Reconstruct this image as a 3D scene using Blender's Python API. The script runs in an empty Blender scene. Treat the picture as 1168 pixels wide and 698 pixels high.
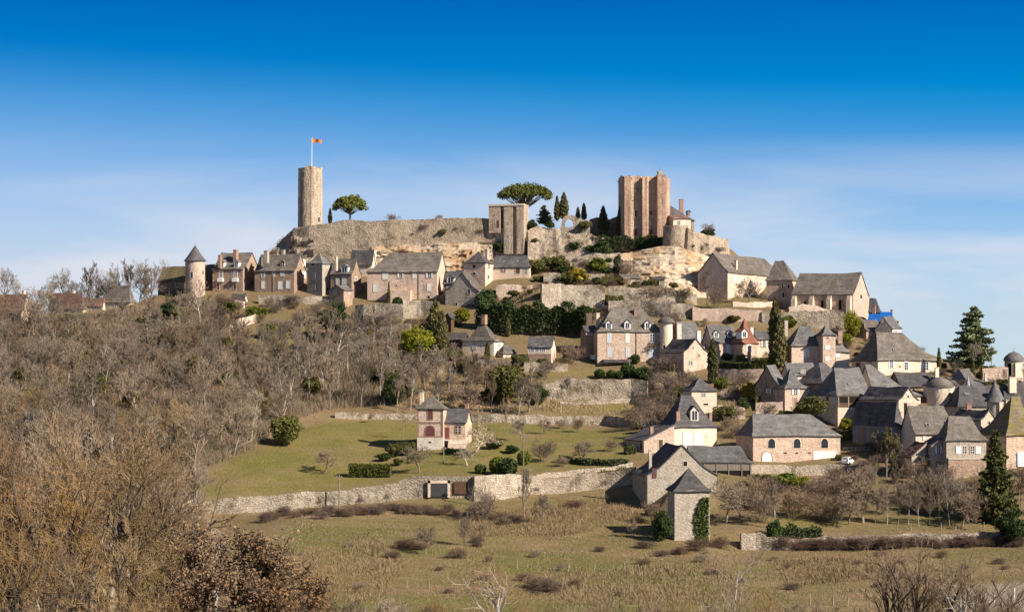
import bpy, bmesh, math, random
import numpy as np
from mathutils import Vector, Matrix
from mathutils.geometry import delaunay_2d_cdt

S = bpy.context.scene
COL = S.collection
R = math.radians
# ------------------------------------------------------------------ camera
F, CX, HY = 2400.0, 584.0, 425.0       # focal length, centre column and horizon row, in pixels of the 1168 px photograph
cam_d = bpy.data.cameras.new('camera')
cam_d.sensor_width = 36.0
cam_d.lens = 36.0 * F / 1168.0
cam_d.shift_y = (HY - 349.0) / 1168.0
cam_d.clip_start, cam_d.clip_end = 1.0, 30000.0
cam = bpy.data.objects.new('camera', cam_d)
cam.rotation_euler = (R(90), 0, 0)
COL.objects.link(cam)
S.camera = cam
# ------------------------------------------------------------------ sky and sun
SUN_AZ, SUN_EL = 121.0, 33.0           # clockwise from the view axis, height
W = bpy.data.worlds.new('World'); S.world = W; W.use_nodes = True
nt = W.node_tree; nt.nodes.clear()
def wn(t, **k):
    n = nt.nodes.new(t)
    for a, b in k.items(): setattr(n, a, b)
    return n
wo = wn('ShaderNodeOutputWorld'); bg = wn('ShaderNodeBackground'); bg.inputs['Strength'].default_value = 0.058
sky = wn('ShaderNodeTexSky', sky_type='NISHITA', sun_disc=False, sun_elevation=R(SUN_EL), sun_rotation=R(SUN_AZ),
         altitude=300.0, air_density=1.0, dust_density=0.35, ozone_density=2.5)
tc = wn('ShaderNodeTexCoord'); mp = wn('ShaderNodeMapping'); mp.inputs['Scale'].default_value = (1, 1, 4.2)
nrm = wn('ShaderNodeVectorMath', operation='NORMALIZE')
nt.links.new(tc.outputs['Generated'], mp.inputs['Vector']); nt.links.new(mp.outputs[0], nrm.inputs[0])
nt.links.new(nrm.outputs[0], sky.inputs['Vector'])
hs = wn('ShaderNodeHueSaturation'); hs.inputs['Saturation'].default_value = 1.5; hs.inputs['Value'].default_value = 1.58   # deep polarised blue, low in the sky only
nt.links.new(sky.outputs[0], hs.inputs['Color'])
# paler air towards the horizon, with thin cirrus veils low in the sky
sx = wn('ShaderNodeSeparateXYZ'); nt.links.new(tc.outputs['Generated'], sx.inputs[0])
low = wn('ShaderNodeMapRange'); low.inputs['From Min'].default_value = 0.40; low.inputs['From Max'].default_value = 0.18
nt.links.new(sx.outputs['Z'], low.inputs['Value'])
tint = wn('ShaderNodeMixRGB'); tint.inputs['Color1'].default_value = (0.12, 1.05, 1.24, 1); tint.inputs['Color2'].default_value = (0.18, 1.66, 1.42, 1)
tz = wn('ShaderNodeMapRange'); tz.inputs['From Min'].default_value = 0.178; tz.inputs['From Max'].default_value = 0.128
nt.links.new(sx.outputs['Z'], tz.inputs['Value']); nt.links.new(tz.outputs[0], tint.inputs['Fac'])
dm = wn('ShaderNodeMixRGB', blend_type='MULTIPLY'); dm.inputs['Fac'].default_value = 1.0
nt.links.new(hs.outputs[0], dm.inputs['Color1']); nt.links.new(tint.outputs[0], dm.inputs['Color2'])
deep = wn('ShaderNodeMixRGB'); nt.links.new(low.outputs[0], deep.inputs['Fac'])
nt.links.new(sky.outputs[0], deep.inputs['Color1']); nt.links.new(dm.outputs[0], deep.inputs['Color2'])
tl = wn('ShaderNodeMath', operation='MULTIPLY_ADD'); tl.inputs[1].default_value = 0.045; nt.links.new(sx.outputs['X'], tl.inputs[0]); nt.links.new(sx.outputs['Z'], tl.inputs[2])
air = wn('ShaderNodeMapRange', interpolation_type='SMOOTHSTEP'); air.inputs['From Min'].default_value = 0.146; air.inputs['From Max'].default_value = 0.022
nt.links.new(tl.outputs[0], air.inputs['Value'])
pw = wn('ShaderNodeMath', operation='MULTIPLY'); pw.inputs[1].default_value = 0.93; nt.links.new(air.outputs[0], pw.inputs[0])
mc = wn('ShaderNodeMapping'); mc.inputs['Scale'].default_value = (3.2, 3.2, 15.0); mc.inputs['Rotation'].default_value = (0, R(7), 0)
nt.links.new(tc.outputs['Generated'], mc.inputs['Vector'])
nz = wn('ShaderNodeTexNoise'); nz.inputs['Scale'].default_value = 1.5; nz.inputs['Detail'].default_value = 6; nz.inputs['Roughness'].default_value = 0.5
nz.inputs['Distortion'].default_value = 0.4
nt.links.new(mc.outputs[0], nz.inputs['Vector'])
rp = wn('ShaderNodeMapRange'); rp.inputs['From Min'].default_value = 0.43; rp.inputs['From Max'].default_value = 0.64
rp.inputs['To Max'].default_value = 0.9
nt.links.new(nz.outputs['Fac'], rp.inputs['Value'])
band = wn('ShaderNodeMapRange'); band.inputs['From Min'].default_value = 0.112; band.inputs['From Max'].default_value = 0.055
nt.links.new(sx.outputs['Z'], band.inputs['Value'])
mu = wn('ShaderNodeMath', operation='MULTIPLY'); nt.links.new(rp.outputs[0], mu.inputs[0]); nt.links.new(band.outputs[0], mu.inputs[1])
m0 = wn('ShaderNodeMixRGB'); m0.inputs['Color2'].default_value = (6.1, 6.5, 7.6, 1)
nt.links.new(pw.outputs[0], m0.inputs['Fac']); nt.links.new(deep.outputs[0], m0.inputs['Color1'])
mx = wn('ShaderNodeMixRGB'); mx.inputs['Color2'].default_value = (7.9, 7.95, 8.5, 1)
nt.links.new(mu.outputs[0], mx.inputs['Fac']); nt.links.new(m0.outputs[0], mx.inputs['Color1'])
nt.links.new(mx.outputs[0], bg.inputs['Color']); nt.links.new(bg.outputs[0], wo.inputs['Surface'])

sun_d = bpy.data.lights.new('sun', 'SUN'); sun_d.energy = 5.0; sun_d.angle = R(0.5); sun_d.color = (1.0, 0.89, 0.76)
sun = bpy.data.objects.new('sun', sun_d); COL.objects.link(sun)
to_sun = Vector((math.sin(R(SUN_AZ)) * math.cos(R(SUN_EL)), math.cos(R(SUN_AZ)) * math.cos(R(SUN_EL)), math.sin(R(SUN_EL))))
sun.rotation_euler = to_sun.to_track_quat('Z', 'Y').to_euler()
S.view_settings.view_transform = 'Standard'; S.view_settings.look = 'None'
S.view_settings.exposure = 0.78; S.view_settings.gamma = 1.0; S.view_settings.use_curve_mapping = False
S.render.engine = 'CYCLES'
S.cycles.max_bounces = 4; S.cycles.diffuse_bounces = 2; S.cycles.glossy_bounces = 1; S.cycles.transparent_max_bounces = 4

# ------------------------------------------------------------------ materials
class NT:
    """small helper to write node trees"""
    def __init__(s, name):
        s.m = bpy.data.materials.new(name); s.m.use_nodes = True
        s.t = s.m.node_tree; s.t.nodes.clear()
        s.out = s.n('ShaderNodeOutputMaterial'); s.b = s.n('ShaderNodeBsdfPrincipled')
        s.b.inputs['Roughness'].default_value = 0.9; s.b.inputs['Specular IOR Level'].default_value = 0.15
        s.l(s.b.outputs[0], s.out.inputs[0])
        s.co = s.n('ShaderNodeTexCoord').outputs['Object']
        s.oi = s.n('ShaderNodeObjectInfo')
    def n(s, t, **k):
        x = s.t.nodes.new(t)
        for a, b in k.items(): setattr(x, a, b)
        return x
    def l(s, a, b): s.t.links.new(a, b)
    def noise(s, scale, det=4, rough=0.6, vec=None, dist=0.0, stretch=None):
        x = s.n('ShaderNodeTexNoise'); x.inputs['Scale'].default_value = scale; x.inputs['Detail'].default_value = det
        x.inputs['Roughness'].default_value = rough; x.inputs['Distortion'].default_value = dist
        v = vec or s.co
        if stretch:
            m = s.n('ShaderNodeMapping'); m.inputs['Scale'].default_value = stretch; s.l(v, m.inputs['Vector']); v = m.outputs[0]
        s.l(v, x.inputs['Vector']); return x.outputs['Fac']
    def vor(s, scale, stretch=None, feature='F1'):
        x = s.n('ShaderNodeTexVoronoi', feature=feature); x.inputs['Scale'].default_value = scale
        v = s.co
        if stretch:
            m = s.n('ShaderNodeMapping'); m.inputs['Scale'].default_value = stretch; s.l(v, m.inputs['Vector']); v = m.outputs[0]
        s.l(v, x.inputs['Vector']); return x
    def rng(s, v, a, b, c=0.0, d=1.0):
        x = s.n('ShaderNodeMapRange'); s.l(v, x.inputs['Value'])
        for k, q in zip(('From Min', 'From Max', 'To Min', 'To Max'), (a, b, c, d)): x.inputs[k].default_value = q
        return x.outputs[0]
    def mix(s, f, c1, c2, mode='MIX'):
        x = s.n('ShaderNodeMixRGB', blend_type=mode)
        for i, q in (('Fac', f), ('Color1', c1), ('Color2', c2)):
            if isinstance(q, (int, float)): x.inputs[i].default_value = q
            elif isinstance(q, tuple): x.inputs[i].default_value = (*q, 1)
            else: s.l(q, x.inputs[i])
        return x.outputs[0]
    def math(s, op, a, b):
        x = s.n('ShaderNodeMath', operation=op)
        for i, q in enumerate((a, b)):
            if isinstance(q, (int, float)): x.inputs[i].default_value = q
            else: s.l(q, x.inputs[i])
        return x.outputs[0]
    def value(s, c, v):
        x = s.n('ShaderNodeHueSaturation'); s.l(c, x.inputs['Color']); s.l(v, x.inputs['Value']); return x.outputs[0]
    def bump(s, h, dist, st=1.0):
        x = s.n('ShaderNodeBump'); x.inputs['Distance'].default_value = dist; x.inputs['Strength'].default_value = st
        s.l(h, x.inputs['Height']); s.l(x.outputs[0], s.b.inputs['Normal'])
    def done(s, c):
        s.l(c, s.b.inputs['Base Color']); return s.m

def stone(name, c1, c2, c3, cell=3.0, stain=0.6, dark=(0.10, 0.085, 0.07), bump=0.05, moss=None):
    k = NT(name)
    big = k.rng(k.noise(0.16, 5, 0.65), 0.35, 0.65)
    c = k.mix(big, c1, c2)
    v = k.vor(cell, (1, 1, 1.7))
    sp = k.n('ShaderNodeSeparateColor'); k.l(v.outputs['Color'], sp.inputs[0])
    c = k.mix(k.rng(sp.outputs[0], 0.5, 0.95, 0, 0.55), c, c3)
    c = k.mix(k.rng(k.noise(0.75, 5, 0.7), 0.52, 0.66, 0, 0.6), c, c3)
    c = k.value(c, k.rng(sp.outputs[1], 0, 1, 0.86, 1.13))
    c = k.mix(k.rng(k.noise(0.45, 6, 0.7, stretch=(1, 1, 0.45)), 0.52, 0.75, 0, stain), c, dark)
    c = k.mix(k.rng(k.noise(3.0, 3, 0.7), 0.58, 0.75, 0, 0.5), c, tuple(x * 0.35 for x in c1))
    if moss:
        c = k.mix(k.rng(k.noise(0.3, 5, 0.7), 0.52, 0.64, 0, 0.75), c, moss)
        c = k.mix(k.rng(k.noise(0.9, 6, 0.8), 0.56, 0.66, 0, 0.6), c, tuple(x * 0.7 for x in moss))
    c = k.value(c, k.rng(k.oi.outputs['Random'], 0, 1, 0.86, 1.12))
    h = k.math('ADD', v.outputs['Distance'], k.noise(4.0, 3))
    k.bump(h, bump)
    return k.done(c)

def roofing(name, c1, c2, moss=None, amt=0.5, row=0.45, spec=0.15, rough=0.8):
    k = NT(name)
    v = k.vor(1.6, (1, 1, 2.2))
    sp = k.n('ShaderNodeSeparateColor'); k.l(v.outputs['Color'], sp.inputs[0])
    c = k.mix(k.rng(sp.outputs[0], 0, 1), c1, c2)
    c = k.mix(k.rng(k.noise(0.5, 6, 0.7), 0.42, 0.66, 0, 0.75), c, tuple(x * 1.55 for x in c2))
    c = k.mix(k.rng(k.noise(0.22, 5, 0.7), 0.54, 0.64, 0, 0.55), c, tuple(x * 0.6 for x in c1))
    c = k.mix(k.rng(k.noise(2.2, 4, 0.75), 0.5, 0.72, 0, 0.75), c, tuple(x * 0.45 for x in c1))
    if moss:
        c = k.mix(k.rng(k.noise(0.38, 7, 0.75), 0.47, 0.62, 0, amt), c, moss)
        c = k.mix(k.rng(k.noise(1.7, 4, 0.7), 0.6, 0.72, 0, amt), c, tuple(x * 1.3 for x in moss))
    w = k.n('ShaderNodeTexWave', wave_type='BANDS', bands_direction='Z', wave_profile='SAW'); w.inputs['Scale'].default_value = 1.0 / row * 0.16
    w.inputs['Distortion'].default_value = 0.6; w.inputs['Detail'].default_value = 2
    k.l(k.co, w.inputs['Vector'])
    c = k.value(c, k.rng(w.outputs['Fac'], 0, 1, 0.93, 1.05))
    c = k.value(c, k.rng(k.oi.outputs['Random'], 0, 1, 0.84, 1.18))
    h = k.math('ADD', k.math('MULTIPLY', w.outputs['Fac'], 0.25), k.math('ADD', sp.outputs[1], k.noise(2.5, 4)))
    k.bump(h, 0.09)
    k.b.inputs['Roughness'].default_value = rough; k.b.inputs['Specular IOR Level'].default_value = spec
    return k.done(c)

def flat(name, c, rough=0.7, spec=0.3, var=0.25, scale=1.5, metal=0.0):
    k = NT(name)
    q = k.mix(k.rng(k.noise(scale, 5, 0.7), 0.35, 0.75), c, tuple(x * (1 - var) for x in c))
    q = k.value(q, k.rng(k.oi.outputs['Random'], 0, 1, 0.88, 1.1))
    k.b.inputs['Roughness'].default_value = rough; k.b.inputs['Specular IOR Level'].default_value = spec; k.b.inputs['Metallic'].default_value = metal
    return k.done(q)

def leafy(name, c1, c2, c3=None, scale=0.6):
    k = NT(name)
    q = k.mix(k.rng(k.noise(scale, 4, 0.6), 0.35, 0.65), c1, c2)
    q = k.mix(k.rng(k.noise(2.6, 3, 0.6), 0.45, 0.7, 0, 0.7), q, c3 or tuple(x * 1.5 for x in c2))
    q = k.value(q, k.rng(k.oi.outputs['Random'], 0, 1, 0.8, 1.25))
    k.b.inputs['Roughness'].default_value = 0.65; k.b.inputs['Specular IOR Level'].default_value = 0.2
    return k.done(q)

def twiggy(name, c1, c2, c3, hue=0.018):
    k = NT(name)
    q = k.mix(k.rng(k.noise(0.5, 3, 0.6), 0.35, 0.65), c1, c2)
    q = k.mix(k.rng(k.noise(3.5, 3, 0.7), 0.5, 0.7, 0, 0.8), q, c3)
    h = k.n('ShaderNodeHueSaturation'); k.l(q, h.inputs['Color'])
    k.l(k.rng(k.oi.outputs['Random'], 0, 1, 0.5 - hue * 0.5, 0.5 + hue * 0.5), h.inputs['Hue'])
    rv = k.math('FRACT', k.math('MULTIPLY', k.oi.outputs['Random'], 7.31), 0)
    k.l(k.rng(rv, 0, 1, 0.72, 1.3), h.inputs['Value'])
    k.l(k.rng(k.math('FRACT', k.math('MULTIPLY', k.oi.outputs['Random'], 3.7), 0), 0, 1, 0.75, 1.05), h.inputs['Saturation'])
    return k.done(h.outputs[0])

M = {}
M['warm'] = stone('warm_limestone', (0.594, 0.447, 0.356), (0.465, 0.326, 0.239), (0.723, 0.574, 0.460))
M['grey'] = stone('grey_limestone', (0.44, 0.375, 0.30), (0.32, 0.265, 0.205), (0.55, 0.49, 0.405))
M['pink'] = stone('pink_sandstone', (0.581, 0.420, 0.313), (0.469, 0.319, 0.235), (0.717, 0.624, 0.503), stain=0.35)
M['brown'] = stone('brown_sandstone', (0.362, 0.248, 0.176), (0.268, 0.182, 0.134), (0.510, 0.376, 0.268))
M['redstone'] = stone('red_sandstone', (0.40, 0.275, 0.205), (0.30, 0.205, 0.155), (0.50, 0.40, 0.30), stain=0.7)
M['cream'] = stone('cream_render', (0.800, 0.633, 0.477), (0.685, 0.507, 0.383), (0.800, 0.697, 0.547), stain=0.35, bump=0.04)
M['white'] = stone('white_render', (0.784, 0.700, 0.594), (0.700, 0.594, 0.477), (0.800, 0.742, 0.636), stain=0.25, bump=0.03)
M['rubble'] = stone('rubble_masonry', (0.404, 0.331, 0.251), (0.301, 0.237, 0.172), (0.533, 0.473, 0.387), cell=2.6, stain=0.85, dark=(0.103, 0.086, 0.066), bump=0.12, moss=(0.120, 0.090, 0.048))
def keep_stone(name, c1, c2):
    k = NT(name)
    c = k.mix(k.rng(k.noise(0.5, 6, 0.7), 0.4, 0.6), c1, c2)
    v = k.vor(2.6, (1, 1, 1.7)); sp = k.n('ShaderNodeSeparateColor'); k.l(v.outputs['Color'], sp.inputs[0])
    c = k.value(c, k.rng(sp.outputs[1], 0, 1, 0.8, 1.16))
    streak = k.noise(1.1, 6, 0.72, stretch=(1.0, 1.0, 0.055))                        # dark and pale streaks stretched down the masonry
    c = k.mix(k.rng(streak, 0.52, 0.62, 0, 0.75), c, (0.15, 0.10, 0.075))
    c = k.mix(k.rng(streak, 0.46, 0.38, 0, 0.6), c, (0.64, 0.53, 0.42))
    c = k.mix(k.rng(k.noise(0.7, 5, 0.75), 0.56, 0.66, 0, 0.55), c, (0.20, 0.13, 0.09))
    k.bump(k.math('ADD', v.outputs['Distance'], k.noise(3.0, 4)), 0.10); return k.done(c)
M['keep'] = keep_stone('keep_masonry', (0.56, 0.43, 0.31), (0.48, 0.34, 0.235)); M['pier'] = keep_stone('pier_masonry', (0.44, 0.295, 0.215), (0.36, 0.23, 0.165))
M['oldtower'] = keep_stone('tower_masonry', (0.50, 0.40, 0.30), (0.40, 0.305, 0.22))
M['rampart'] = stone('rampart_masonry', (0.40, 0.315, 0.235), (0.31, 0.24, 0.175), (0.50, 0.41, 0.31), cell=2.2, stain=0.7, bump=0.12, moss=(0.145, 0.11, 0.07))
def cliff_stone(name, q):
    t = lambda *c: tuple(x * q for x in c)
    k = NT(name)
    st = k.noise(0.9, 6, 0.7, stretch=(0.16, 0.16, 1.6)); big = k.noise(0.13, 5, 0.65)
    c = k.mix(k.rng(st, 0.36, 0.62), t(0.62, 0.47, 0.32), t(0.76, 0.64, 0.48))
    c = k.mix(k.rng(big, 0.46, 0.60, 0, 0.8), c, t(0.54, 0.32, 0.15))
    c = k.mix(k.rng(k.noise(0.55, 6, 0.75, stretch=(1, 1, 0.5)), 0.54, 0.68, 0, 0.85), c, t(0.27, 0.19, 0.12))
    c = k.mix(k.rng(k.noise(1.3, 5, 0.8, stretch=(0.4, 0.4, 2.6)), 0.60, 0.70, 0, 0.9), c, t(0.14, 0.10, 0.065))
    c = k.mix(k.rng(k.noise(0.32, 5, 0.7), 0.58, 0.68, 0, 0.75), c, t(0.15, 0.13, 0.055))
    c = k.value(c, k.rng(k.noise(2.4, 4, 0.8), 0.3, 0.7, 0.75, 1.2))
    k.bump(k.math('ADD', st, k.noise(1.6, 5, 0.75)), 0.45); return k.done(c)
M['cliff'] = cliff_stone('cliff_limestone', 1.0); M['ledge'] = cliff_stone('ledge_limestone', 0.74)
M['brick'] = flat('red_brick', (0.357, 0.228, 0.169), 0.9, 0.1, 0.4, 3)
M['slate'] = roofing('dark_slate', (0.067, 0.062, 0.063), (0.101, 0.093, 0.092))
M['slateg'] = roofing('grey_slate', (0.106, 0.101, 0.102), (0.151, 0.143, 0.140), moss=(0.119, 0.106, 0.072), amt=0.35)
M['lauze'] = roofing('stone_slate', (0.108, 0.094, 0.084), (0.151, 0.131, 0.115), moss=(0.095, 0.078, 0.046), amt=0.55)
M['lauzem'] = roofing('mossy_stone_slate', (0.135, 0.108, 0.07), (0.18, 0.145, 0.092), moss=(0.17, 0.135, 0.03), amt=0.9)
M['tile'] = roofing('red_tile', (0.221, 0.085, 0.057), (0.281, 0.120, 0.081), row=0.35)
M['tileb'] = roofing('brown_tile', (0.153, 0.085, 0.066), (0.207, 0.125, 0.099), moss=(0.108, 0.090, 0.050), amt=0.4)
M['blueroof'] = flat('blue_grey_sheet', (0.075, 0.10, 0.16), 0.5, 0.4)
M['paint'] = flat('white_paint', (0.80, 0.77, 0.73), 0.5, 0.3, 0.1)
M['frame'] = flat('pale_stone_frame', (0.60, 0.52, 0.42), 0.8, 0.2, 0.2)
M['bluepaint'] = flat('pale_blue_paint', (0.50, 0.57, 0.62), 0.5, 0.3, 0.15)
M['redpaint'] = flat('dark_red_paint', (0.15, 0.055, 0.055), 0.6, 0.3, 0.2)
M['brownwood'] = flat('brown_wood', (0.13, 0.075, 0.045), 0.8, 0.2, 0.4, 3)
M['greywood'] = flat('grey_wood', (0.24, 0.205, 0.17), 0.85, 0.2, 0.4, 3)
M['palepost'] = flat('pale_post_wood', (0.300, 0.255, 0.195), 0.85, 0.2, 0.4, 3)
M['bluewood'] = flat('weathered_blue_boards', (0.22, 0.25, 0.28), 0.8, 0.2, 0.5, 2)
M['terra'] = flat('terracotta', (0.38, 0.23, 0.165), 0.85, 0.2, 0.3)
M['dark'] = flat('dark_interior', (0.018, 0.015, 0.013), 0.9, 0.1, 0.3)
M['iron'] = flat('dark_iron', (0.05, 0.05, 0.05), 0.6, 0.4, 0.2)
M['lead'] = flat('lead_sheet', (0.30, 0.31, 0.34), 0.5, 0.4, 0.3)
M['tarp'] = flat('blue_tarpaulin', (0.012, 0.11, 0.42), 0.5, 0.4, 0.15)
M['carpaint'] = flat('white_car_paint', (0.80, 0.80, 0.80), 0.25, 0.5, 0.02)
M['rubber'] = flat('black_rubber', (0.02, 0.02, 0.02), 0.9, 0.2, 0.1)
M['lamp_red'] = flat('red_lens', (0.35, 0.02, 0.02), 0.3, 0.5, 0.1)
M['gold'] = flat('flag_yellow', (0.75, 0.42, 0.05), 0.8, 0.1, 0.05)
M['flagred'] = flat('flag_red', (0.62, 0.05, 0.03), 0.8, 0.1, 0.05)
k = NT('window_glass'); k.b.inputs['Base Color'].default_value = (0.03, 0.035, 0.045, 1); k.b.inputs['Roughness'].default_value = 0.12; k.b.inputs['Specular IOR Level'].default_value = 0.5
M['glass'] = k.m
M['bark'] = twiggy('grey_bark', (0.251, 0.191, 0.134), (0.175, 0.129, 0.091), (0.372, 0.298, 0.210))
M['barkpale'] = twiggy('pale_bark', (0.374, 0.331, 0.274), (0.288, 0.245, 0.194), (0.446, 0.410, 0.353), 0.02)
M['barkwhite'] = twiggy('white_bark', (0.52, 0.475, 0.41), (0.43, 0.385, 0.33), (0.36, 0.31, 0.25), 0.01)
M['barkdark'] = twiggy('dark_bark', (0.085, 0.06, 0.045), (0.06, 0.045, 0.035), (0.15, 0.11, 0.075))
M['planebark'] = twiggy('plane_bark', (0.46, 0.37, 0.26), (0.36, 0.28, 0.19), (0.54, 0.46, 0.34))
M['twig'] = twiggy('brown_twigs', (0.228, 0.160, 0.101), (0.176, 0.122, 0.078), (0.295, 0.217, 0.142))
M['twiggrey'] = twiggy('grey_twigs', (0.242, 0.184, 0.128), (0.19, 0.142, 0.098), (0.31, 0.243, 0.175))
M['twiggold'] = twiggy('golden_twigs', (0.273, 0.168, 0.064), (0.214, 0.127, 0.051), (0.336, 0.221, 0.082))
M['twigred'] = twiggy('reddish_twigs', (0.215, 0.150, 0.105), (0.17, 0.115, 0.08), (0.27, 0.195, 0.135))
M['deadleaf'] = twiggy('withered_oak_leaves', (0.203, 0.119, 0.057), (0.135, 0.081, 0.040), (0.297, 0.188, 0.086))
M['pine'] = leafy('pine_needles', (0.087, 0.112, 0.024), (0.147, 0.160, 0.031), (0.235, 0.216, 0.043))
M['cypress'] = leafy('cypress_needles', (0.091, 0.087, 0.034), (0.143, 0.128, 0.047), (0.204, 0.167, 0.056))
M['spruce'] = leafy('spruce_needles', (0.053, 0.076, 0.028), (0.119, 0.119, 0.032), (0.214, 0.190, 0.041))
M['fir'] = leafy('fir_needles', (0.091, 0.115, 0.053), (0.131, 0.156, 0.066), (0.202, 0.209, 0.094))
M['laurel'] = leafy('laurel_leaves', (0.029, 0.055, 0.014), (0.051, 0.072, 0.019), (0.087, 0.109, 0.026))
M['bushy'] = leafy('olive_leaves', (0.081, 0.081, 0.024), (0.121, 0.115, 0.030), (0.176, 0.155, 0.041))
M['lime'] = leafy('yellow_green_leaves', (0.17, 0.19, 0.012), (0.23, 0.225, 0.015), (0.32, 0.28, 0.02))
M['yellow'] = leafy('golden_leaves', (0.26, 0.20, 0.015), (0.34, 0.24, 0.02), (0.20, 0.17, 0.02))
M['hedge'] = leafy('box_leaves', (0.085, 0.105, 0.016), (0.12, 0.135, 0.018), (0.17, 0.17, 0.02))
M['ivy'] = leafy('ivy_leaves', (0.049, 0.077, 0.017), (0.084, 0.105, 0.021), (0.140, 0.154, 0.042))
M['bramble'] = twiggy('bramble_stems', (0.155, 0.10, 0.072), (0.115, 0.072, 0.052), (0.20, 0.135, 0.095))
M['straw'] = twiggy('dry_reeds', (0.36, 0.25, 0.125), (0.29, 0.19, 0.095), (0.44, 0.32, 0.17))

# ------------------------------------------------------------------ object helpers
def tag(o, label=None, cat=None, group=None, kind=None):
    if label: o['label'] = label
    if cat: o['category'] = cat
    if group: o['group'] = group
    if kind: o['kind'] = kind
    elif cat: o['kind'] = 'thing'
    return o
def empty(name, loc, rz=0.0):
    o = bpy.data.objects.new(name, None); COL.objects.link(o); o.location = loc; o.rotation_euler = (0, 0, rz); o.empty_display_size = 0.5
    return o
class MB:
    def __init__(s): s.v = []; s.f = []
    def add(s, vs, fs):
        n = len(s.v); s.v += [tuple(x) for x in vs]; s.f += [tuple(i + n for i in f) for f in fs]; return s
    def quad(s, a, b, c, d): return s.add((a, b, c, d), ((0, 1, 2, 3),))
    def poly(s, pts): return s.add(pts, (tuple(range(len(pts))),))
    def box(s, x0, x1, y0, y1, z0, z1, fn=None, taper=0.0):
        cx, cy = (x0 + x1) / 2, (y0 + y1) / 2
        g = lambda x, t: x
        vs = []
        for z, t in ((z0, 0), (z1, taper)):
            for x, y in ((x0, y0), (x1, y0), (x1, y1), (x0, y1)):
                p = (x + (cx - x) * t, y + (cy - y) * t, z)
                vs.append(fn(*p) if fn else p)
        return s.add(vs, ((0, 3, 2, 1), (4, 5, 6, 7), (0, 1, 5, 4), (1, 2, 6, 5), (2, 3, 7, 6), (3, 0, 4, 7)))
    def lathe(s, prof, n=24, cx=0, cy=0, cap=True, jit=0.0, rnd=None):
        base = len(s.v); m = len(prof)
        for r, z in prof:
            for i in range(n):
                a = 2 * math.pi * i / n; j = 1 + (rnd.uniform(-jit, jit) if rnd else 0)
                s.v.append((cx + r * j * math.cos(a), cy + r * j * math.sin(a), z))
        for q in range(m - 1):
            for i in range(n):
                j = (i + 1) % n
                s.f.append((base + q * n + i, base + q * n + j, base + (q + 1) * n + j, base + (q + 1) * n + i))
        if cap: s.f.append(tuple(base + (m - 1) * n + i for i in range(n)))
        return s
    def tube(s, pts, rads, n=5):
        base = len(s.v); m = len(pts)
        for q in range(m):
            a = pts[max(q - 1, 0)]; b = pts[min(q + 1, m - 1)]
            dx, dy, dz = b[0] - a[0], b[1] - a[1], b[2] - a[2]
            L = math.sqrt(dx * dx + dy * dy + dz * dz) or 1; dx /= L; dy /= L; dz /= L
            if abs(dz) < 0.9: ux, uy, uz = dy, -dx, 0.0
            else: ux, uy, uz = 0.0, dz, -dy
            L = math.sqrt(ux * ux + uy * uy + uz * uz) or 1; ux /= L; uy /= L; uz /= L
            vx, vy, vz = dy * uz - dz * uy, dz * ux - dx * uz, dx * uy - dy * ux
            r = rads[q]; p = pts[q]
            for i in range(n):
                c, t = math.cos(2 * math.pi * i / n) * r, math.sin(2 * math.pi * i / n) * r
                s.v.append((p[0] + ux * c + vx * t, p[1] + uy * c + vy * t, p[2] + uz * c + vz * t))
        for q in range(m - 1):
            for i in range(n):
                j = (i + 1) % n
                s.f.append((base + q * n + i, base + q * n + j, base + (q + 1) * n + j, base + (q + 1) * n + i))
        return s
    def mesh(s, name, mat, smooth=False):
        me = bpy.data.meshes.new(name); me.from_pydata(s.v, [], s.f); me.materials.append(mat)
        if smooth: me.polygons.foreach_set('use_smooth', [True] * len(me.polygons))
        return me
    def build(s, name, mat, parent=None, smooth=False, solid=0.0, fix=True):
        me = s.mesh(name, mat, smooth)
        if fix or solid:
            bm = bmesh.new(); bm.from_mesh(me)
            if fix: bmesh.ops.recalc_face_normals(bm, faces=bm.faces)
            if solid: bmesh.ops.solidify(bm, geom=bm.faces[:], thickness=solid)
            bm.to_mesh(me); bm.free()
        o = bpy.data.objects.new(name, me); COL.objects.link(o)
        if parent: o.parent = parent
        return o
def quads_mesh(name, V, mat):
    """V: (n,4,3) array of loose quads"""
    V = np.asarray(V, dtype=np.float32); n = len(V)
    me = bpy.data.meshes.new(name)
    me.vertices.add(n * 4); me.vertices.foreach_set('co', V.reshape(-1))
    me.loops.add(n * 4); me.loops.foreach_set('vertex_index', np.arange(n * 4, dtype=np.int32))
    me.polygons.add(n); me.polygons.foreach_set('loop_start', np.arange(0, n * 4, 4, dtype=np.int32))
    me.update(); me.materials.append(mat); return me
def link(me, name, parent=None):
    o = bpy.data.objects.new(name, me); COL.objects.link(o)
    if parent: o.parent = parent
    return o
def copy_tree(o, parent=None):
    c = o.copy(); COL.objects.link(c); c.parent = parent
    for ch in o.children: copy_tree(ch, c)
    return c

def at(px, py, Y): return Vector(((px - CX) * Y / F, Y, (HY - py) * Y / F))
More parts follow.
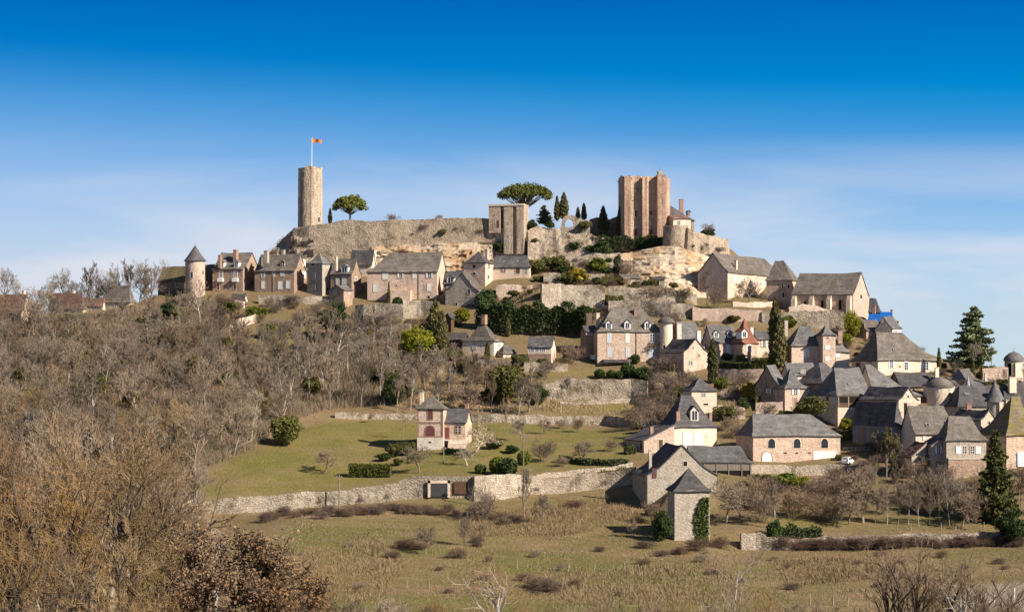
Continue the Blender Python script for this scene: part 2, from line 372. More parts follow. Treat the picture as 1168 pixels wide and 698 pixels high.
# ------------------------------------------------------------------ terrain: contour rows surveyed as (column, row, distance), triangulated, then sampled on a grid
ROWS = [
 [(-100, 715, 300), (300, 700, 300), (1250, 692, 300)],
 [(-200, 735, 220), (0, 735, 220), (220, 735, 220)], [(-150, 700, 262), (0, 700, 262), (260, 702, 262)],
 [(-120, 655, 310), (0, 655, 310), (270, 664, 310)], [(-100, 605, 358), (0, 603, 358), (250, 612, 360)],
 [(-60, 598, 380), (200, 596, 387), (240, 588, 395), (330, 583, 397), (450, 573, 400), (540, 572, 400), (600, 565, 403), (650, 560, 407), (700, 558, 408), (740, 578, 393), (790, 617, 367), (850, 628, 366), (1000, 626, 366), (1160, 622, 366), (1250, 622, 366)],
 [(240, 568, 398), (330, 565, 400), (450, 552, 403), (490, 545, 403.5), (540, 545, 403.5), (600, 542, 406), (650, 538, 410), (700, 533, 412), (735, 530, 414)],
 [(800, 608, 371), (850, 607, 370), (1000, 606, 370), (1160, 604, 370), (1250, 604, 370)],
 [(215, 552, 412), (300, 530, 420), (400, 522, 428), (500, 513, 432), (560, 512, 432), (640, 508, 436), (715, 505, 436)],
 [(330, 490, 455), (385, 475, 465), (480, 478, 466), (600, 482, 466), (720, 485, 466)],
 [(385, 470, 467.5), (480, 471, 468.5), (600, 470, 468.5), (720, 474, 468.5)],
 [(760, 560, 385), (790, 545, 400), (840, 532, 418), (900, 531, 424), (960, 531, 424), (1040, 540, 415), (1100, 548, 405), (1168, 545, 402), (1250, 545, 402)],
 [(850, 570, 392), (1000, 575, 390), (1160, 575, 388), (1250, 575, 388)],
 [(560, 462, 478), (620, 458, 484), (680, 456, 486), (735, 456, 487)], [(620, 432, 489), (680, 430, 490), (740, 430, 490)],
 [(400, 440, 490), (480, 435, 490), (560, 425, 495), (610, 418, 500), (676, 416, 503), (765, 414, 503), (800, 425, 493)],
 [(790, 478, 452), (850, 480, 450), (895, 472, 458), (955, 478, 456), (1000, 470, 456), (1050, 470, 450), (1100, 470, 445), (1168, 470, 440), (1250, 470, 440)],
 [(800, 414, 500), (850, 414, 500), (900, 416, 492), (970, 420, 488), (1000, 428, 476), (1068, 428, 476), (1110, 440, 470), (1168, 445, 465), (1250, 445, 465)],
 [(300, 395, 528), (400, 390, 530), (480, 385, 525), (545, 380, 527), (600, 382, 527), (670, 380, 527), (690, 372, 524), (770, 370, 527), (870, 376, 528), (945, 376, 529), (985, 386, 528), (1028, 391, 524), (1060, 405, 518), (1100, 415, 515), (1168, 420, 515), (1250, 422, 515)],
 [(180, 336, 575), (250, 334, 572), (320, 338, 566), (400, 343, 562), (460, 342, 560), (510, 350, 553), (550, 350, 550), (560, 330, 560), (600, 324, 562), (640, 350, 541), (690, 350, 541), (770, 348, 543), (870, 352, 533), (945, 352, 533)],
 [(620, 323, 545), (690, 325, 545), (770, 327, 546), (795, 348, 548), (870, 346, 550), (905, 358, 543), (985, 360, 541), (1010, 382, 540), (1030, 396, 540)],
 [(300, 300, 592), (350, 296, 590), (450, 300, 590), (556, 298, 588), (600, 292, 585), (650, 300, 580), (700, 315, 570), (735, 332, 562), (790, 338, 560), (820, 338, 562), (850, 335, 572), (900, 335, 575)],
 [(650, 285, 588), (700, 285, 588), (740, 300, 576), (800, 300, 579), (830, 303, 581)],
 [(310, 287, 600), (338, 260, 602), (400, 258, 600), (450, 256, 600), (556, 254, 598), (600, 256, 598), (650, 264, 598), (705, 270, 596), (760, 272, 594), (790, 275, 594), (833, 282, 596)],
 [(-160, 470, 452), (0, 475, 452), (100, 470, 452), (200, 465, 455), (300, 470, 458)], [(-160, 410, 515), (0, 405, 515), (100, 400, 520), (200, 395, 525)],
 [(-160, 550, 402), (0, 548, 402), (100, 545, 404), (180, 545, 408), (250, 520, 428)],
 [(-160, 366, 555), (0, 366, 550), (36, 366, 550), (60, 356, 562), (120, 354, 565), (170, 345, 572)],
]
PTS = []
for row in ROWS:
    P = [at(*q) for q in row]
    for a, b in zip(P, P[1:]):
        n = max(1, int((b.xy - a.xy).length / 4.0))
        PTS += [a.lerp(b, i / n) for i in range(n)]
    PTS.append(P[-1])
for x in range(-600, 601, 60):
    PTS += [Vector((x, -80, -3)), Vector((x, 0, -4.5)), Vector((x, 60, -13)), Vector((x, 120, -26)), Vector((x, 165, -33)), Vector((x, 760, -26)), Vector((x, 900, -38))]
    if x > -120: PTS += [Vector((x, 200, -36)), Vector((x, 250, -36.5))]
    if abs(x) >= 240:
        PTS += [Vector((x, y, z)) for y, z in ((220, -34), (260, -33), (300, -32), (400, -24), (500, -8), (560, 0), (640, -4))]
PTS += [Vector((x, 642, z)) for x, z in ((-72, 36), (-40, 42), (0, 43), (40, 40), (68, 36))]
PTS += [Vector((x, 668, z)) for x, z in ((-72, 20), (-40, 25), (0, 26), (40, 22), (68, 18))]
PTS += [Vector((x, 690, -2)) for x in (-140, -90, -40, 0, 40, 90, 140)]
PTS += [Vector((-150, 600, 7)), Vector((-115, 600, 8)), Vector((-95, 620, 6)), Vector((84, 585, 8)), Vector((92, 565, 4)), Vector((100, 560, 0)), Vector((112, 550, -2)), Vector((122, 540, -3)), Vector((132, 530, -3)), Vector((100, 620, -2)), Vector((150, 580, -6))]
for x in (-9000, -3000, 3000, 9000):
    for y in (-900, 200, 1500, 4000, 12000): PTS.append(Vector((x, y, -40)))
for y in (1500, 4000, 12000): PTS += [Vector((0, y, -40)), Vector((1200, y, -40)), Vector((-1200, y, -40))]
PTS.append(Vector((0, -900, 5)))
v2, e2, f2, ov, _, _ = delaunay_2d_cdt([p.xy for p in PTS], [], [], 0, 1e-4)
zz = [PTS[o[0]].z for o in ov]
def axis(lo, hi, step, outer):
    a = list(np.arange(lo, hi + 0.01, step)); d = step
    l, h = [], []; x = hi; y = lo
    while x < outer: d *= 1.35; x += d; h.append(x); y -= d; l.append(y)
    return np.array(l[::-1] + a + h)
GX = axis(-172.0, 172.0, 1.6, 9000.0); GY = axis(150.0, 690.0, 1.6, 11000.0)
GY = GY[GY > -900]
G = np.full((len(GY), len(GX)), -40.0)
for f in f2:
    (x0, y0), (x1, y1), (x2, y2) = (v2[i] for i in f); za, zb, zc = (zz[i] for i in f)
    i0, i1 = np.searchsorted(GX, min(x0, x1, x2)), np.searchsorted(GX, max(x0, x1, x2), 'right')
    j0, j1 = np.searchsorted(GY, min(y0, y1, y2)), np.searchsorted(GY, max(y0, y1, y2), 'right')
    if i0 >= i1 or j0 >= j1: continue
    X, Y = np.meshgrid(GX[i0:i1], GY[j0:j1])
    D = (y1 - y2) * (x0 - x2) + (x2 - x1) * (y0 - y2)
    if abs(D) < 1e-9: continue
    a = ((y1 - y2) * (X - x2) + (x2 - x1) * (Y - y2)) / D; b = ((y2 - y0) * (X - x2) + (x0 - x2) * (Y - y2)) / D
    m = (a >= -1e-6) & (b >= -1e-6) & (a + b <= 1 + 1e-6)
    G[j0:j1, i0:i1][m] = (a * za + b * zb + (1 - a - b) * zc)[m]
for _ in range(1):
    K = G.copy()
    K[1:-1, 1:-1] = (G[1:-1, 1:-1] * 4 + G[:-2, 1:-1] + G[2:, 1:-1] + G[1:-1, :-2] + G[1:-1, 2:]) / 8
    G = K
rng = np.random.default_rng(5)
def smooth_noise(step):
    n = rng.normal(size=(len(GY) // step + 3, len(GX) // step + 3))
    y = np.arange(len(GY)) / step; x = np.arange(len(GX)) / step
    yi, xi = y.astype(int), x.astype(int); fy, fx = (y - yi)[:, None], (x - xi)[None]
    fy = fy * fy * (3 - 2 * fy); fx = fx * fx * (3 - 2 * fx)
    a, b, c, d = n[np.ix_(yi, xi)], n[np.ix_(yi, xi + 1)], n[np.ix_(yi + 1, xi)], n[np.ix_(yi + 1, xi + 1)]
    return (a * (1 - fx) + b * fx) * (1 - fy) + (c * (1 - fx) + d * fx) * fy
G += smooth_noise(7) * 0.16 + smooth_noise(3) * 0.07
def gz(x, y):
    i = min(max(int(np.searchsorted(GX, x)) - 1, 0), len(GX) - 2); j = min(max(int(np.searchsorted(GY, y)) - 1, 0), len(GY) - 2)
    a = (x - GX[i]) / (GX[i + 1] - GX[i]); b = (y - GY[j]) / (GY[j + 1] - GY[j])
    return float((G[j, i] * (1 - a) + G[j, i + 1] * a) * (1 - b) + (G[j + 1, i] * (1 - a) + G[j + 1, i + 1] * a) * b)
def og(px, py, y0=200.0):
    """where the line of sight through a pixel of the photograph first meets the ground"""
    y = y0; kx, kz = (px - CX) / F, (HY - py) / F
    while y < 700:
        if kz * y <= gz(kx * y, y): break
        y += 1.0
    lo, hi = y - 1, y
    for _ in range(7):
        m = (lo + hi) / 2
        if kz * m <= gz(kx * m, m): hi = m
        else: lo = m
    return Vector((kx * hi, hi, gz(kx * hi, hi)))
def world_poly(pix): return [og(*q).xy if len(q) == 2 else at(*q).xy for q in pix]
def inside(poly, X, Y):
    m = np.zeros(np.shape(X), bool); n = len(poly)
    for i in range(n):
        (x0, y0), (x1, y1) = poly[i], poly[(i + 1) % n]
        c = (y0 > Y) != (y1 > Y)
        with np.errstate(divide='ignore', invalid='ignore'): m ^= c & (X < (x1 - x0) * (Y - y0) / (y1 - y0 if y1 != y0 else 1e-9) + x0)
    return m
XX, YY = np.meshgrid(GX, GY)
def poly_mask(pix, blur=2):
    m = inside(world_poly(pix), XX, YY).astype(float)
    for _ in range(blur):
        k = m.copy(); k[1:-1, 1:-1] = (m[1:-1, 1:-1] + m[:-2, 1:-1] + m[2:, 1:-1] + m[1:-1, :-2] + m[1:-1, 2:]) / 5; m = k
    return m
LAWN = [(215, 560), (250, 541), (330, 494), (388, 477), (600, 484), (722, 487), (718, 528), (650, 535), (600, 538), (500, 542), (450, 549), (330, 563), (240, 566)]
LAWN2 = [(590, 470), (600, 460), (735, 458), (735, 468), (690, 472)]
LAWN3 = [(600, 432), (615, 421), (690, 422), (735, 428), (735, 430), (625, 430)]
YARD = [(262, 405), (268, 378), (330, 376), (345, 392), (300, 414)]
CROFT = [(870, 600), (880, 578), (980, 590), (1160, 590), (1160, 601)]
CHURCHYARD = [(800, 352), (905, 352), (880, 345), (800, 344)]
MEADOW = [(300, 720, 290), (330, 590), (450, 575), (600, 568), (720, 560), (760, 600), (850, 628), (1200, 624), (1250, 700), (1200, 720, 285)]
WOODS = [(-160, 372), (40, 372), (170, 350), (250, 345), (330, 395), (480, 395), (470, 455), (385, 468), (330, 488), (215, 548), (230, 600), (300, 700), (-160, 720, 200)]
GRAVEL = [(1085, 698), (1110, 668), (1168, 664), (1250, 664), (1250, 700)]
lawn = np.clip(poly_mask(LAWN) + poly_mask(LAWN2) + poly_mask(LAWN3) + 0.8 * poly_mask(YARD) + 0.8 * poly_mask(CROFT) + 0.9 * poly_mask(CHURCHYARD), 0, 1)
dry = poly_mask(MEADOW); wood = poly_mask(WOODS, 3); grav = poly_mask(GRAVEL, 1)
gy, gx = np.gradient(G, GY, GX); steep = np.clip((np.hypot(gx, gy) - 0.75) / 0.8, 0, 1) * (1 - lawn)
nx, ny = len(GX), len(GY)
me = bpy.data.meshes.new('ground')
co = np.stack([XX, YY, G], -1).reshape(-1, 3).astype(np.float32)
me.vertices.add(nx * ny); me.vertices.foreach_set('co', co.reshape(-1))
ii = (np.arange(ny - 1)[:, None] * nx + np.arange(nx - 1)[None]).reshape(-1)
idx = np.stack([ii, ii + 1, ii + nx + 1, ii + nx], -1).astype(np.int32)
me.loops.add(idx.size); me.loops.foreach_set('vertex_index', idx.reshape(-1))
me.polygons.add(len(idx)); me.polygons.foreach_set('loop_start', np.arange(0, idx.size, 4, dtype=np.int32))
me.polygons.foreach_set('use_smooth', np.ones(len(idx), bool)); me.update()
at1 = me.color_attributes.new('cover', 'FLOAT_COLOR', 'POINT')
at1.data.foreach_set('color', np.stack([lawn, dry, wood, steep], -1).reshape(-1).astype(np.float32))
at2 = me.color_attributes.new('cover_more', 'FLOAT_COLOR', 'POINT')
at2.data.foreach_set('color', np.stack([grav, grav * 0, grav * 0, grav * 0 + 1], -1).reshape(-1).astype(np.float32))
k = NT('hill_ground')
a1 = k.n('ShaderNodeVertexColor', layer_name='cover'); a2 = k.n('ShaderNodeVertexColor', layer_name='cover_more')
s1 = k.n('ShaderNodeSeparateColor'); k.l(a1.outputs['Color'], s1.inputs[0])
s2 = k.n('ShaderNodeSeparateColor'); k.l(a2.outputs['Color'], s2.inputs[0])
n1 = k.noise(0.05, 6, 0.7); n2 = k.noise(0.35, 6, 0.75, stretch=(0.55, 1.3, 1)); n3 = k.noise(2.2, 4, 0.8); n4 = k.noise(0.12, 5, 0.7, stretch=(0.5, 1.2, 1))
c = k.mix(k.rng(n2, 0.35, 0.65), (0.20, 0.145, 0.075), (0.245, 0.175, 0.098))                       # garden terraces
c = k.mix(k.rng(n1, 0.45, 0.6, 0, 0.55), c, (0.165, 0.135, 0.05))
n5 = k.noise(0.045, 6, 0.7, stretch=(0.6, 1, 1)); n6 = k.noise(0.9, 5, 0.8)
d_ = k.mix(k.rng(n2, 0.38, 0.62), (0.19, 0.152, 0.056), (0.25, 0.185, 0.085))
d_ = k.mix(k.rng(n5, 0.50, 0.58, 0, 0.85), d_, (0.15, 0.155, 0.038))
d_ = k.mix(k.rng(n5, 0.46, 0.38, 0, 0.75), d_, (0.30, 0.205, 0.11))
d_ = k.mix(k.rng(n6, 0.56, 0.68, 0, 0.6), d_, (0.115, 0.088, 0.038))
d_ = k.mix(k.rng(n4, 0.50, 0.60, 0, 0.75), d_, (0.17, 0.142, 0.05))
d_ = k.mix(k.rng(n4, 0.42, 0.34, 0, 0.7), d_, (0.27, 0.175, 0.11))
c = k.mix(s1.outputs[1], c, d_)
w_ = k.mix(k.rng(n2, 0.35, 0.65), (0.17, 0.115, 0.068), (0.24, 0.165, 0.095))
w_ = k.mix(k.rng(n4, 0.55, 0.65, 0, 0.7), w_, (0.115, 0.10, 0.038))
c = k.mix(s1.outputs[2], c, w_)
l_ = k.mix(k.rng(n2, 0.35, 0.65), (0.188, 0.160, 0.046), (0.226, 0.183, 0.062))
l_ = k.mix(k.rng(n4, 0.48, 0.58, 0, 0.85), l_, (0.245, 0.185, 0.085))
l_ = k.mix(k.rng(n1, 0.5, 0.62, 0, 0.7), l_, (0.145, 0.145, 0.034))
c = k.mix(s1.outputs[0], c, l_)
r_ = k.mix(k.rng(n2, 0.4, 0.6), (0.42, 0.32, 0.21), (0.26, 0.19, 0.12))
c = k.mix(k.math('MULTIPLY', a1.outputs['Alpha'], k.rng(n3, 0.35, 0.6, 0.3, 0.95)), c, r_)
c = k.mix(s2.outputs[0], c, k.mix(k.rng(n3, 0.4, 0.6), (0.40, 0.34, 0.26), (0.32, 0.26, 0.20)))
c = k.value(c, k.rng(n3, 0.3, 0.7, 0.60, 1.34))
k.bump(k.math('ADD', n3, n2), 0.35)
me.materials.append(k.done(c))
ground = link(me, 'ground'); tag(ground, 'grassy hillside with terraces, lawn and dry meadow', kind='structure')
# ------------------------------------------------------------------ building kit
class House:
    """A building set out from what the photograph shows: xl | xc | xr are the columns of its left end, near corner and right end,
    yb / ye / yr the rows of base, eaves and ridge, a the angle (deg) its right-hand face is turned away from the viewer."""
    def __init__(s, name, label, cat, xl, xc, xr, yb, ye, yr, a, wall='grey', roof='slate', ridge='R', e0=0.0, e1=0.0, Y=None, d=None, w=None,
                 group=None, ov=0.35, flare=0.28, mono=None, slope=0.62, wallname='wall', deep=3.0, verge=0.18, noroof=False, yrY=None):
        s.a = R(a)
        C = at(xc, yb, Y) if Y else og(xc, yb)
        s.C = C; ca, sa = math.cos(s.a), math.sin(s.a)
        q = (xr - CX) / F
        s.w = w or max(0.5, (q * C.y - C.x) / (ca - q * sa))
        q = (xl - CX) / F
        s.d = d or max(0.5, (C.x - q * C.y) / (sa + q * ca))
        s.root = empty(name, C, s.a); tag(s.root, label, cat, group)
        s.ze = (HY - ye) * C.y / F - C.z
        Ym = C.y + (s.w * sa + s.d * ca) / 2
        if mono: Ym = C.y + (s.d * ca if mono == 'F' else 0)
        s.zr = (HY - yr) * (yrY or Ym) / F - C.z
        s.ridge, s.mono = ridge, mono
        w_, d_, ze, zr = s.w, s.d, s.ze, s.zr
        L, H = (w_, d_ / 2) if ridge == 'R' else (d_, w_ / 2)
        if mono: L, H = (w_, d_) if mono == 'F' else (d_, w_)
        s.L, s.H = L, H
        sl = slope * (zr - ze) / H if not mono else (zr - ze) / H
        s.sl = sl
        fl = flare
        s.prof = [(-ov, ze - ov * sl), (fl * H, ze + fl * H * sl), (H, zr)]
        if e0 == 'p': e0 = e1 = L / 2 / H
        s.e0, s.e1 = e0, e1
        # local frame: along (ridge direction), across -> x, y
        def xy(al, ac):
            if mono == 'F': return (al, ac)
            if mono == 'L': return (ac, al)
            return (al, ac) if ridge == 'R' else (ac, al)
        s.xy = xy
        # walls
        m = MB()
        for (x0, y0), (x1, y1) in (((0, 0), (w_, 0)), ((w_, 0), (w_, d_)), ((w_, d_), (0, d_)), ((0, d_), (0, 0))):
            m.quad((x0, y0, -deep), (x1, y1, -deep), (x1, y1, ze), (x0, y0, ze))
        full = 2 * H if not mono else H
        drop = 0.12
        for al, e in ((0.0, e0), (L, e1)):
            if e == 0:
                pts = [(0.0, ze)] + [(i, z - drop) for i, z in s.prof[1:]]
                if not mono: pts += [(full - i, z - drop) for i, z in s.prof[1:2]] + [(full, ze)]
                else: pts += [(full, ze)]
                m.poly([(*xy(al, ac), z) for ac, z in pts])
        if mono: m.quad((*xy(0, H), ze), (*xy(L, H), ze), (*xy(L, H), zr - drop), (*xy(0, H), zr - drop))
        s.wall = m.build(wallname, M[wall], s.root, fix=True)
        # roof
        if noroof: s.roof = None; return
        rings = []
        for i, z in s.prof:
            A0 = e0 * i if e0 else -verge; A1 = L - (e1 * i if e1 else -verge)
            if e0 and i < 0: A0 = i
            if e1 and i < 0: A1 = L - i
            rings.append(((A0, A1), i, z))
        r = MB()
        for (p, i, z), (P, I, Z) in zip(rings, rings[1:]):
            r.quad((*xy(p[0], i), z), (*xy(p[1], i), z), (*xy(P[1], I), Z), (*xy(P[0], I), Z))
            if not mono:
                r.quad((*xy(p[1], full - i), z), (*xy(p[0], full - i), z), (*xy(P[0], full - I), Z), (*xy(P[1], full - I), Z))
                for e, k_ in ((e0, 0), (e1, 1)):
                    if e: r.quad((*xy(p[k_], full - i), z), (*xy(p[k_], i), z), (*xy(P[k_], I), Z), (*xy(P[k_], full - I), Z))
        # rebuild with shared vertices so that the slab has one continuous thickness
        me = r.mesh('roof', M[roof]); bm = bmesh.new(); bm.from_mesh(me)
        bmesh.ops.remove_doubles(bm, verts=bm.verts, dist=0.002); bmesh.ops.dissolve_degenerate(bm, dist=0.002, edges=bm.edges)
        for f in bm.faces:
            f.normal_update()
            if f.normal.z < 0: f.normal_flip()
        bmesh.ops.subdivide_edges(bm, edges=[e for e in bm.edges if e.calc_length() > 1.6], cuts=3, use_grid_fill=True)
        rr = random.Random(hash(label) & 0xffff if False else len(label) * 31 + int(xc) * 7)
        sag = rr.uniform(.10, .28); ph_ = rr.uniform(0, 6)
        for v in bm.verts:
            al = v.co.x if ((ridge == 'R' and not mono) or mono == 'F') else v.co.y
            hfac = max(0, min(1, (v.co.z - ze) / max(.1, zr - ze)))
            v.co.z += rr.uniform(-0.055, 0.055) - sag * hfac * math.sin(math.pi * max(0, min(1, al / L))) * min(1, L / 8) + .07 * math.sin(al * 1.1 + ph_)
        bmesh.ops.solidify(bm, geom=bm.faces[:], thickness=0.22)
        bm.to_mesh(me); bm.free()
        s.roof = link(me, 'roof', s.root)
        s.roof_mat = M[roof]
    # --- helpers on faces
    def along(s, face, px):
        ca, sa = math.cos(s.a), math.sin(s.a); q = (px - CX) / F; C = s.C
        return (q * C.y - C.x) / (ca - q * sa) if face == 'R' else (C.x - q * C.y) / (sa + q * ca)
    def depth(s, face, t):
        return s.C.y + (t * math.sin(s.a) if face == 'R' else t * math.cos(s.a))
    def fz(s, face, t, py): return (HY - py) * s.depth(face, t) / F - s.C.z
    @staticmethod
    def fp(face): return (lambda t, o, z: (t, -o, z)) if face == 'R' else (lambda t, o, z: (-o, t, z))
    def win(s, face, px, py, wp, hp, kind='w', frame='frame', shut='paint', label=None, part='window', pane=None):
        """px, py centre; wp, hp size in photo pixels.  w glazed, s glazed with open shutters, c closed shutters, k bare opening, d door, a arched"""
        t0, t1 = sorted((s.along(face, px - wp / 2), s.along(face, px + wp / 2)))
        tm = (t0 + t1) / 2; z1, z0 = s.fz(face, tm, py - hp / 2), s.fz(face, tm, py + hp / 2)
        fp = s.fp(face); hw = (t1 - t0) / 2
        def outline(g, arch):
            if not arch: return [(t0 - g, z0 - g), (t1 + g, z0 - g), (t1 + g, z1 + g), (t0 - g, z1 + g)]
            zs = z1 - hw
            return [(t0 - g, z0 - g), (t1 + g, z0 - g)] + [(tm + (hw + g) * math.cos(b), zs + (hw + g) * math.sin(b)) for b in [math.pi * i / 8 for i in range(9)]]
        arch = kind in 'aA'
        fw = 0.16 if kind != 'k' else 0.10
        po, pi = outline(fw, arch), outline(0.0, arch)
        m = MB(); n = len(po)
        for i in range(n):
            j = (i + 1) % n
            a, b, c, d = po[i], po[j], pi[j], pi[i]
            m.quad(fp(a[0], .07, a[1]), fp(b[0], .07, b[1]), fp(c[0], .07, c[1]), fp(d[0], .07, d[1]))
            m.quad(fp(a[0], -.03, a[1]), fp(b[0], -.03, b[1]), fp(b[0], .07, b[1]), fp(a[0], .07, a[1]))
            m.quad(fp(d[0], .015, d[1]), fp(c[0], .015, c[1]), fp(c[0], .07, c[1]), fp(d[0], .07, d[1]))
        fr = m.build(part, M[frame], s.root, fix=True)
        if label: fr['label'] = label
        if kind in ('w', 's', 'a'):
            p = MB().poly([fp(t, .02, z) for t, z in pi]).build('pane', M['glass'], fr)
            if kind == 'a': return fr
            b = MB(); bw = 0.045
            b.box(tm - bw, tm + bw, .021, .05, z0, z1, fp)
            for q in (0.33, 0.66): b.box(t0, t1, .021, .045, z0 + (z1 - z0) * q - bw * .8, z0 + (z1 - z0) * q + bw * .8, fp)
            b.build('glazing_bar', M['paint'], fr)
        if kind == 'k': MB().poly([fp(t, .02, z) for t, z in pi]).build('opening', pane and M[pane] or M['dark'], fr)
        if kind in ('c', 'A'):
            if arch: MB().poly([fp(t, .05, z) for t, z in pi]).build('shutter', M[shut], fr)
            else:
                for u0, u1 in ((t0, tm - .015), (tm + .015, t1)): MB().box(u0, u1, .021, .06, z0, z1, fp).build('shutter', M[shut], fr)
        if kind == 'd': MB().box(t0, t1, .021, .05, z0, z1, fp).build('leaf', M[shut], fr)
        if kind == 's':
            for u0, u1 in ((t0 - hw - .05, t0 - .05), (t1 + .05, t1 + hw + .05)):
                MB().box(u0, u1, .075, .12, z0, z1, fp).build('shutter', M[shut], fr)
        return fr
    def wins(s, face, lst):
        for q in lst: s.win(face, *q)
    def rz(s, x, y):
        """height of the roof surface at a local point"""
        al, ac = (x, y) if (s.ridge == 'R' and not s.mono) or s.mono == 'F' else (y, x)
        i = ac if s.mono else min(ac, 2 * s.H - ac)
        if s.e0: i = min(i, al / s.e0)
        if s.e1: i = min(i, (s.L - al) / s.e1)
        P = s.prof
        for (i0, z0), (i1, z1) in zip(P, P[1:]):
            if i <= i1: return z0 + (z1 - z0) * (i - i0) / (i1 - i0)
        return P[-1][1]
    def chimney(s, px, yt, wp, mat='cream', pos=None, pot=True, yb=None, thick=None):
        """pos: fraction across the plan (0 near right-hand face .. 1 far side) along the local y"""
        pos = 0.5 if pos is None else pos
        y = s.d * pos; ca, sa = math.cos(s.a), math.sin(s.a)
        ox, oy = s.C.x - y * sa, s.C.y + y * ca
        q = (px - CX) / F; x = (q * oy - ox) / (ca - q * sa)
        Yd = oy + x * sa; k_ = Yd / F
        z1 = (HY - yt) * k_ - s.C.z; w = wp * k_ / (abs(ca) + 0.5 * abs(sa)); t = thick or max(0.55, w * 0.6)
        z0 = min(s.rz(x, y) - 0.8, z1 - 1.0) if yb is None else (HY - yb) * k_ - s.C.z
        m = MB(); m.box(x - w / 2, x + w / 2, y - t / 2, y + t / 2, z0, z1 - 0.16)
        m.box(x - w / 2 - .07, x + w / 2 + .07, y - t / 2 - .07, y + t / 2 + .07, z1 - 0.16, z1)
        c = m.build('chimney', M[mat], s.roof or s.root)
        return c
    def dormer(s, px, yt, yb, wp, wall='paint', roof=None, kind='w', face='R'):
        """small gabled roof window facing the viewer on the right-hand face slope"""
        k0 = s.C.y / F
        # find the inset where the roof has the height of the dormer's foot
        best = None
        for i in [j * 0.05 for j in range(0, 200)]:
            if i > s.H: break
            ca, sa = math.cos(s.a), math.sin(s.a)
            if face == 'R':
                ox, oy = s.C.x - i * sa, s.C.y + i * ca; q = (px - CX) / F; x = (q * oy - ox) / (ca - q * sa); Yd = oy + x * sa
                zr = s.rz(x, i)
            else:
                ox, oy = s.C.x + i * ca, s.C.y + i * sa; q = (px - CX) / F; x = (ox - q * oy) / (sa + q * ca); Yd = oy + x * ca
                zr = s.rz(i, x)
            z0 = (HY - yb) * Yd / F - s.C.z
            e = abs(zr - z0)
            if best is None or e < best[0]: best = (e, i, x, Yd)
        _, i, x, Yd = best; k_ = Yd / F
        w = wp * k_ / math.cos(s.a if face == 'R' else math.pi / 2 - s.a); z0 = (HY - yb) * k_ - s.C.z; z1 = (HY - yt) * k_ - s.C.z
        h = z1 - z0; zs = z0 + h * 0.66; D = 2.2
        fp = (lambda t, o, z: (t, i - o, z)) if face == 'R' else (lambda t, o, z: (i - o, t, z))
        m = MB(); a, b = x - w / 2, x + w / 2
        m.poly([fp(a, 0, z0 - .3), fp(b, 0, z0 - .3), fp(b, 0, zs), fp(x, 0, z1 - .06), fp(a, 0, zs)])
        for t in (a, b): m.quad(fp(t, 0, z0 - .3), fp(t, -D, z0 - .3), fp(t, -D, zs), fp(t, 0, zs))
        o = m.build('dormer', M[wall], s.root)
        r = MB(); g = .14
        r.quad(fp(a - g, .16, zs - g * .6), fp(x, .16, z1), fp(x, -D - .6, z1), fp(a - g, -D - .6, zs - g * .6))
        r.quad(fp(b + g, .16, zs - g * .6), fp(x, .16, z1), fp(x, -D - .6, z1), fp(b + g, -D - .6, zs - g * .6))
        r.build('dormer_roof', M[roof] if roof else s.roof_mat, o, solid=0.1)
        pw = w * 0.30
        if kind == 'w':
            MB().poly([fp(x - pw, .03, z0 + .12), fp(x + pw, .03, z0 + .12), fp(x + pw, .03, zs - .02), fp(x - pw, .03, zs - .02)]).build('pane', M['glass'], o)
            MB().box(x - .04, x + .04, .031, .06, z0 + .12, zs - .02, fp).build('glazing_bar', M['paint'], o)
        return o
    def skylight(s, px, py, wp=2.0, hp=2.0):
        """roof light lying in the right-hand face slope"""
        best = None; ca, sa = math.cos(s.a), math.sin(s.a)
        for j in range(1, 400):
            i = j * 0.03
            if i > s.H: break
            ox, oy = s.C.x - i * sa, s.C.y + i * ca; q = (px - CX) / F; x = (q * oy - ox) / (ca - q * sa); Yd = oy + x * sa
            e = abs(s.rz(x, i) - ((HY - py) * Yd / F - s.C.z))
            if best is None or e < best[0]: best = (e, i, x, Yd)
        _, i, x, Yd = best; w = wp * Yd / F / 2; h = hp * Yd / F / 2
        dz = (s.rz(x, i + .3) - s.rz(x, i - .3)) / .6; zc = s.rz(x, i); L = math.hypot(1, dz)
        n = Vector((0, -dz / L, 1 / L)); 
        def P(u, v, o): return (x + u, i + v / L - dz / L * o, zc + v * dz / L + o / L)
        m = MB(); fr = MB(); g = .12
        for (u0, u1, v0, v1) in ((-w - g, -w, -h - g, h + g), (w, w + g, -h - g, h + g), (-w, w, -h - g, -h), (-w, w, h, h + g)):
            fr.add([P(u, v, o) for o in (-.05, .16) for u, v in ((u0, v0), (u1, v0), (u1, v1), (u0, v1))],
                   ((0, 3, 2, 1), (4, 5, 6, 7), (0, 1, 5, 4), (1, 2, 6, 5), (2, 3, 7, 6), (3, 0, 4, 7)))
        f = fr.build('skylight', M['lead'], s.root)
        MB().poly([P(-w, -h, .12), P(w, -h, .12), P(w, h, .12), P(-w, h, .12)]).build('pane', M['glass'], f)
    def box(s, name, mat, face, x0, x1, y0, y1, o0, o1, parent=None):
        """a block on a face, by columns x0..x1 and rows y0 (top)..y1, from o0 to o1 metres in front of the wall"""
        t0, t1 = sorted((s.along(face, x0), s.along(face, x1))); tm = (t0 + t1) / 2
        return MB().box(t0, t1, o0, o1, s.fz(face, tm, y1), s.fz(face, tm, y0), s.fp(face)).build(name, M[mat], parent or s.root)
    def gutter(s, face='R', mat='iron'):
        pass

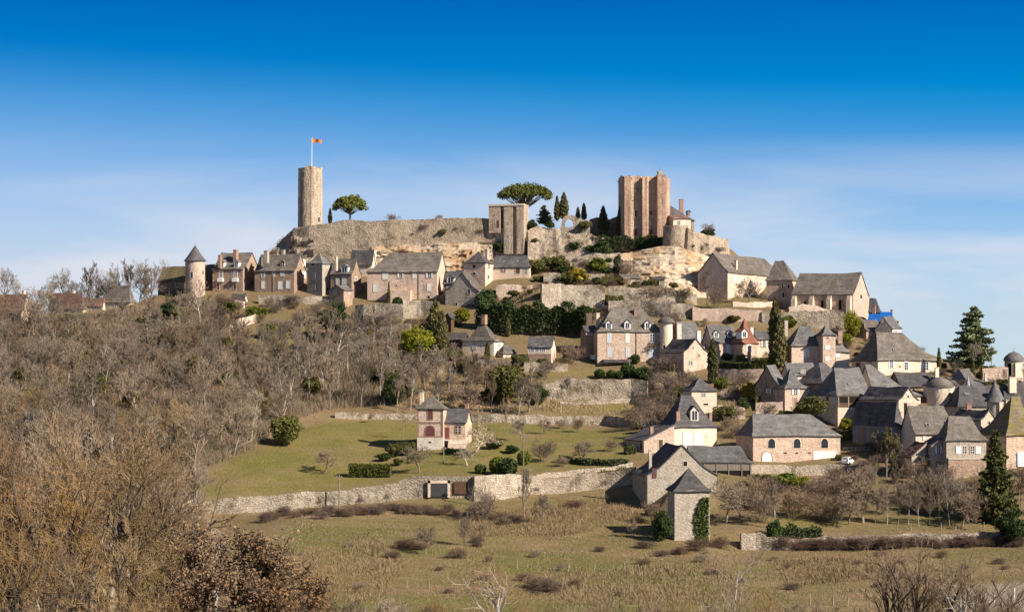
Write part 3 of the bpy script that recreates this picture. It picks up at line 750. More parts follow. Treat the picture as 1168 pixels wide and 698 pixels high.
def round_tower(name, label, cat, px, wp, yt, yb, wall, Y=None, roof=None, yroof=None, over=0.35, group=None, finial=None, flare=True, ragged=0.0, n=40, taper=0.97):
    C = at(px, yb, Y) if Y else og(px, yb)
    k_ = C.y / F; r = wp * k_ / 2; C = Vector((C.x, C.y + r, C.z)); k_ = C.y / F
    zt = (HY - yt) * k_ - C.z
    root = empty(name, C); tag(root, label, cat, group)
    m = MB(); rnd = random.Random(int(px))
    rows = 14
    m.lathe([(r * (1 - (1 - taper) * i / rows) * 1.0, -3 + (zt + 3) * i / rows) for i in range(rows + 1)], n, cap=True, jit=0.012, rnd=rnd)
    wobj = m.build('wall', M[wall], root)
    robj = None
    if roof:
        zr = (HY - yroof) * k_ - C.z; R_ = r + over
        h = zr - zt
        prof = [(r * taper - .1, zt - .02), (R_, zt - 0.10), (R_ * 0.80, zt + h * .14), (R_ * .5, zt + h * .46), (R_ * .22, zt + h * .78), (0.03, zr)] if flare else \
               [(r * taper - .1, zt - .02), (R_, zt - 0.05), (R_ * 0.97, zt + h * .2), (R_ * .82, zt + h * .5), (R_ * .5, zt + h * .8), (R_ * .18, zt + h * .97), (0.03, zr)]
        robj = MB().lathe(prof, n, cap=True, jit=0.008, rnd=rnd).build('roof', M[roof], root)
        if finial:
            zf = (HY - finial) * k_ - C.z
            MB().tube([(0, 0, zr - .1), (0, 0, zf)], [.06, .03], 6).build('finial', M['iron'], robj)
    return root, r, zt, k_, wobj

def on_round(root, r, ang, zc, w, h, name='window', pane='dark', frame='frame', arch=False):
    """opening on a round wall; ang measured from the viewer-facing side towards the right"""
    a = R(ang); fx, fy = math.sin(a), -math.cos(a); tx, ty = math.cos(a), math.sin(a)
    fp = lambda t, o, z: (fx * (r + o) + tx * t, fy * (r + o) + ty * t, z)
    m = MB(); g = .14
    for q in ((-w / 2 - g, -w / 2, zc - h / 2 - g, zc + h / 2 + g), (w / 2, w / 2 + g, zc - h / 2 - g, zc + h / 2 + g), (-w / 2, w / 2, zc - h / 2 - g, zc - h / 2), (-w / 2, w / 2, zc + h / 2, zc + h / 2 + g)):
        m.box(q[0], q[1], -.2, .06, q[2], q[3], fp)
    o = m.build(name, M[frame], root)
    MB().quad(fp(-w / 2, .03, zc - h / 2), fp(w / 2, .03, zc - h / 2), fp(w / 2, .03, zc + h / 2), fp(-w / 2, .03, zc + h / 2)).build('opening', M[pane], o)

def fbm(x, y, seed):
    t = 0
    for o, (f, g) in enumerate(((0.23, 1), (0.61, .5), (1.7, .25))):
        t += g * math.sin(x * f * 2.1 + seed * 1.7 + o + 1.3 * math.sin(y * f * 1.9 + seed + o * 2)) * math.cos(y * f * 2.3 + seed * 0.6 + 1.1 * math.sin(x * f * 1.3 + o))
    return t
def wall(name, label, cat, pts, mat='rubble', thick=0.9, rough=0.10, ragged=0.18, kind=None, group=None, deep=1.2, lean=0.0, step=0.7, Y=None):
    """free-standing or retaining masonry: pts = (column, row of top, row of base[, distance]) left to right"""
    P = []
    for q in pts:
        b = at(q[0], q[2], q[3]) if len(q) > 3 else og(q[0], q[2])
        P.append((b, (HY - q[1]) * b.y / F))
    rnd = random.Random(int(pts[0][0] * 13 + pts[0][1])); sd = rnd.uniform(0, 50)
    cols = []
    for (a, za), (b, zb) in zip(P, P[1:]):
        n = max(1, int((b - a).length / step))
        for i in range(n + (1 if b is P[-1][0] else 0)):
            t = i / n; cols.append((a.lerp(b, t), za + (zb - za) * t))
    o0 = cols[0][0]
    root_loc = Vector((o0.x, o0.y, o0.z))
    V, Fc = [], []; nc = len(cols)
    hmax = max(z - c.z for c, z in cols); nr = max(3, min(18, int((hmax + deep) / step)))
    for c, (b, zt) in enumerate(cols):
        d = (cols[min(c + 1, nc - 1)][0] - cols[max(c - 1, 0)][0]); d.z = 0; d.normalize()
        nrm = Vector((d.y, -d.x, 0)); zt += ragged * (fbm(c * step, 3.1, sd) + rnd.uniform(-.5, .5))
        for r_ in range(nr + 1):
            t = r_ / nr; z = (b.z - deep) + (zt - b.z + deep) * t
            off = rough * (fbm(c * step * .9, z * .7, sd) + rnd.uniform(-.16, .16)) - lean * t
            V.append((b + nrm * off) * 1.0); V[-1].z = z
        for r_ in (0, 1):
            q = b - nrm * (thick + lean); V.append(Vector((q.x, q.y, zt - 0.05 if r_ == 0 else b.z - deep)))
    rows = nr + 3
    for c in range(nc - 1):
        for r_ in range(rows - 1):
            a = c * rows + r_; Fc.append((a, a + rows, a + rows + 1, a + 1))
    Fc.append(tuple(range(rows))); Fc.append(tuple((nc - 1) * rows + i for i in range(rows))[::-1])
    m = MB(); m.v = [tuple(v - root_loc) for v in V]; m.f = Fc
    o = m.build(name, M[mat]); o.location = root_loc
    tag(o, label, None if kind else cat, group, kind)
    return o
def cliff(name, label, pts, mat='cliff', rough=1.3, seed=1.0, step=0.75):
    """rock face: pts = (column, row top, distance top, row base, distance base)"""
    V, Fc, cols = [], [], []
    for q, Q in zip(pts, pts[1:]):
        n = max(1, int(abs(Q[0] - q[0]) * q[4] / F / step))
        for i in range(n + (Q is pts[-1])):
            t = i / n; cols.append([x + (y - x) * t for x, y in zip(q, Q)])
    tops = [at(c[0], c[1], c[2]) for c in cols]; bots = [at(c[0], c[3], c[4]) for c in cols]
    h = max((a - b).length for a, b in zip(tops, bots)); nr = max(4, int(h / step))
    rnd = random.Random(int(seed * 100))
    for c, (T, B) in enumerate(zip(tops, bots)):
        for r_ in range(nr + 1):
            t = r_ / nr; p = B.lerp(T, t); z = p.z
            led = math.sin(z * 1.9 + fbm(p.x * .35, z * .2, seed) * 1.8) * .35 + math.sin(z * 4.3 + fbm(p.x * .5, 0, seed + 3) * 1.5) * .18
            o = rough * (led + .9 * fbm(p.x * .55, z * .5, seed) + rnd.uniform(-.22, .22)) * math.sin(math.pi * min(1, max(0.06, t))) ** .35
            V.append((p.x + rnd.uniform(-.1, .1), p.y - o - 0.5, z))
        V.append((T.x, T.y + 6, T.z - .6)); V.append((B.x, B.y + 6, B.z - 3))
    rows = nr + 3
    for c in range(len(cols) - 1):
        for r_ in range(rows - 1):
            a = c * rows + r_; Fc.append((a, a + rows, a + rows + 1, a + 1))
    m = MB(); m.v = V; m.f = Fc; o = m.build(name, M[mat]); tag(o, label, None, None, 'structure'); return o
# ------------------------------------------------------------------ castle on the summit
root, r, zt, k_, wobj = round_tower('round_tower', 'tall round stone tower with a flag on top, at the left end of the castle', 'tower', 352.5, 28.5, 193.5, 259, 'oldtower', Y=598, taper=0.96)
m = MB(); rnd = random.Random(4)
for i in range(13):
    a = 2 * math.pi * (i + .5) / 13; h = rnd.choice((.25, .5, .6, .7)); rr = r * .96 - .42
    b = MB().box(-.75, .75, -.42, .42, zt - .15, zt + h)
    ca, sa = math.cos(a), math.sin(a)
    m.add([(rr * ca - x * sa - y * ca * 0 + y * ca, rr * sa + x * ca + y * sa, z) for x, y, z in b.v], b.f)
m.build('merlons', M['oldtower'], root)
on_round(root, r * .985, 50, 1.9, .7, 1.9, 'doorway'); on_round(root, r * .985, 8, 5.5, .25, 1.0, 'arrow_slit'); on_round(root, r * .96, -20, 15.2, .3, 1.1, 'arrow_slit')
for a, z in ((30, 12.5), (38, 9.2), (-5, 10.8), (20, 6.4), (-28, 7.7)): on_round(root, r * .975, a, z, .22, .22, 'putlog_hole')
tw = root.location
fp_ = empty('flag_pole', (tw.x + .4, tw.y, tw.z + zt - .2)); tag(fp_, 'slim white flagpole flying a red and yellow flag on the round tower', 'flagpole')
ph = (193 - 155.5) * k_
MB().tube([(0, 0, 0), (.1, 0, ph)], [.11, .07], 8).build('pole', M['paint'], fp_)
def flag_strip(v0, v1, mat):
    m = MB(); n = 14; L = 2.7
    def P(u, v): return (.15 + L * u, .30 * math.sin(u * 6.5) * u ** .5, ph - .15 - 1.2 * v * (1 - .25 * u) - .75 * u - .16 * math.sin(u * 5.5 + v))
    for i in range(n): m.quad(P(i / n, v0), P((i + 1) / n, v0), P((i + 1) / n, v1), P(i / n, v1))
    return m.build('flag_stripe', M[mat], fl, solid=.02)
m = MB(); m.tube([(.12, 0, ph - .1), (.12, 0, ph - 1.5)], [.03, .03], 5); fl = m.build('flag', M['paint'], fp_)
for i in range(7): flag_strip(i / 7, (i + 1) / 7, ('flagred', 'gold')[i % 2])

wall('rampart', 'long ruined rampart of rough masonry running from the round tower',
     'rampart', [(333, 263, 296, 588), (352, 257, 300, 586), (376, 254.5, 302, 586), (398, 250.5, 303, 586), (420, 252, 304, 586), (445, 251, 302, 586), (470, 250, 300, 587), (495, 249.5, 300, 587), (515, 249, 300, 587), (540, 248.5, 300, 587), (560, 249, 300, 587)],
     mat='rampart', thick=1.6, rough=.16, ragged=.12, lean=.5)
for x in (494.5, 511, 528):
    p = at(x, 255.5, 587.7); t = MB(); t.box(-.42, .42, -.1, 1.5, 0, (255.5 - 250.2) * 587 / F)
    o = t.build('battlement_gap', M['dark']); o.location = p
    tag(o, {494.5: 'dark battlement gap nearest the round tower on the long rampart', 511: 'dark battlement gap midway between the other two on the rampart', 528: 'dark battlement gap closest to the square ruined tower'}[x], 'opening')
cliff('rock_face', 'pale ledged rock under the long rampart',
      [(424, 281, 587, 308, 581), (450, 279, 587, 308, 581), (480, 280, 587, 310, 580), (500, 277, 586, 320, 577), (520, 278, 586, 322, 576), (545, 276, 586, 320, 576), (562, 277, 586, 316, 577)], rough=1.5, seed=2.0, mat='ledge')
cliff('rock_face', 'weathered rock shoulder under the round tower', [(301, 294, 592, 318, 584), (312, 284, 592, 318, 584), (322, 273, 592, 318, 583), (336, 260, 590, 316, 583), (358, 258, 589, 312, 583)], rough=1.1, seed=5.3, mat='rampart')

def prism_tower(name, label, xl, xc, xr, yb, yt, a, wallm, Y, cat='tower'):
    return House(name, label, cat, xl, xc, xr, yb, yt, yt - .5, a, wall=wallm, noroof=True, Y=Y, d=None if xl < xc else 7.0, deep=4)
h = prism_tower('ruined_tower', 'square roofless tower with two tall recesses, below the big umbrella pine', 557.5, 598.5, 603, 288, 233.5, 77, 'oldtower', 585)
w_, d_, ze = h.w, h.d, h.ze
m = MB()
m.box(0, w_, 0, d_, ze - .02, ze + .2); m.build('wall_top', M['oldtower'], h.root)
h.box('buttress', 'oldtower', 'L', 558.5, 571.5, 236, 266, 0, .9); h.box('buttress', 'oldtower', 'L', 575.5, 585.5, 236, 290, 0, .9); h.box('buttress', 'oldtower', 'L', 590, 598.4, 236, 290, 0, .9)
h.box('coping', 'frame', 'L', 557.6, 598.4, 233, 235.3, -.05, 1.05)
h.box('recess_shade', 'dark', 'L', 572.2, 573.6, 240, 260, .0, .06)  # dark strip standing in for the buttress shadow between the piers
h.box('door', 'redpaint', 'L', 567.8, 570.2, 252, 260, .9, .97)
for x, y in ((565, 246), (580, 256), (580, 270), (594, 252), (563, 275), (590, 279)): h.box('putlog_hole', 'dark', 'L', x - .5, x + .5, y - .5, y + .5, .0, .93)

o = wall('curtain_wall', 'low crumbling wall between the square tower and the arch ruin', 'wall', [(602, 262, 292, 586), (612, 258, 290, 586), (625, 259, 288, 586), (640, 262, 287, 586)], mat='rampart', rough=.4, ragged=.5, lean=1.0)
wall('curtain_wall', 'rough stone footing under the pointed arch ruin', 'wall', [(602, 268, 296, 583), (625, 268, 296, 583), (650, 267, 295, 583), (672, 268, 294, 583), (690, 270, 292, 583)], mat='rampart', rough=.5, ragged=.4, lean=1.4)
# pointed arch ruin
A = empty('ruined_arch', at(649, 266, 590)); tag(A, 'ruined wall with a pointed arch open to the sky', 'arch')
k_ = 590 / F
def ax(px): return (px - 649) * k_
def az(py): return (266 - py) * k_
m = MB(); N = 10
zb = az(259.2)
outer = [(ax(640), zb), (ax(640.5), az(254)), (ax(642), az(249)), (ax(645), az(246.2)), (ax(652), az(245.6)), (ax(656), az(246.4)), (ax(659), az(250)), (ax(660), zb)]
ha, cxl, zs = 4.6 * k_, ax(649.2), az(255)
path_in = [(cxl - ha, zb), (cxl - ha, zs)] + [(cxl - ha * math.cos(t) ** 1.0 * (1 - .12 * math.sin(2 * t)), zs + ha * 1.12 * math.sin(t)) for t in (.3, .6, .9, 1.2)] + [(cxl, zs + ha * 1.22)]
path_in = path_in + [(2 * cxl - x, z) for x, z in path_in[::-1][1:]]
m.box(ax(639), ax(661), -.65, .65, az(272), zb)
def resample(pts, n):
    L = [0]
    for a, b in zip(pts, pts[1:]): L.append(L[-1] + math.hypot(b[0] - a[0], b[1] - a[1]))
    out = []
    for i in range(n + 1):
        s_ = L[-1] * i / n; j = max(q for q in range(len(L)) if L[q] <= s_ + 1e-9); j = min(j, len(pts) - 2)
        t = (s_ - L[j]) / max(1e-9, L[j + 1] - L[j]); out.append((pts[j][0] + (pts[j + 1][0] - pts[j][0]) * t, pts[j][1] + (pts[j + 1][1] - pts[j][1]) * t))
    return out
oo, ii_ = resample(outer, 24), resample(path_in, 24)
for i in range(24):
    a, b, c, d = oo[i], oo[i + 1], ii_[i + 1], ii_[i]
    for y, fl_ in ((-.6, 0), (.6, 1)): m.quad((a[0], y, a[1]), (b[0], y, b[1]), (c[0], y, c[1]), (d[0], y, d[1]))
    m.quad((a[0], -.6, a[1]), (b[0], -.6, b[1]), (b[0], .6, b[1]), (a[0], .6, a[1])); m.quad((d[0], -.6, d[1]), (c[0], -.6, c[1]), (c[0], .6, c[1]), (d[0], .6, d[1]))
m.build('arch', M['rubble'], A)
wall('curtain_wall', 'mossy ruined wall beside the pointed arch', 'wall', [(660, 249.5, 268, 591), (666, 250, 268, 591), (673, 250.5, 268, 591)], mat='rubble', rough=.2, ragged=.3)
wall('curtain_wall', 'shaded rampart wall stretching from the arch to the keep', 'wall', [(672, 251, 272, 604), (680, 249.5, 272, 602), (690, 252.5, 272, 601), (699, 248, 272, 601), (706, 244.5, 272, 601)], mat='brown', rough=.15, ragged=.3)

# keep
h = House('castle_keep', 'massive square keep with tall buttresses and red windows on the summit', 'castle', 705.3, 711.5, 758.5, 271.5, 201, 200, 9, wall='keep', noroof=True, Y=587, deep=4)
w_, d_, ze = h.w, h.d, h.ze
d_ = h.d = max(h.d, 9)
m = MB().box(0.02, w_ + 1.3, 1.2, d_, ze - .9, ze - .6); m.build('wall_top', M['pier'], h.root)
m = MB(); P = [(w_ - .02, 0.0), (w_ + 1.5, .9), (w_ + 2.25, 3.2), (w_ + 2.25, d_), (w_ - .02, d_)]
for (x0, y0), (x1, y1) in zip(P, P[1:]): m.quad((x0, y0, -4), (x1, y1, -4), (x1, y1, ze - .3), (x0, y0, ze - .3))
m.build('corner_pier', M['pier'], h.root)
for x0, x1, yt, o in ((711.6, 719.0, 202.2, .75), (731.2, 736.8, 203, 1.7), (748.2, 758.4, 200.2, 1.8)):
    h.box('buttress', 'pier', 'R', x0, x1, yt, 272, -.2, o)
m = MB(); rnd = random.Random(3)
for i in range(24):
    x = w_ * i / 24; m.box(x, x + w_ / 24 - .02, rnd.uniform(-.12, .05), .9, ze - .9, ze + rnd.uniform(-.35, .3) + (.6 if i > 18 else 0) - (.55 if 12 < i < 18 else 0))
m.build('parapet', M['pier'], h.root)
for x, y, w, hh, kk, sh in ((725.3, 243.6, 3.2, 6.5, 'd', 'redpaint'), (742.2, 242.8, 3.4, 5.5, 'd', 'redpaint'), (724.8, 265, 3.6, 6.4, 'd', 'redpaint'), (742.2, 265, 3.8, 6.4, 'd', 'redpaint')):
    h.win('R', x, y, w, hh, kk, 'pink' if y < 250 else 'pier', sh)
for x, y in ((737.5, 256.5), (722, 229), (741, 222), (726, 215)): h.box('putlog_hole', 'dark', 'R', x - .6, x + .6, y - .5, y + .5, 0, .05)
m = MB().box(w_ * .86, w_ * .97, 1.0, 2.6, ze, ze + 1.7); m.build('stair_turret', M['grey'], h.root)
MB().tube([(w_ * .91, 1.8, ze + 1.6), (w_ * .91, 1.8, ze + 3.0)], [.05, .03], 5).build('aerial', M['iron'], h.root)

h = House('castle_house', 'dark slate roofed house with brick chimney behind the keep', 'house', 764, 767, 791.5, 268, 250, 229, 8, wall='brown', roof='slate', ridge='R', e1=1.7, Y=600, d=9)
h.chimney(777, 227.5, 5.0, 'brick', pos=.5)
h.dormer(786, 240, 245, 3.0, wall='brown')
h = House('castle_annex', 'pale rendered annex with one window at the foot of the keep', 'house', 764, 768, 788, 266, 248.5, 245, 14, wall='cream', roof='tileb', mono='F', Y=586, d=5)
h.wins('R', [(774.3, 254.5, 3.2, 4.2, 'w')])
round_tower('bastion', 'bulging round bastion under the keep with the pale annex', 'tower', 772, 32, 258, 288, 'rampart', Y=573, taper=.90)
wall('rampart', 'high rampart bending round the right end of the castle rock', 'rampart', [(777, 260, 294, 574.5), (784, 261, 296, 573), (792, 262.5, 298, 573), (804, 266, 300, 575), (816, 269.5, 300, 577), (826, 270.5, 300, 580), (833.5, 273, 298, 586), (833.8, 275, 296, 604)], mat='rampart', rough=.2, ragged=.3, lean=.8)
cliff('rock_face', 'sunlit ochre limestone cliff below the keep',
      [(706, 290, 580, 318, 568), (722, 287, 580, 324, 565), (738, 284, 578, 330, 560), (752, 281, 576, 333, 559), (770, 281, 573, 338, 557), (788, 286, 572, 342, 556), (806, 292, 573, 344, 557), (822, 298, 580, 340, 561), (836, 304, 584, 330, 570)], rough=1.15, seed=9.1)
cliff('rock_face', 'broken pale rocks among the shrubs left of the cliff', [(645, 291, 582, 312, 574), (662, 293, 581, 313, 573), (678, 288, 581, 312, 572), (692, 290, 580, 312, 572), (708, 288, 580, 318, 570)], rough=.9, seed=4.4, mat='rubble')

# ------------------------------------------------------------------ houses on the left shoulder of the hill
h = House('village_house', 'brown tiled house with pink gable at the far left edge', 'house', -22, 24, 37, 372, 355.5, 335.5, 66, wall='pink', roof='tileb', ridge='L', Y=546)
h.chimney(27.5, 331.5, 3.6, 'cream', pos=.12); h.wins('L', [(8, 362, 3, 5, 'w')])
h = House('village_house', 'house with rust brown roof half hidden by bare trees on the left ridge', 'house', 57, 95, 99, 366, 349, 334, 74, wall='cream', roof='tileb', ridge='L', e0=1.0, Y=562)
h.wins('L', [(76, 356, 3, 5, 'w'), (86, 356, 3, 5, 'w')]); h.chimney(84, 331.5, 3, 'cream')
h = House('village_house', 'low wing with a row of small windows between two tree-screened houses', 'house', 95, 117, 120, 363, 347, 339, 74, wall='cream', roof='tileb', ridge='L', Y=566)
h.wins('L', [(106, 352, 2.2, 5, 'w'), (110, 352, 2.2, 5, 'w'), (115, 352, 2.2, 5, 'w')])
h = House('village_house', 'steep domed brown roof house behind bare trees on the left ridge', 'house', 115, 148, 155, 362, 343, 325, 74, wall='cream', roof='lauze', ridge='L', e0=.55, e1=.55, Y=568)
h.wins('L', [(131, 348, 2.6, 5, 'w'), (137, 348, 2.6, 5, 'w')])
h = House('turret_house', 'mossy roofed house beside the pointed turret', 'house', 180, 211, 216, 344, 318.5, 303.5, 74, wall='brown', roof='lauzem', ridge='L', e1=.6, Y=577)
h.wins('L', [(202.5, 323.5, 3.2, 6.5, 'w', 'frame'), (187, 322, 2, 3, 'k')])
round_tower('round_turret', 'round turret with a pointed slate cap beside the mossy roofed house', 'tower', 220.8, 23, 297.5, 336, 'warm', Y=569, roof='slate', yroof=280, finial=277, over=.4)
on_round(bpy.data.objects['round_turret'], 23 * 569 / F / 2 * .985, -12, 5.3, .7, 1.6, 'window', 'glass')
on_round(bpy.data.objects['round_turret'], 23 * 569 / F / 2 * .985, 60, 6.0, .5, 1.1, 'window', 'dark')
h = House('village_house', 'low plain roofed house between the turret and the twin dormer house', 'house', 229, 250, 254, 341, 322, 301.5, 74, wall='brown', roof='lauze', ridge='L', Y=579)
h = House('village_house', 'tall house with two white dormers and balconies near the turret', 'house', 242.5, 277, 297.5, 336, 306, 288, 73, wall='brown', roof='lauze', ridge='L', Y=571)
h.wins('L', [(252, 313, 3.2, 7, 'w', 'paint'), (268.8, 313, 3.2, 7, 'w', 'paint'), (249, 327, 2.6, 7, 'd', 'frame', 'redpaint'), (268, 327, 2.6, 5, 'k')])
for x in (252, 268.8): h.box('balcony', 'paint', 'L', x - 3.2, x + 3.2, 317.5, 321.5, .05, .7)
h.dormer(252.8, 296, 305, 5, wall='paint', face='L'); h.dormer(269.6, 296, 305, 5, wall='paint', face='L')
h.chimney(251, 291, 3.6, 'brick', pos=.75, yb=306); h.chimney(269, 285, 5, 'terra', pos=.4, yb=303)
h.wins('R', [(289, 305, 1.6, 3, 'k')])
h = House('village_house', 'brown stone house with white shutters and three chimneys under the round tower', 'house', 290.5, 335.5, 350, 340, 308, 289.8, 74, wall='brown', roof='lauze', ridge='L', Y=567)
h.wins('L', [(300, 313, 3.2, 6.5, 'w', 'paint'), (300, 325, 3.4, 8, 'c'), (312, 313, 2.0, 4, 'w', 'paint'), (322, 311.5, 3.6, 6.5, 'c', 'frame', 'bluepaint'), (319.5, 325.5, 4, 8.5, 'c'), (328.5, 324.5, 4, 8.5, 'c')])
h.box('drainpipe', 'palepost', 'L', 311.3, 311.9, 309, 334, .02, .12)
h.wins('R', [(346.8, 300, 2.8, 7, 'c'), (346.6, 313.5, 3.2, 7, 'c')])
h.dormer(322, 297, 304, 5, wall='brown', face='L'); h.chimney(304, 286, 5, 'grey', pos=.7, yb=300); h.chimney(323, 285, 4, 'grey', pos=.8, yb=297); h.chimney(297.5, 294, 2.6, 'grey', pos=.9, yb=303)
h = House('tower_house', 'narrow tower house with pyramid roof under the long rampart', 'house', 350.5, 367.5, 378.5, 338, 299.5, 288, 58, wall='grey', roof='slateg', ridge='R', e0='p', Y=565, flare=.3)
h.wins('L', [(357.8, 315, 2.6, 6, 'w'), (357.8, 327.5, 2.6, 4.5, 'w'), (357, 301.5, 4, 2.5, 'k')])
h.wins('R', [(373.5, 303, 2.4, 3.5, 'w', 'paint'), (373, 318, 2.6, 5, 'w', 'paint'), (373.5, 330, 2.4, 3, 'k')])
h = House('village_house', 'narrow house with one white dormer beside the pyramid roofed tower house', 'house', 377, 401, 412, 342, 311, 295, 68, wall='brown', roof='lauze', ridge='L', Y=563)
h.dormer(393, 301, 311, 8, wall='paint', face='L', roof='slateg'); h.wins('L', [(385, 321, 3, 7, 'c'), (392.5, 320.5, 4, 8, 'c')]); h.chimney(383.5, 292.5, 2.4, 'cream', pos=.1, yb=309)
h.wins('R', [(406, 318, 2.2, 4, 'w', 'paint'), (406, 328, 2, 3, 'k')])
h = House('shed', 'small gabled stone outhouse in front of the narrow white dormer house', 'shed', 375.5, 392, 402, 344, 330, 324.5, 60, wall='brown', roof='slateg', ridge='R', Y=556)
h.wins('L', [(382, 333.5, 2.4, 4.5, 'w')]); h.wins('R', [(397.5, 334, 1.8, 3, 'w')])
h = House('village_house', 'dark shaded house tucked under the rampart behind tall chimney', 'house', 400, 424, 428, 312, 300, 285, 72, wall='cream', roof='slate', ridge='L', Y=579)
h.chimney(426, 285.5, 5, 'cream', pos=.1, yb=302)
h = House('village_house', 'broad house with big stone slate roof and white shutters under the rampart', 'house', 419, 498.5, 509.5, 345, 309, 287.3, 80, wall='warm', roof='lauze', ridge='L', e1=.75, Y=559, slope=.75)
h.wins('L', [(439.5, 314.5, 6, 8, 'c'), (457, 313.5, 3.2, 7, 's'), (489.8, 313.5, 3.6, 7, 's'), (472.6, 313.5, 3.2, 7, 'c'), (428, 328.5, 4, 8.5, 'c'), (489.3, 327.5, 4, 8.5, 'c'), (452.5, 326, 1.2, 2, 'k'), (489, 340, 2.6, 5, 'k')])
h.box('drainpipe', 'palepost', 'L', 477.3, 477.9, 309, 341, .02, .14); h.box('terrace', 'warm', 'L', 444, 470, 331.5, 345, 0, 2.2)
h = House('village_house', 'small house with a glazed white dormer squeezed between two stone gables', 'house', 505.5, 525, 530, 344, 322, 309, 74, wall='brown', roof='slate', ridge='L', Y=558)
h.dormer(514, 313.5, 322.5, 9, wall='paint', face='L', roof='slate'); h.wins('L', [(510.5, 328.5, 1.8, 4, 'w'), (513.5, 328.5, 1.8, 4, 'w'), (517, 328.5, 1.8, 4, 'w')])
h = House('village_house', 'tall stone gable facing the meadow above the dark hedge', 'house', 508, 545.5, 555, 354, 331, 310.7, 70, wall='grey', roof='lauze', ridge='R', Y=551)
h.wins('L', [(535, 332.8, 2.6, 5.5, 'k', 'frame'), (535.2, 321, 1.6, 2, 'k'), (520.6, 348, 2.4, 5, 'k')]); h.box('door', 'redpaint', 'L', 533, 541, 347, 355, .02, .08)
h = House('tower_house', 'pale tower house with slate pyramid roof right of the broad house', 'house', 529, 553.5, 563, 332, 298.5, 286.3, 66, wall='warm', roof='slate', ridge='R', e0='p', Y=563)
h.wins('L', [(540.8, 304, 2.6, 3.4, 'k', 'frame'), (541, 312, 3, 2.4, 'k')]); h.wins('R', [(557.5, 303.5, 2.4, 5, 'w', 'paint'), (557, 316, 1.6, 3, 'k')])
h.chimney(555.5, 284.5, 4.5, 'grey', pos=.7, yb=297); h.chimney(550, 285.5, 2, 'terra', pos=.9, yb=293)
h = House('village_house', 'low pale house with two roof lights below the square ruined tower', 'house', 563, 604, 609, 324, 304, 291.5, 80, wall='cream', roof='slate', ridge='L', e0=.4, Y=566)
h.wins('L', [(574, 308, 4, 4, 'w', 'terra'), (590.5, 309, 5, 6, 'd', 'frame', 'brownwood'), (600, 309.5, 3, 5, 'w')]); h.chimney(609, 291, 1.8, 'cream', pos=.2, yb=304)
for x in (573, 588.5):
    t = h.along('L', x); h.box('skylight', 'lead', 'L', x - 1.2, x + 1.2, 296.5, 299, -2.4, -1.9)

# ------------------------------------------------------------------ houses in the middle of the slope
h = House('manor_house', 'large sandstone manor with three white dormers and grey slate roof', 'manor', 677, 681.5, 756, 414, 377, 349, 7, wall='pink', roof='lauze', ridge='R', e0=.95, e1=.95, Y=503, d=9.5, flare=.25, slope=.7)
for x in (694.6, 715.8, 738.8): h.dormer(x, 364.8, 375, 7, wall='paint')
h.wins('R', [(695, 385.5, 4, 10, 'c', 'frame', 'bluepaint'), (715.8, 385.5, 4, 10, 'c', 'frame', 'paint'), (743.8, 385.5, 4.6, 9, 'w', 'paint'), (695.2, 401.5, 4, 11, 'c', 'frame', 'bluepaint'), (716.2, 401.5, 4, 10, 'c', 'frame', 'bluepaint'), (743, 402.5, 6, 10, 'c', 'frame', 'bluepaint')])
h.chimney(724.6, 351.5, 3.4, 'terra', pos=.35); h.box('drainpipe', 'iron', 'R', 725.2, 725.9, 378, 412, .02, .12)
h.box('balcony', 'bluepaint', 'L', 676, 680.5, 405, 410, .1, 1.0)
h.box('awning', 'slate', 'R', 687, 717, 410, 413.5, .1, 2.2)
rt, r, zt, k_, _ = round_tower('round_turret', 'slim round turret with stone cap at the right corner of the manor', 'tower', 760.3, 15, 368, 416, 'cream', Y=503, roof='lauze', yroof=361, flare=False, over=.5)
on_round(rt, r, -20, 4.2, .5, .9)
h = House('village_house', 'low wing with slate roof tucked behind the left side of the manor', 'house', 665, 668, 681, 392, 377, 371, 10, wall='brown', roof='slate', ridge='R', Y=508, d=6)
h.wins('R', [(670, 380.5, 2, 3, 'w'), (674, 380.5, 2, 3, 'w')]); h.chimney(682, 357, 4, 'cream', pos=.3, yb=375)
h = House('pavilion_house', 'steep pyramid roofed cottage with red capped chimney below the dark hedge', 'house', 527.5, 563.5, 574, 410, 388, 365, 68, wall='cream', roof='lauze', ridge='R', e0='p', Y=508, flare=.35, slope=.5)
h.wins('L', [(541, 395, 4, 6, 'c', 'frame', 'bluepaint')]); h.chimney(552.5, 359, 6, 'terra', pos=.45, yb=370); h.wins('R', [(569, 394, 2, 3.5, 'w', 'paint')])
h = House('shed', 'dark lean-to left of the steep pyramid roofed cottage', 'shed', 509, 531, 534, 398, 386, 379, 74, wall='brownwood', roof='slate', ridge='L', Y=512)
h.wins('L', [(517, 390, 3, 3, 'k')])
h = House('shed', 'thatch coloured outhouse roof right of the steep pyramid roofed cottage', 'shed', 570, 574, 588, 408, 402, 393, 25, wall='cream', roof='lauze', ridge='R', e0=.5, Y=506, d=5)
h = House('shed', 'red boarded hut beside the tall dark cypresses', 'shed', 511, 514.5, 518, 371, 362, 357, 45, wall='brownwood', roof='slate', ridge='R', Y=525, d=2.5)
h = House('cottage', 'small cottage with white upper storey over brown stone base', 'house', 602, 629, 634, 417, 395, 383.5, 78, wall='cream', roof='slate', ridge='L', Y=502)
h.wins('L', [(607, 399, 3.6, 4, 'w', 'paint'), (612.5, 399, 3.6, 4, 'w', 'paint'), (620, 399, 3.6, 4, 'w', 'paint')]); h.box('base_wall', 'brown', 'L', 602.3, 628.8, 403.5, 418, 0, .25); h.chimney(625.5, 386, 2.6, 'frame', pos=.3, yb=396)
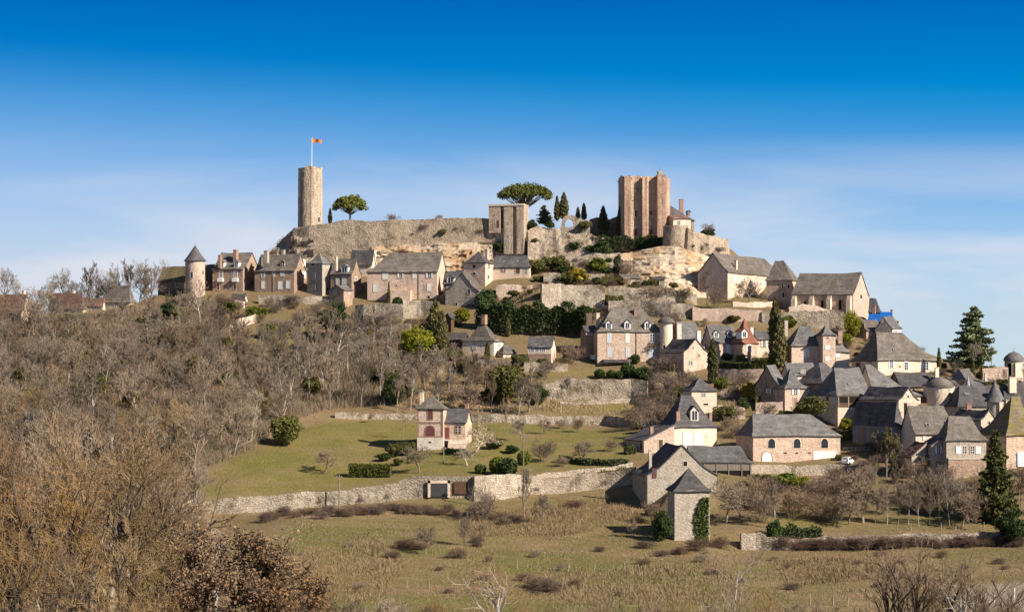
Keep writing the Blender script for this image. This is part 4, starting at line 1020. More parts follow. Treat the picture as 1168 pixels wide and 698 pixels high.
h = House('shed', 'pale stone hut on the terrace under the cliff', 'shed', 709, 711.5, 730, 330, 317, 313.5, 10, wall='cream', roof='lauze', mono='F', Y=550, d=4)
h = House('shed', 'small dark open hut beside the pale terrace hut', 'shed', 742, 745, 758, 330, 318, 315, 10, wall='greywood', roof='slate', mono='F', Y=550, d=4); h.wins('R', [(749, 323, 6, 7, 'k')])
h = House('village_house', 'slate roofed house half hidden behind the white chimney gable', 'house', 768, 772, 806, 402, 388, 366.5, 12, wall='grey', roof='slateg', ridge='R', e0=.25, e1=.4, Y=506, d=8.5)
h.chimney(774.5, 369, 5.5, 'white', pos=.1, yb=388); h.wins('R', [(776.3, 394, 3, 5, 'w')])
h = House('village_house', 'gabled house with black slate slope and pale stone front', 'house', 757, 780, 807, 431, 400.5, 386, 27, wall='warm', roof='slate', ridge='L', Y=493, d=11)
h.wins('R', [(787.8, 414, 4, 4.6, 'w'), (797, 405.5, 3, 3.6, 'c', 'warm', 'palepost'), (791, 396.5, 1.2, 1.6, 'k'), (802.5, 396.5, 1.2, 1.6, 'k')]); h.chimney(796.5, 377.5, 5, 'cream', pos=.1)
h = House('village_house', 'slate house with two small white dormers beside the red pyramid roof', 'house', 800, 813.5, 842, 415, 389.8, 370.5, 24, wall='warm', roof='slateg', ridge='R', Y=499)
h.dormer(817, 376.5, 384.5, 6, wall='paint'); h.dormer(832.5, 376.5, 384.5, 6, wall='paint'); h.wins('R', [(830.7, 398, 5, 11, 'c'), (834.6, 396, 1.4, 3.5, 'k'), (831, 410, 9, 4, 'w')])
h.box('terrace_rail', 'iron', 'R', 824, 841, 404.6, 405.2, 1.2, 1.3)
h = House('tower_house', 'tower house with steep red tiled pyramid roof', 'house', 834, 846.5, 864, 416, 388.8, 362.3, 30, wall='warm', roof='tile', ridge='R', e0='p', Y=497, flare=.25, slope=.7)
h.wins('R', [(853.8, 396.5, 5, 8, 'c')]); h.dormer(849.3, 375, 385, 6.5, wall='paint', roof='tile'); h.chimney(857, 373.5, 4.6, 'white', pos=.9, yb=386)
h = House('cottage', 'low slate cottage between the red pyramid roof and the tall cypress', 'house', 861, 864, 883, 404, 386, 377, 8, wall='cream', roof='slateg', ridge='R', Y=503, d=6)
h.wins('R', [(871.4, 392, 3, 8, 's')])

# ------------------------------------------------------------------ church and upper right
h = House('long_house', 'long stone house with shaded left gable under the castle rock', 'house', 796, 830, 893, 348, 309.4, 291.5, 58, wall='warm', roof='lauze', ridge='R', e1=.55, Y=556, slope=.8)
for x in (845.5, 858, 867.5, 874.5, 879.6, 884, 888.6): h.win('R', x, 322.5 + (x - 845) * .05, 2.0, 4.4, 's' if x > 870 else 'w', 'paint')
h.win('R', 838, 318, 4.5, 6, 'c'); h.win('R', 885.5, 335.5, 2.6, 6.5, 'c'); h.win('R', 875, 334, 2.6, 6.5, 'c'); h.win('R', 861, 333, 2.6, 6, 'c')
h.chimney(839.5, 297, 3.4, 'cream', pos=.12, yb=313)
h = House('tower_house', 'hip roofed pavilion at the far end of the long stone house', 'house', 874, 903.5, 912.5, 344, 318, 296.5, 68, wall='warm', roof='lauze', ridge='L', e0=.8, e1=.3, Y=558, slope=.8)
h.wins('L', [(892.7, 326, 1.8, 3.6, 'k'), (899.5, 327, 1.8, 3.6, 'k'), (893.5, 336.5, 2, 5, 'k')])
h = House('church', 'big stone church with buttresses and a tall right-hand gable', 'church', 903, 973, 991, 362, 334.3, 309, 66, wall='warm', roof='lauze', ridge='L', Y=542, yrY=543, slope=.85)
for x in (906.5, 926.5, 946.5, 969): 
    h.box('buttress', 'cream', 'L', x - 2.4, x + 2.4, 341, 362, 0, 1.5); h.box('buttress_cap', 'cream', 'L', x - 2.2, x + 2.2, 337.5, 341.1, 0, .8)
h.wins('L', [(918.5, 347, 3, 7, 'A', 'warm', 'dark'), (938, 347, 3, 8.5, 'A', 'warm', 'dark'), (958.3, 347.5, 3.2, 11, 'A', 'warm', 'dark')])
h.wins('R', [(982, 338, 2.0, 5, 'A', 'frame', 'dark')])
h = House('village_house', 'dark roofed house just right of the church gable', 'house', 991, 1003, 1006, 366, 355, 340, 72, wall='brown', roof='slate', ridge='L', e0=.5, Y=538)
h.chimney(997, 348, 4, 'brick', pos=.1, yb=358)
h = House('tarped_house', 'house whose roof is covered by a bright blue tarpaulin', 'house', 990, 1015, 1018.5, 378, 366.5, 355.5, 74, wall='brown', roof='tarp', ridge='L', Y=534)
h.chimney(1017, 353, 3, 'terra', pos=.3, yb=362); h.chimney(1006, 362.5, 2.5, 'terra', pos=.0, yb=368)
h = House('village_house', 'gabled slate house directly below the church', 'house', 975.5, 988, 1006, 388, 376, 364, 40, wall='brown', roof='lauze', ridge='R', Y=524)
h.wins('L', [(985, 371, 1.8, 2.6, 'w')]); h.wins('R', [(996, 379, 3, 4, 'w', 'paint')])
h = House('village_house', 'gabled house with white side wall below the blue tarpaulin', 'house', 998, 1018, 1028, 390, 373.5, 360.5, 42, wall='white', roof='slateg', ridge='R', Y=521)
h.wins('L', [(1007.5, 367.5, 3.4, 5, 'c', 'frame', 'bluepaint')]); h.wins('R', [(1022, 379, 1.8, 3.5, 'w')]); h.chimney(1024.5, 366, 1.6, 'grey', pos=.5, yb=374)

# ------------------------------------------------------------------ right-hand village, upper row
h = House('village_house', 'house with hip roof, square stair tower and pale walls left of the wide slate roofs', 'house', 897, 903, 939, 420, 393, 370.8, 10, wall='warm', roof='slateg', ridge='R', e0=.75, e1=.4, Y=489, d=8.5, slope=.7)
h.wins('R', [(919.8, 402.5, 5.4, 9, 'c')]); h.chimney(896.5, 365.5, 4.2, 'grey', pos=.5, yb=384)
h = House('stair_tower', 'square stair tower with slate cap and three windows above the wide roofs', 'tower', 935, 938.7, 953, 420, 381, 370.5, 10, wall='warm', roof='slateg', ridge='R', e0='p', Y=487, d=5)
h.wins('R', [(944.3, 385.3, 1.6, 1.8, 'k'), (943.8, 396.2, 4.6, 4.6, 'c'), (943.8, 409, 4.2, 5, 'c')])
h = House('village_house', 'narrow house with falling slate roof right of the stair tower', 'house', 951, 953.6, 969, 424, 400, 381, 8, wall='cream', roof='slateg', ridge='R', e1=.7, Y=488, d=7)
h.wins('R', [(956, 404.5, 5, 6, 'c')]); h.chimney(958.2, 377, 5.2, 'brown', pos=.2, yb=392)
h = House('large_house', 'large cream house with big hipped roof, dark on its left slope', 'house', 970, 1001.5, 1069, 430, 409.5, 378, 20, wall='cream', roof='lauze', ridge='R', e0=.5, e1=.95, Y=476, slope=.7, w=None, d=12)
h.wins('R', [(1016.5, 415.5, 3, 7, 's'), (1033.5, 417.5, 4, 9, 'w', 'paint'), (1056.3, 417.5, 4.4, 8.5, 's'), (1026.5, 418, 1.4, 2, 'k')])
for x, y in ((1020, 399), (1045, 401)): h.skylight(x, y, 2.4, 2.2)
h.wins('L', [(979, 417, 4, 6, 'd', 'terra', 'brownwood'), (992, 416, 4, 8, 'w')])
# wide slate roofs
h = House('village_house', 'house with white shuttered tower and curved slate roof above the dark round bush', 'house', 886, 895.3, 923.6, 470, 441.6, 418, 18, wall='pink', roof='slateg', ridge='R', e0='p', Y=459, d=7, flare=.45, slope=.42)
h.wins('R', [(907.3, 446.5, 4, 7.5, 's'), (907, 457, 4.4, 7, 'd', 'frame', 'terra')])
h = House('village_house', 'shaded wing left of the white shuttered tower', 'house', 866, 888, 897, 462, 437, 416, 40, wall='brown', roof='slateg', ridge='R', Y=463, d=7)
h.wins('L', [(877, 446, 2.6, 5, 's'), (884, 446, 2.6, 5, 'w')])
h = House('village_house', 'slate roof house behind the white shuttered tower', 'house', 898, 901, 932, 440, 427, 413.5, 10, wall='cream', roof='slateg', ridge='R', Y=474, d=7)
h.wins('R', [(916, 424, 4, 3, 'w')])
h = House('village_house', 'slate roof rising behind the loggia house', 'house', 914, 938, 968, 462, 436, 412, 40, wall='brown', roof='slate', ridge='R', e0=.9, e1=.5, Y=468, d=10)
h = House('loggia_house', 'wide slate roofed house with an open timber loggia over a stone base', 'house', 936, 955, 996, 484, 449.8, 419, 26, wall='white', roof='slateg', ridge='R', e0=.55, Y=451, d=11, flare=.35)
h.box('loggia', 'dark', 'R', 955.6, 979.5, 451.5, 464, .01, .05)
for x in (956, 967.3, 979.5): h.box('loggia_post', 'palepost', 'R', x - .6, x + .6, 450.5, 464.5, .05, .2)
h.box('loggia_beam', 'brownwood', 'R', 955, 980, 450, 452.5, .04, .22); h.box('loggia_rail', 'brownwood', 'R', 955.6, 979.5, 459.3, 464.3, .03, .12)
h.box('base_wall', 'warm', 'R', 954.6, 996, 464.8, 486, -.1, .35)
h.wins('L', [(944, 456, 3, 8, 'd', 'frame', 'redpaint')]); h.skylight(968, 438, 1.8, 1.8)
h = House('village_house', 'wide slate hip roof stepping back right of the loggia house', 'house', 994, 999, 1050, 478, 449.5, 415, 14, wall='cream', roof='slateg', ridge='R', e1=1.7, Y=455, d=11, flare=.3)
h = House('village_house', 'dark slate roof in front of the large cream house', 'house', 1024, 1029, 1068, 452, 440, 424, 12, wall='brown', roof='slate', ridge='R', Y=466, d=9)
h.chimney(1068.5, 419, 4.6, 'cream', pos=.15, yb=434)
h = House('village_house', 'brown stone gable between the wide slate roofs and the round dovecote', 'house', 1006, 1025, 1047, 476, 455, 440.5, 32, wall='pink', roof='slate', ridge='L', Y=441, d=12)
h.wins('R', [(1036, 452, 1.6, 2.4, 'k')])
h = House('barn_house', 'boarded barn in shade with black slate roof and tall chimney', 'barn', 972.5, 1020.5, 1031, 508, 480.8, 457.5, 33, wall='bluewood', roof='slate', ridge='L', e0=.55, Y=427, slope=.8)
h.box('barn_door', 'greywood', 'L', 979, 987, 487, 508, .02, .08); h.box('barn_door', 'greywood', 'L', 993, 1003, 488, 508, .02, .08)
h.chimney(1035, 459.5, 6.5, 'pink', pos=.15, yb=500, thick=1.0); h.skylight(1027, 470, 1.6, 1.8)
rt, r, zt, k_, _ = round_tower('dovecote', 'round stone dovecote with a low stone cap among the roofs', 'tower', 1075.3, 30, 441.5, 470, 'cream', Y=444, roof='lauze', yroof=430, flare=False, over=.15)
for a, z in ((35, zt - .5), (30, zt - 1.6)): on_round(rt, r * .97, a, z, .25, .25, 'pigeon_hole')
h = House('village_house', 'pale gable just behind the round dovecote', 'house', 1066, 1070, 1090, 448, 438, 429.5, 12, wall='cream', roof='slate', ridge='L', Y=456, d=8)
h = House('blue_roof_house', 'small house with blue roof slope near the tall fir', 'house', 1086, 1102.5, 1114, 450, 432.5, 420, 44, wall='cream', roof='lauze', ridge='R', Y=470)
p = h.prof; m = MB()
e = .06
m.poly([(-.2 - e, -.1, p[0][1] + .1), (-.2 - e, h.H, p[2][1] + .1), (-.2 - e, 2 * h.H + .1, p[0][1] + .1)]); m.build('blue_boarding', M['blueroof'], h.root, solid=.04)
h.wins('R', [(1107, 437, 4.2, 5, 'c', 'frame', 'bluepaint')])
h = House('village_house', 'low cream fronted house left of the small cone turret', 'house', 1084, 1088, 1099, 462, 444, 433, 14, wall='white', roof='slate', mono='F', Y=458, d=5)
h.wins('R', [(1093, 449, 3.6, 5, 'w', 'paint')])
round_tower('cone_turret', 'slim turret with lead grey cone near the blue roof', 'tower', 1104.6, 5.4, 440, 462, 'grey', Y=455, roof='lead', yroof=427.5, over=.05)
h = House('shed', 'low grey roof below the stone enclosure wall', 'shed', 1107, 1110, 1136, 448, 439.5, 432.5, 10, wall='grey', roof='slateg', ridge='R', Y=468, d=6); h.chimney(1124.5, 425.5, 3, 'cream', pos=.2, yb=438)
h = House('village_house', 'long dark slate roof behind the grey cone turret', 'house', 1086, 1093, 1153, 478, 462.5, 438.5, 12, wall='grey', roof='slate', ridge='R', e0=.5, e1=.35, Y=438, d=10)
for x in (1101, 1104): h.skylight(x, 449.5, 1.0, 2.2)
rt, r, zt, k_, _ = round_tower('cone_turret', 'turret with tall mossy grey cone in front of the long dark roof', 'tower', 1137, 19, 457.5, 482, 'grey', Y=428, roof='slateg', yroof=433.5, over=.55)
h = House('village_house', 'gabled house with bare stone front beside the twin tall chimneys', 'house', 1106, 1119, 1137, 500, 478, 466, 28, wall='pink', roof='slate', ridge='L', Y=420, d=9)
h.wins('R', [(1128, 482, 2, 3, 'k')])
h.chimney(1140.2, 458.5, 6.5, 'pink', pos=.1, yb=488, thick=1.1); h.chimney(1147.3, 455.5, 5.5, 'grey', pos=.15, yb=488, thick=1.1)
h = House('village_house', 'grey stone slate roof house left of the white shuttered cottage', 'house', 1041, 1044.5, 1094, 508, 494, 462.3, 8, wall='cream', roof='lauze', ridge='R', e1=.3, Y=419, d=10)
h.chimney(1105, 459.5, 6, 'terra', pos=.6, yb=476); h.wins('R', [(1054.6, 499, 3, 5, 'd', 'frame', 'paint')])
for x, y in ((1058, 484.5), (1080, 482)): h.skylight(x, y, 3.4, 2.6)
h = House('cottage', 'white shuttered cottage with steep stone slate roof behind the spruce', 'house', 1077, 1079.5, 1125, 548, 500.5, 473.6, 7, wall='grey', roof='lauze', ridge='R', e0=.45, e1=.45, Y=407, d=8, flare=.35)
h.wins('R', [(1100.2, 513, 4, 8, 'w', 'frame'), (1109, 513, 4, 8, 'w', 'frame')])
h.box('shutter', 'paint', 'R', 1090.2, 1096.5, 508.8, 517.5, .05, .12); h.box('shutter', 'paint', 'R', 1112.6, 1118.8, 508.8, 517.5, .05, .12)
h.box('base_wall', 'brown', 'R', 1080, 1121.5, 523.5, 548, 0, 1.0); h.box('ledge', 'frame', 'R', 1079.8, 1122, 522, 523.6, 0, 1.1)
h = House('cottage', 'lean-to cottage with one shuttered window attached to the white shuttered cottage', 'house', 1060, 1062.5, 1078.5, 545, 507, 497, 7, wall='grey', roof='slate', mono='L', Y=409, d=6)
h.wins('R', [(1070.5, 513, 3.6, 8.5, 's'), (1070.4, 529, 6.4, 7, 'd', 'frame', 'terra')])
h = House('shed', 'low lean-to with red brown tiles beside the shuttered lean-to cottage', 'shed', 1037, 1040, 1057, 530, 519, 504, 20, wall='grey', roof='tileb', mono='L', Y=410, d=4)
h.wins('R', [(1052.5, 521, 3, 5, 'w', 'paint')])
h = House('village_house', 'steep mossy roofed house cut by the right edge of the view', 'house', 1140, 1148, 1180, 536, 495, 452, 16, wall='pink', roof='lauzem', ridge='R', e0=.75, Y=408, d=12, flare=.35)
h.box('shed_door', 'bluepaint', 'R', 1160, 1172, 516, 532, .02, .2)
h = House('village_house', 'dark roof below the domed tower at the right edge', 'house', 1141, 1146, 1180, 480, 462, 436, 12, wall='grey', roof='slate', ridge='R', e0=.4, Y=436, d=10)
h.chimney(1154.5, 430, 9, 'cream', pos=.3, yb=448)
rt, r, zt, k_, _ = round_tower('domed_tower', 'round tower with a domed slate cap at the right edge', 'tower', 1159, 21.5, 411.5, 446, 'grey', Y=480, roof='slateg', yroof=401, flare=False, over=.25, finial=396.5)
on_round(rt, r, 20, zt - 2.2, 1.8, 3.2, 'arcade', 'cream'); on_round(rt, r, -40, zt - 2.0, 1.0, 2.8, 'arcade', 'dark')
wall('enclosure_wall', 'pale stone wall between the fir and the domed tower', 'wall', [(1119, 420, 440, 478), (1130, 419, 440, 478), (1140, 418.5, 440, 478), (1150, 419, 440, 478)], mat='warm', rough=.08)

# ------------------------------------------------------------------ lower farm group
h = House('tower_house', 'small square tower house with dark pyramid roof above the farm', 'house', 781, 789, 817.5, 480, 444.5, 428.3, 16, wall='cream', roof='slate', ridge='R', e0='p', Y=451, d=6, flare=.35)
h.wins('R', [(802.7, 449, 3.4, 6.2, 'w'), (805, 461, 5, 2, 'k')])
h = House('farmhouse', 'farmhouse with steep hip roof, dormer and large white shutters', 'house', 752, 769, 817.5, 514, 485.5, 449.3, 20, wall='cream', roof='slate', ridge='R', e0=.8, e1=.8, Y=430, d=9, flare=.3, slope=.6)
h.dormer(792.3, 463, 479.5, 9.5, wall='frame'); h.wins('R', [(784.5, 500.5, 10.5, 14.5, 'c'), (796.5, 500.5, 10, 14.5, 'c')])
h.chimney(773, 469, 4.5, 'terra', pos=.15, yb=480); h.chimney(810, 470.5, 3.6, 'terra', pos=.3, yb=480)
h = House('farmhouse_wing', 'lean-to wing with black slate roof left of the farmhouse', 'house', 722.5, 734.5, 769, 528, 501.5, 484.5, 20, wall='warm', roof='slate', mono='L', Y=426, d=10)
h.wins('R', [(753.6, 506.5, 5, 10.5, 'c', 'frame', 'brownwood')]); h.chimney(743, 486.5, 4, 'terra', pos=.25, yb=500); h.wins('L', [(727, 508, 2, 6, 'w'), (731.5, 509, 2, 8, 'k')])
h = House('stone_barn', 'big stone barn with wide gable and small square attic window', 'barn', 733, 738.5, 817.5, 572, 541.5, 505.5, 9, wall='grey', roof='slate', ridge='L', Y=391, d=13, flare=.35, slope=.72)
h.wins('R', [(781.6, 528.8, 4.4, 5.4, 'k', 'frame')]); h.box('door', 'redpaint', 'R', 744, 749, 534, 545, .02, .1)
h.chimney(741.6, 513, 3.4, 'grey', pos=.3, yb=548)
h = House('pigeon_tower', 'tall square pigeon tower with pointed slate roof and ivy in the meadow', 'tower', 768, 769.5, 809.5, 622, 558.5, 531.8, 7, wall='grey', roof='slate', ridge='R', e0='p', Y=366, d=6.3, flare=.3, slope=.75)
m = MB().box(-.25, .35, -.22, h.d + .1, h.ze - .35, h.ze - .12); h.box('cornice', 'frame', 'R', 769.4, 809.6, 559.5, 561, -.02, .15)
ivy_house = h
h = House('open_shed', 'open fronted cart shed with slate roof between stone barn and arched barn', 'shed', 787, 789, 857, 545, 526.5, 507.3, 5, wall='brownwood', roof='slateg', ridge='R', e1=.35, Y=408, d=8)
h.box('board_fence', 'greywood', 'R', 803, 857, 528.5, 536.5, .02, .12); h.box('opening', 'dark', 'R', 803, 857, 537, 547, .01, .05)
for x in (803, 817, 831, 846, 856): h.box('post', 'greywood', 'R', x - .6, x + .6, 527.5, 548, .04, .22)
h = House('arched_barn', 'sandstone barn with three arched windows and white garage doors', 'barn', 842, 859, 958.5, 534, 496, 471, 14, wall='pink', roof='slateg', ridge='R', e0=.35, e1=.9, Y=424, d=10, slope=.8)
for x in (880, 909, 940.5): h.win('R', x, 505.6, 8.0, 11, 'a', 'cream')
h.win('R', 874.7, 522, 11, 13.5, 'A', 'brick', 'paint'); h.win('R', 941, 521.2, 25.5, 13.5, 'c', 'cream', 'paint')
for x in (895.5, 909, 923.5): h.box('vent_slot', 'dark', 'R', x - 1.6, x + 1.6, 515.8, 517, .01, .05)
# car beside the barn
p = og(967, 529.5); k_ = p.y / F
car = empty('parked_car', p, R(62)); tag(car, 'white hatchback parked beside the arched barn, seen from behind', 'car')
def loft(secs, name, mat, parent):
    m = MB(); n = len(secs[0])
    for s_ in secs: m.v += s_
    for q in range(len(secs) - 1):
        for i in range(n): j = (i + 1) % n; m.f.append((q * n + i, q * n + j, (q + 1) * n + j, (q + 1) * n + i))
    m.f.append(tuple(range(n))[::-1]); m.f.append(tuple((len(secs) - 1) * n + i for i in range(n)))
    return m.build(name, M[mat], parent)
sec = lambda x, w, z0, z1: [(x, -w * .9, z0), (x, w * .9, z0), (x, w, z0 + .2), (x, w, z1 - .12), (x, w * .9, z1), (x, -w * .9, z1), (x, -w, z1 - .12), (x, -w, z0 + .2)]
loft([sec(-2.0, .72, .35, .85), sec(-1.9, .82, .26, .95), sec(-1.0, .86, .24, .98), (sec(.6, .86, .24, .96)), sec(1.4, .82, .24, .86), sec(1.95, .72, .32, .7)], 'body', 'carpaint', car)
loft([sec(-1.85, .70, .9, 1.0), sec(-1.45, .68, .9, 1.46), sec(-.5, .68, .9, 1.52), sec(.2, .66, .9, 1.46), sec(.95, .70, .86, .96)], 'cabin', 'carpaint', car)
MB().quad((-1.82, -.55, 1.03), (-1.82, .55, 1.03), (-1.53, .52, 1.38), (-1.53, -.52, 1.38)).build('rear_window', M['glass'], car)
for y in (-.705, .705): MB().poly([(-1.3, y, 1.02), (.6, y, 1.02), (.15, y, 1.38), (-1.2, y, 1.38)]).build('side_window', M['glass'], car)
for x in (-1.25, 1.25):
    for y in (-.8, .8):
        m = MB(); m.lathe([(.02, -.1), (.31, -.1), (.33, 0), (.31, .1), (.02, .1)], 16); m.v = [(v[0] + x, v[2] + y, v[1] + .32) for v in m.v]; m.build('wheel', M['rubber'], car)
for y in (-.68, .68): MB().box(-2.02, -1.9, y - .09, y + .09, .72, .98).build('tail_light', M['lamp_red'], car)
MB().box(-2.06, -1.9, -.7, .7, .38, .55).build('bumper', M['carpaint'], car)

# villa on the lawn
h = House('villa', 'brick trimmed villa with square pavilion and purple red shutters on the lawn', 'villa', 475.8, 505.5, 510, 515, 464.8, 449, 83, wall='pink', roof='lauze', ridge='R', e0='p', Y=432, flare=.2, slope=.8)
h.box('base_wall', 'white', 'L', 475.9, 505.5, 498.5, 516, -.05, .12)
h.win('L', 490.7, 472.5, 5.2, 11, 'c', 'brick', 'redpaint'); h.win('L', 490.4, 491.5, 10.5, 12, 'A', 'brick', 'redpaint')
h.box('brick_course', 'brick', 'L', 476, 505.4, 481, 482.6, 0, .10); h.box('brick_course', 'brick', 'L', 476, 505.4, 497.3, 498.6, 0, .14)
h.box('quoins', 'brick', 'L', 503.6, 505.6, 466.5, 498, 0, .08); h.box('quoins', 'brick', 'L', 475.9, 477.6, 466.5, 498, 0, .08); h.box('cornice', 'brick', 'L', 475.9, 505.5, 465, 466.6, 0, .16)
h.chimney(481.2, 447.5, 3.8, 'cream', pos=.9, yb=462); h.box('vent_slot', 'dark', 'L', 489, 492, 503.6, 505, .1, .16)
h2 = House('villa_wing', 'lower wing of the villa with dark slate roof and small balcony stair', 'villa', 506.5, 531, 538, 511, 481, 465.5, 82, wall='pink', roof='slate', ridge='L', Y=433)
h2.win('L', 509.6, 493.5, 4.8, 12, 'd', 'brick', 'redpaint'); h2.win('L', 522.3, 490, 5.6, 7.5, 'w', 'brick', 'redpaint')
h2.box('base_wall', 'white', 'L', 506.6, 531, 501.5, 512, -.05, .12); h2.box('cellar_opening', 'dark', 'L', 505.5, 511.5, 502.5, 510, .1, .15); h2.chimney(532.6, 460, 4, 'terra', pos=.12, yb=470)
h2.box('stair', 'cream', 'L', 512, 531, 505.5, 513, .12, 1.2)

# ------------------------------------------------------------------ garden and field walls
wall('garden_wall', 'long dry stone wall along the foot of the lawn', 'wall', [(196, 569, 586), (240, 570.5, 586), (270, 567.5, 586), (300, 565.5, 584), (330, 563.5, 581), (360, 561, 578), (400, 557.5, 575), (430, 554, 573), (455, 550, 570)], rough=.14)
gw = wall('garage_wall', 'stone retaining wall with two dark garage doors under the lawn', 'wall', [(455, 547.5, 570), (470, 543.5, 569), (490, 543, 568), (510, 543, 568), (532, 542.5, 568), (541, 542, 568)], mat='rubble', rough=.05, ragged=.08)
def panel(parent, name, x0, x1, y0, y1, Y, mat, t=.12):
    a, b = at(x0, y1, Y), at(x1, y0, Y); L = parent.location
    return MB().box(a.x - L.x, b.x - L.x, a.y - L.y - t, a.y - L.y, a.z - L.z, b.z - L.z).build(name, M[mat], parent)
yq = og(500, 568).y - .22
panel(gw, 'garage_door', 491, 510.5, 551, 566, yq, 'iron'); panel(gw, 'garage_door', 518, 533, 549, 563, yq, 'brownwood')
panel(gw, 'door_surround', 488, 491, 548, 567, yq, 'cream', .2); panel(gw, 'door_surround', 510.5, 513.5, 548, 567, yq, 'cream', .2); panel(gw, 'lintel', 488, 513.5, 548, 551, yq, 'cream', .2)
wall('garden_wall', 'shaded stone wall right of the garage doors', 'wall', [(541, 542.5, 572), (560, 542, 570), (585, 541, 567), (600, 541, 565), (620, 542, 563)], mat='rubble', rough=.15)
wall('garden_wall', 'pale stone wall climbing from the utility pole to the stone barn', 'wall', [(618, 545, 563), (640, 545, 562), (665, 541, 560), (690, 539, 557), (712, 535, 554), (724, 531, 552)], rough=.12)
wall('garden_wall', 'low pale coping wall above the ivy strip on the lawn edge', 'wall', [(612, 540.5, 546), (640, 537.5, 544), (670, 534, 540), (700, 531, 536.5), (722, 528, 534)], rough=.08, thick=.6)
wall('terrace_wall', 'long low wall along the upper edge of the lawn', 'wall', [(382, 470.5, 477), (420, 471, 478), (470, 471.5, 479), (520, 472, 480), (560, 472.5, 482), (600, 473, 483), (640, 474, 484), (690, 474.5, 485), (720, 476, 486)], rough=.12)
wall('terrace_wall', 'high rubble wall below the manor garden', 'wall', [(622, 437, 455), (640, 433.5, 456), (660, 432.5, 456), (690, 432, 456), (720, 432.5, 456), (738, 434, 456)], rough=.22, ragged=.3)
wall('terrace_wall', 'low rubble edging between the high wall and the lawn wall', 'wall', [(640, 458, 462), (680, 456.5, 461), (720, 455, 460), (740, 455, 460)], rough=.15)
wall('terrace_wall', 'garden wall under the small cottage with brown base', 'wall', [(598, 414, 424), (625, 414, 424), (648, 414.5, 424)], rough=.1)
wall('terrace_wall', 'tall warm stone wall with a blocked arch above the manor', 'wall', [(618, 324.5, 352), (640, 324, 352), (665, 325, 352), (690, 325, 352)], mat='rubble', rough=.2, ragged=.3)
wall('terrace_wall', 'terrace wall at the foot of the ochre cliff', 'wall', [(694, 327, 350), (720, 327.5, 349), (745, 329, 348), (768, 331, 347), (795, 334, 348)], rough=.16)
wall('terrace_wall', 'lower terrace wall behind the manor roof', 'wall', [(694, 342, 356, 534), (730, 343, 358, 534), (765, 346, 372, 531), (792, 348, 374, 531)], mat='rubble', rough=.16)
wall('terrace_wall', 'broad retaining wall below the long stone house', 'wall', [(790, 350, 375, 530), (810, 351.5, 376, 530), (840, 353, 377, 530), (870, 355, 378, 530)], mat='warm', rough=.15)
wall('terrace_wall', 'tall pale retaining wall below the church', 'wall', [(869, 356, 380, 529.5), (885, 356.5, 380, 529.5), (905, 355, 380, 529), (935, 354.5, 381, 528.5), (963, 355.5, 384, 528)], mat='rubble', rough=.2, ragged=.3)
wall('terrace_wall', 'curved churchyard wall at the foot of the buttresses', 'wall', [(900, 350, 356), (915, 347, 357), (930, 349, 358), (945, 353.5, 358)], mat='cream', rough=.1)
wall('terrace_wall', 'low parapet in front of the long stone house', 'wall', [(836, 343, 350), (860, 345, 351), (893, 344, 352)], mat='warm', rough=.1)
wall('terrace_wall', 'wall below the pale house with two roof lights', 'wall', [(566, 325, 340, 553), (585, 324, 340, 553), (608, 325.5, 340, 553)], mat='warm', rough=.2, ragged=.3)
wall('terrace_wall', 'upper garden wall behind the golden shrub', 'wall', [(620, 311, 323), (650, 312, 323), (690, 312, 324)], mat='rubble', rough=.12)
wall('terrace_wall', 'bastion wall below the broad house with white shutters', 'wall', [(428, 346.5, 366), (445, 346, 366), (460, 347, 366), (461.5, 347, 364, 548)], mat='rubble', rough=.15)
wall('terrace_wall', 'shaded stone wall below the big stone slate roof', 'wall', [(460, 342, 364), (480, 343, 362), (500, 344, 362)], mat='rubble', rough=.15)
wall('terrace_wall', 'ruined wall stub beside the dark evergreen left of the bastion wall', 'wall', [(405, 347, 372), (415, 346, 373), (428, 348, 372)], mat='rubble', rough=.3, ragged=.4)
wall('terrace_wall', 'forecourt wall below the brown stone house', 'wall', [(295, 337, 347), (320, 337, 347), (350, 338, 347), (375, 338, 347), (400, 340, 348)], mat='rubble', rough=.1)
wall('terrace_wall', 'stepped wall below the hedge of the red pyramid roof house', 'wall', [(808, 421, 436), (830, 421, 437), (855, 421, 437), (882, 420, 436)], mat='warm', rough=.15)
wall('terrace_wall', 'garden wall right of the small square tower house', 'wall', [(819, 463, 478), (835, 464, 478), (850, 466, 478)], mat='cream', rough=.15, ragged=.3)
wall('ruined_wall', 'roofless wall with a dark gap behind the arched barn', 'wall', [(862, 459, 476), (873, 457, 476), (880, 457, 476), (893, 459, 476)], mat='warm', rough=.15, ragged=.35)
wall('yard_wall', 'retaining wall in front of the arched barn and car', 'wall', [(845, 530, 540), (870, 530, 540), (900, 530.5, 541), (940, 530.5, 542), (985, 530, 542)], mat='rubble', rough=.15)
wall('field_wall', 'pale dry stone stub right of the pigeon tower', 'wall', [(846, 610, 627), (862, 609, 627), (874, 611, 627)], mat='rubble', rough=.2, ragged=.45)
wall('field_wall', 'long field wall overgrown with brambles at the meadow edge', 'wall', [(874, 613, 627), (920, 613, 626), (960, 612, 625), (1000, 610, 624), (1050, 608.5, 623), (1100, 607.5, 622), (1145, 606, 621)], mat='rubble', rough=.2, ragged=.25)
wall('garden_wall', 'white stone corner behind the bare wood on the left', 'wall', [(268, 343, 352), (278, 344, 352)], mat='white', rough=.05)
h = House('shed', 'small white gabled outhouse among the trees below the twin dormer house', 'shed', 262, 277, 284, 356, 344, 335, 60, wall='white', roof='lauze', ridge='L', Y=560)
h.wins('L', [(275, 349, 3, 5, 'k')])

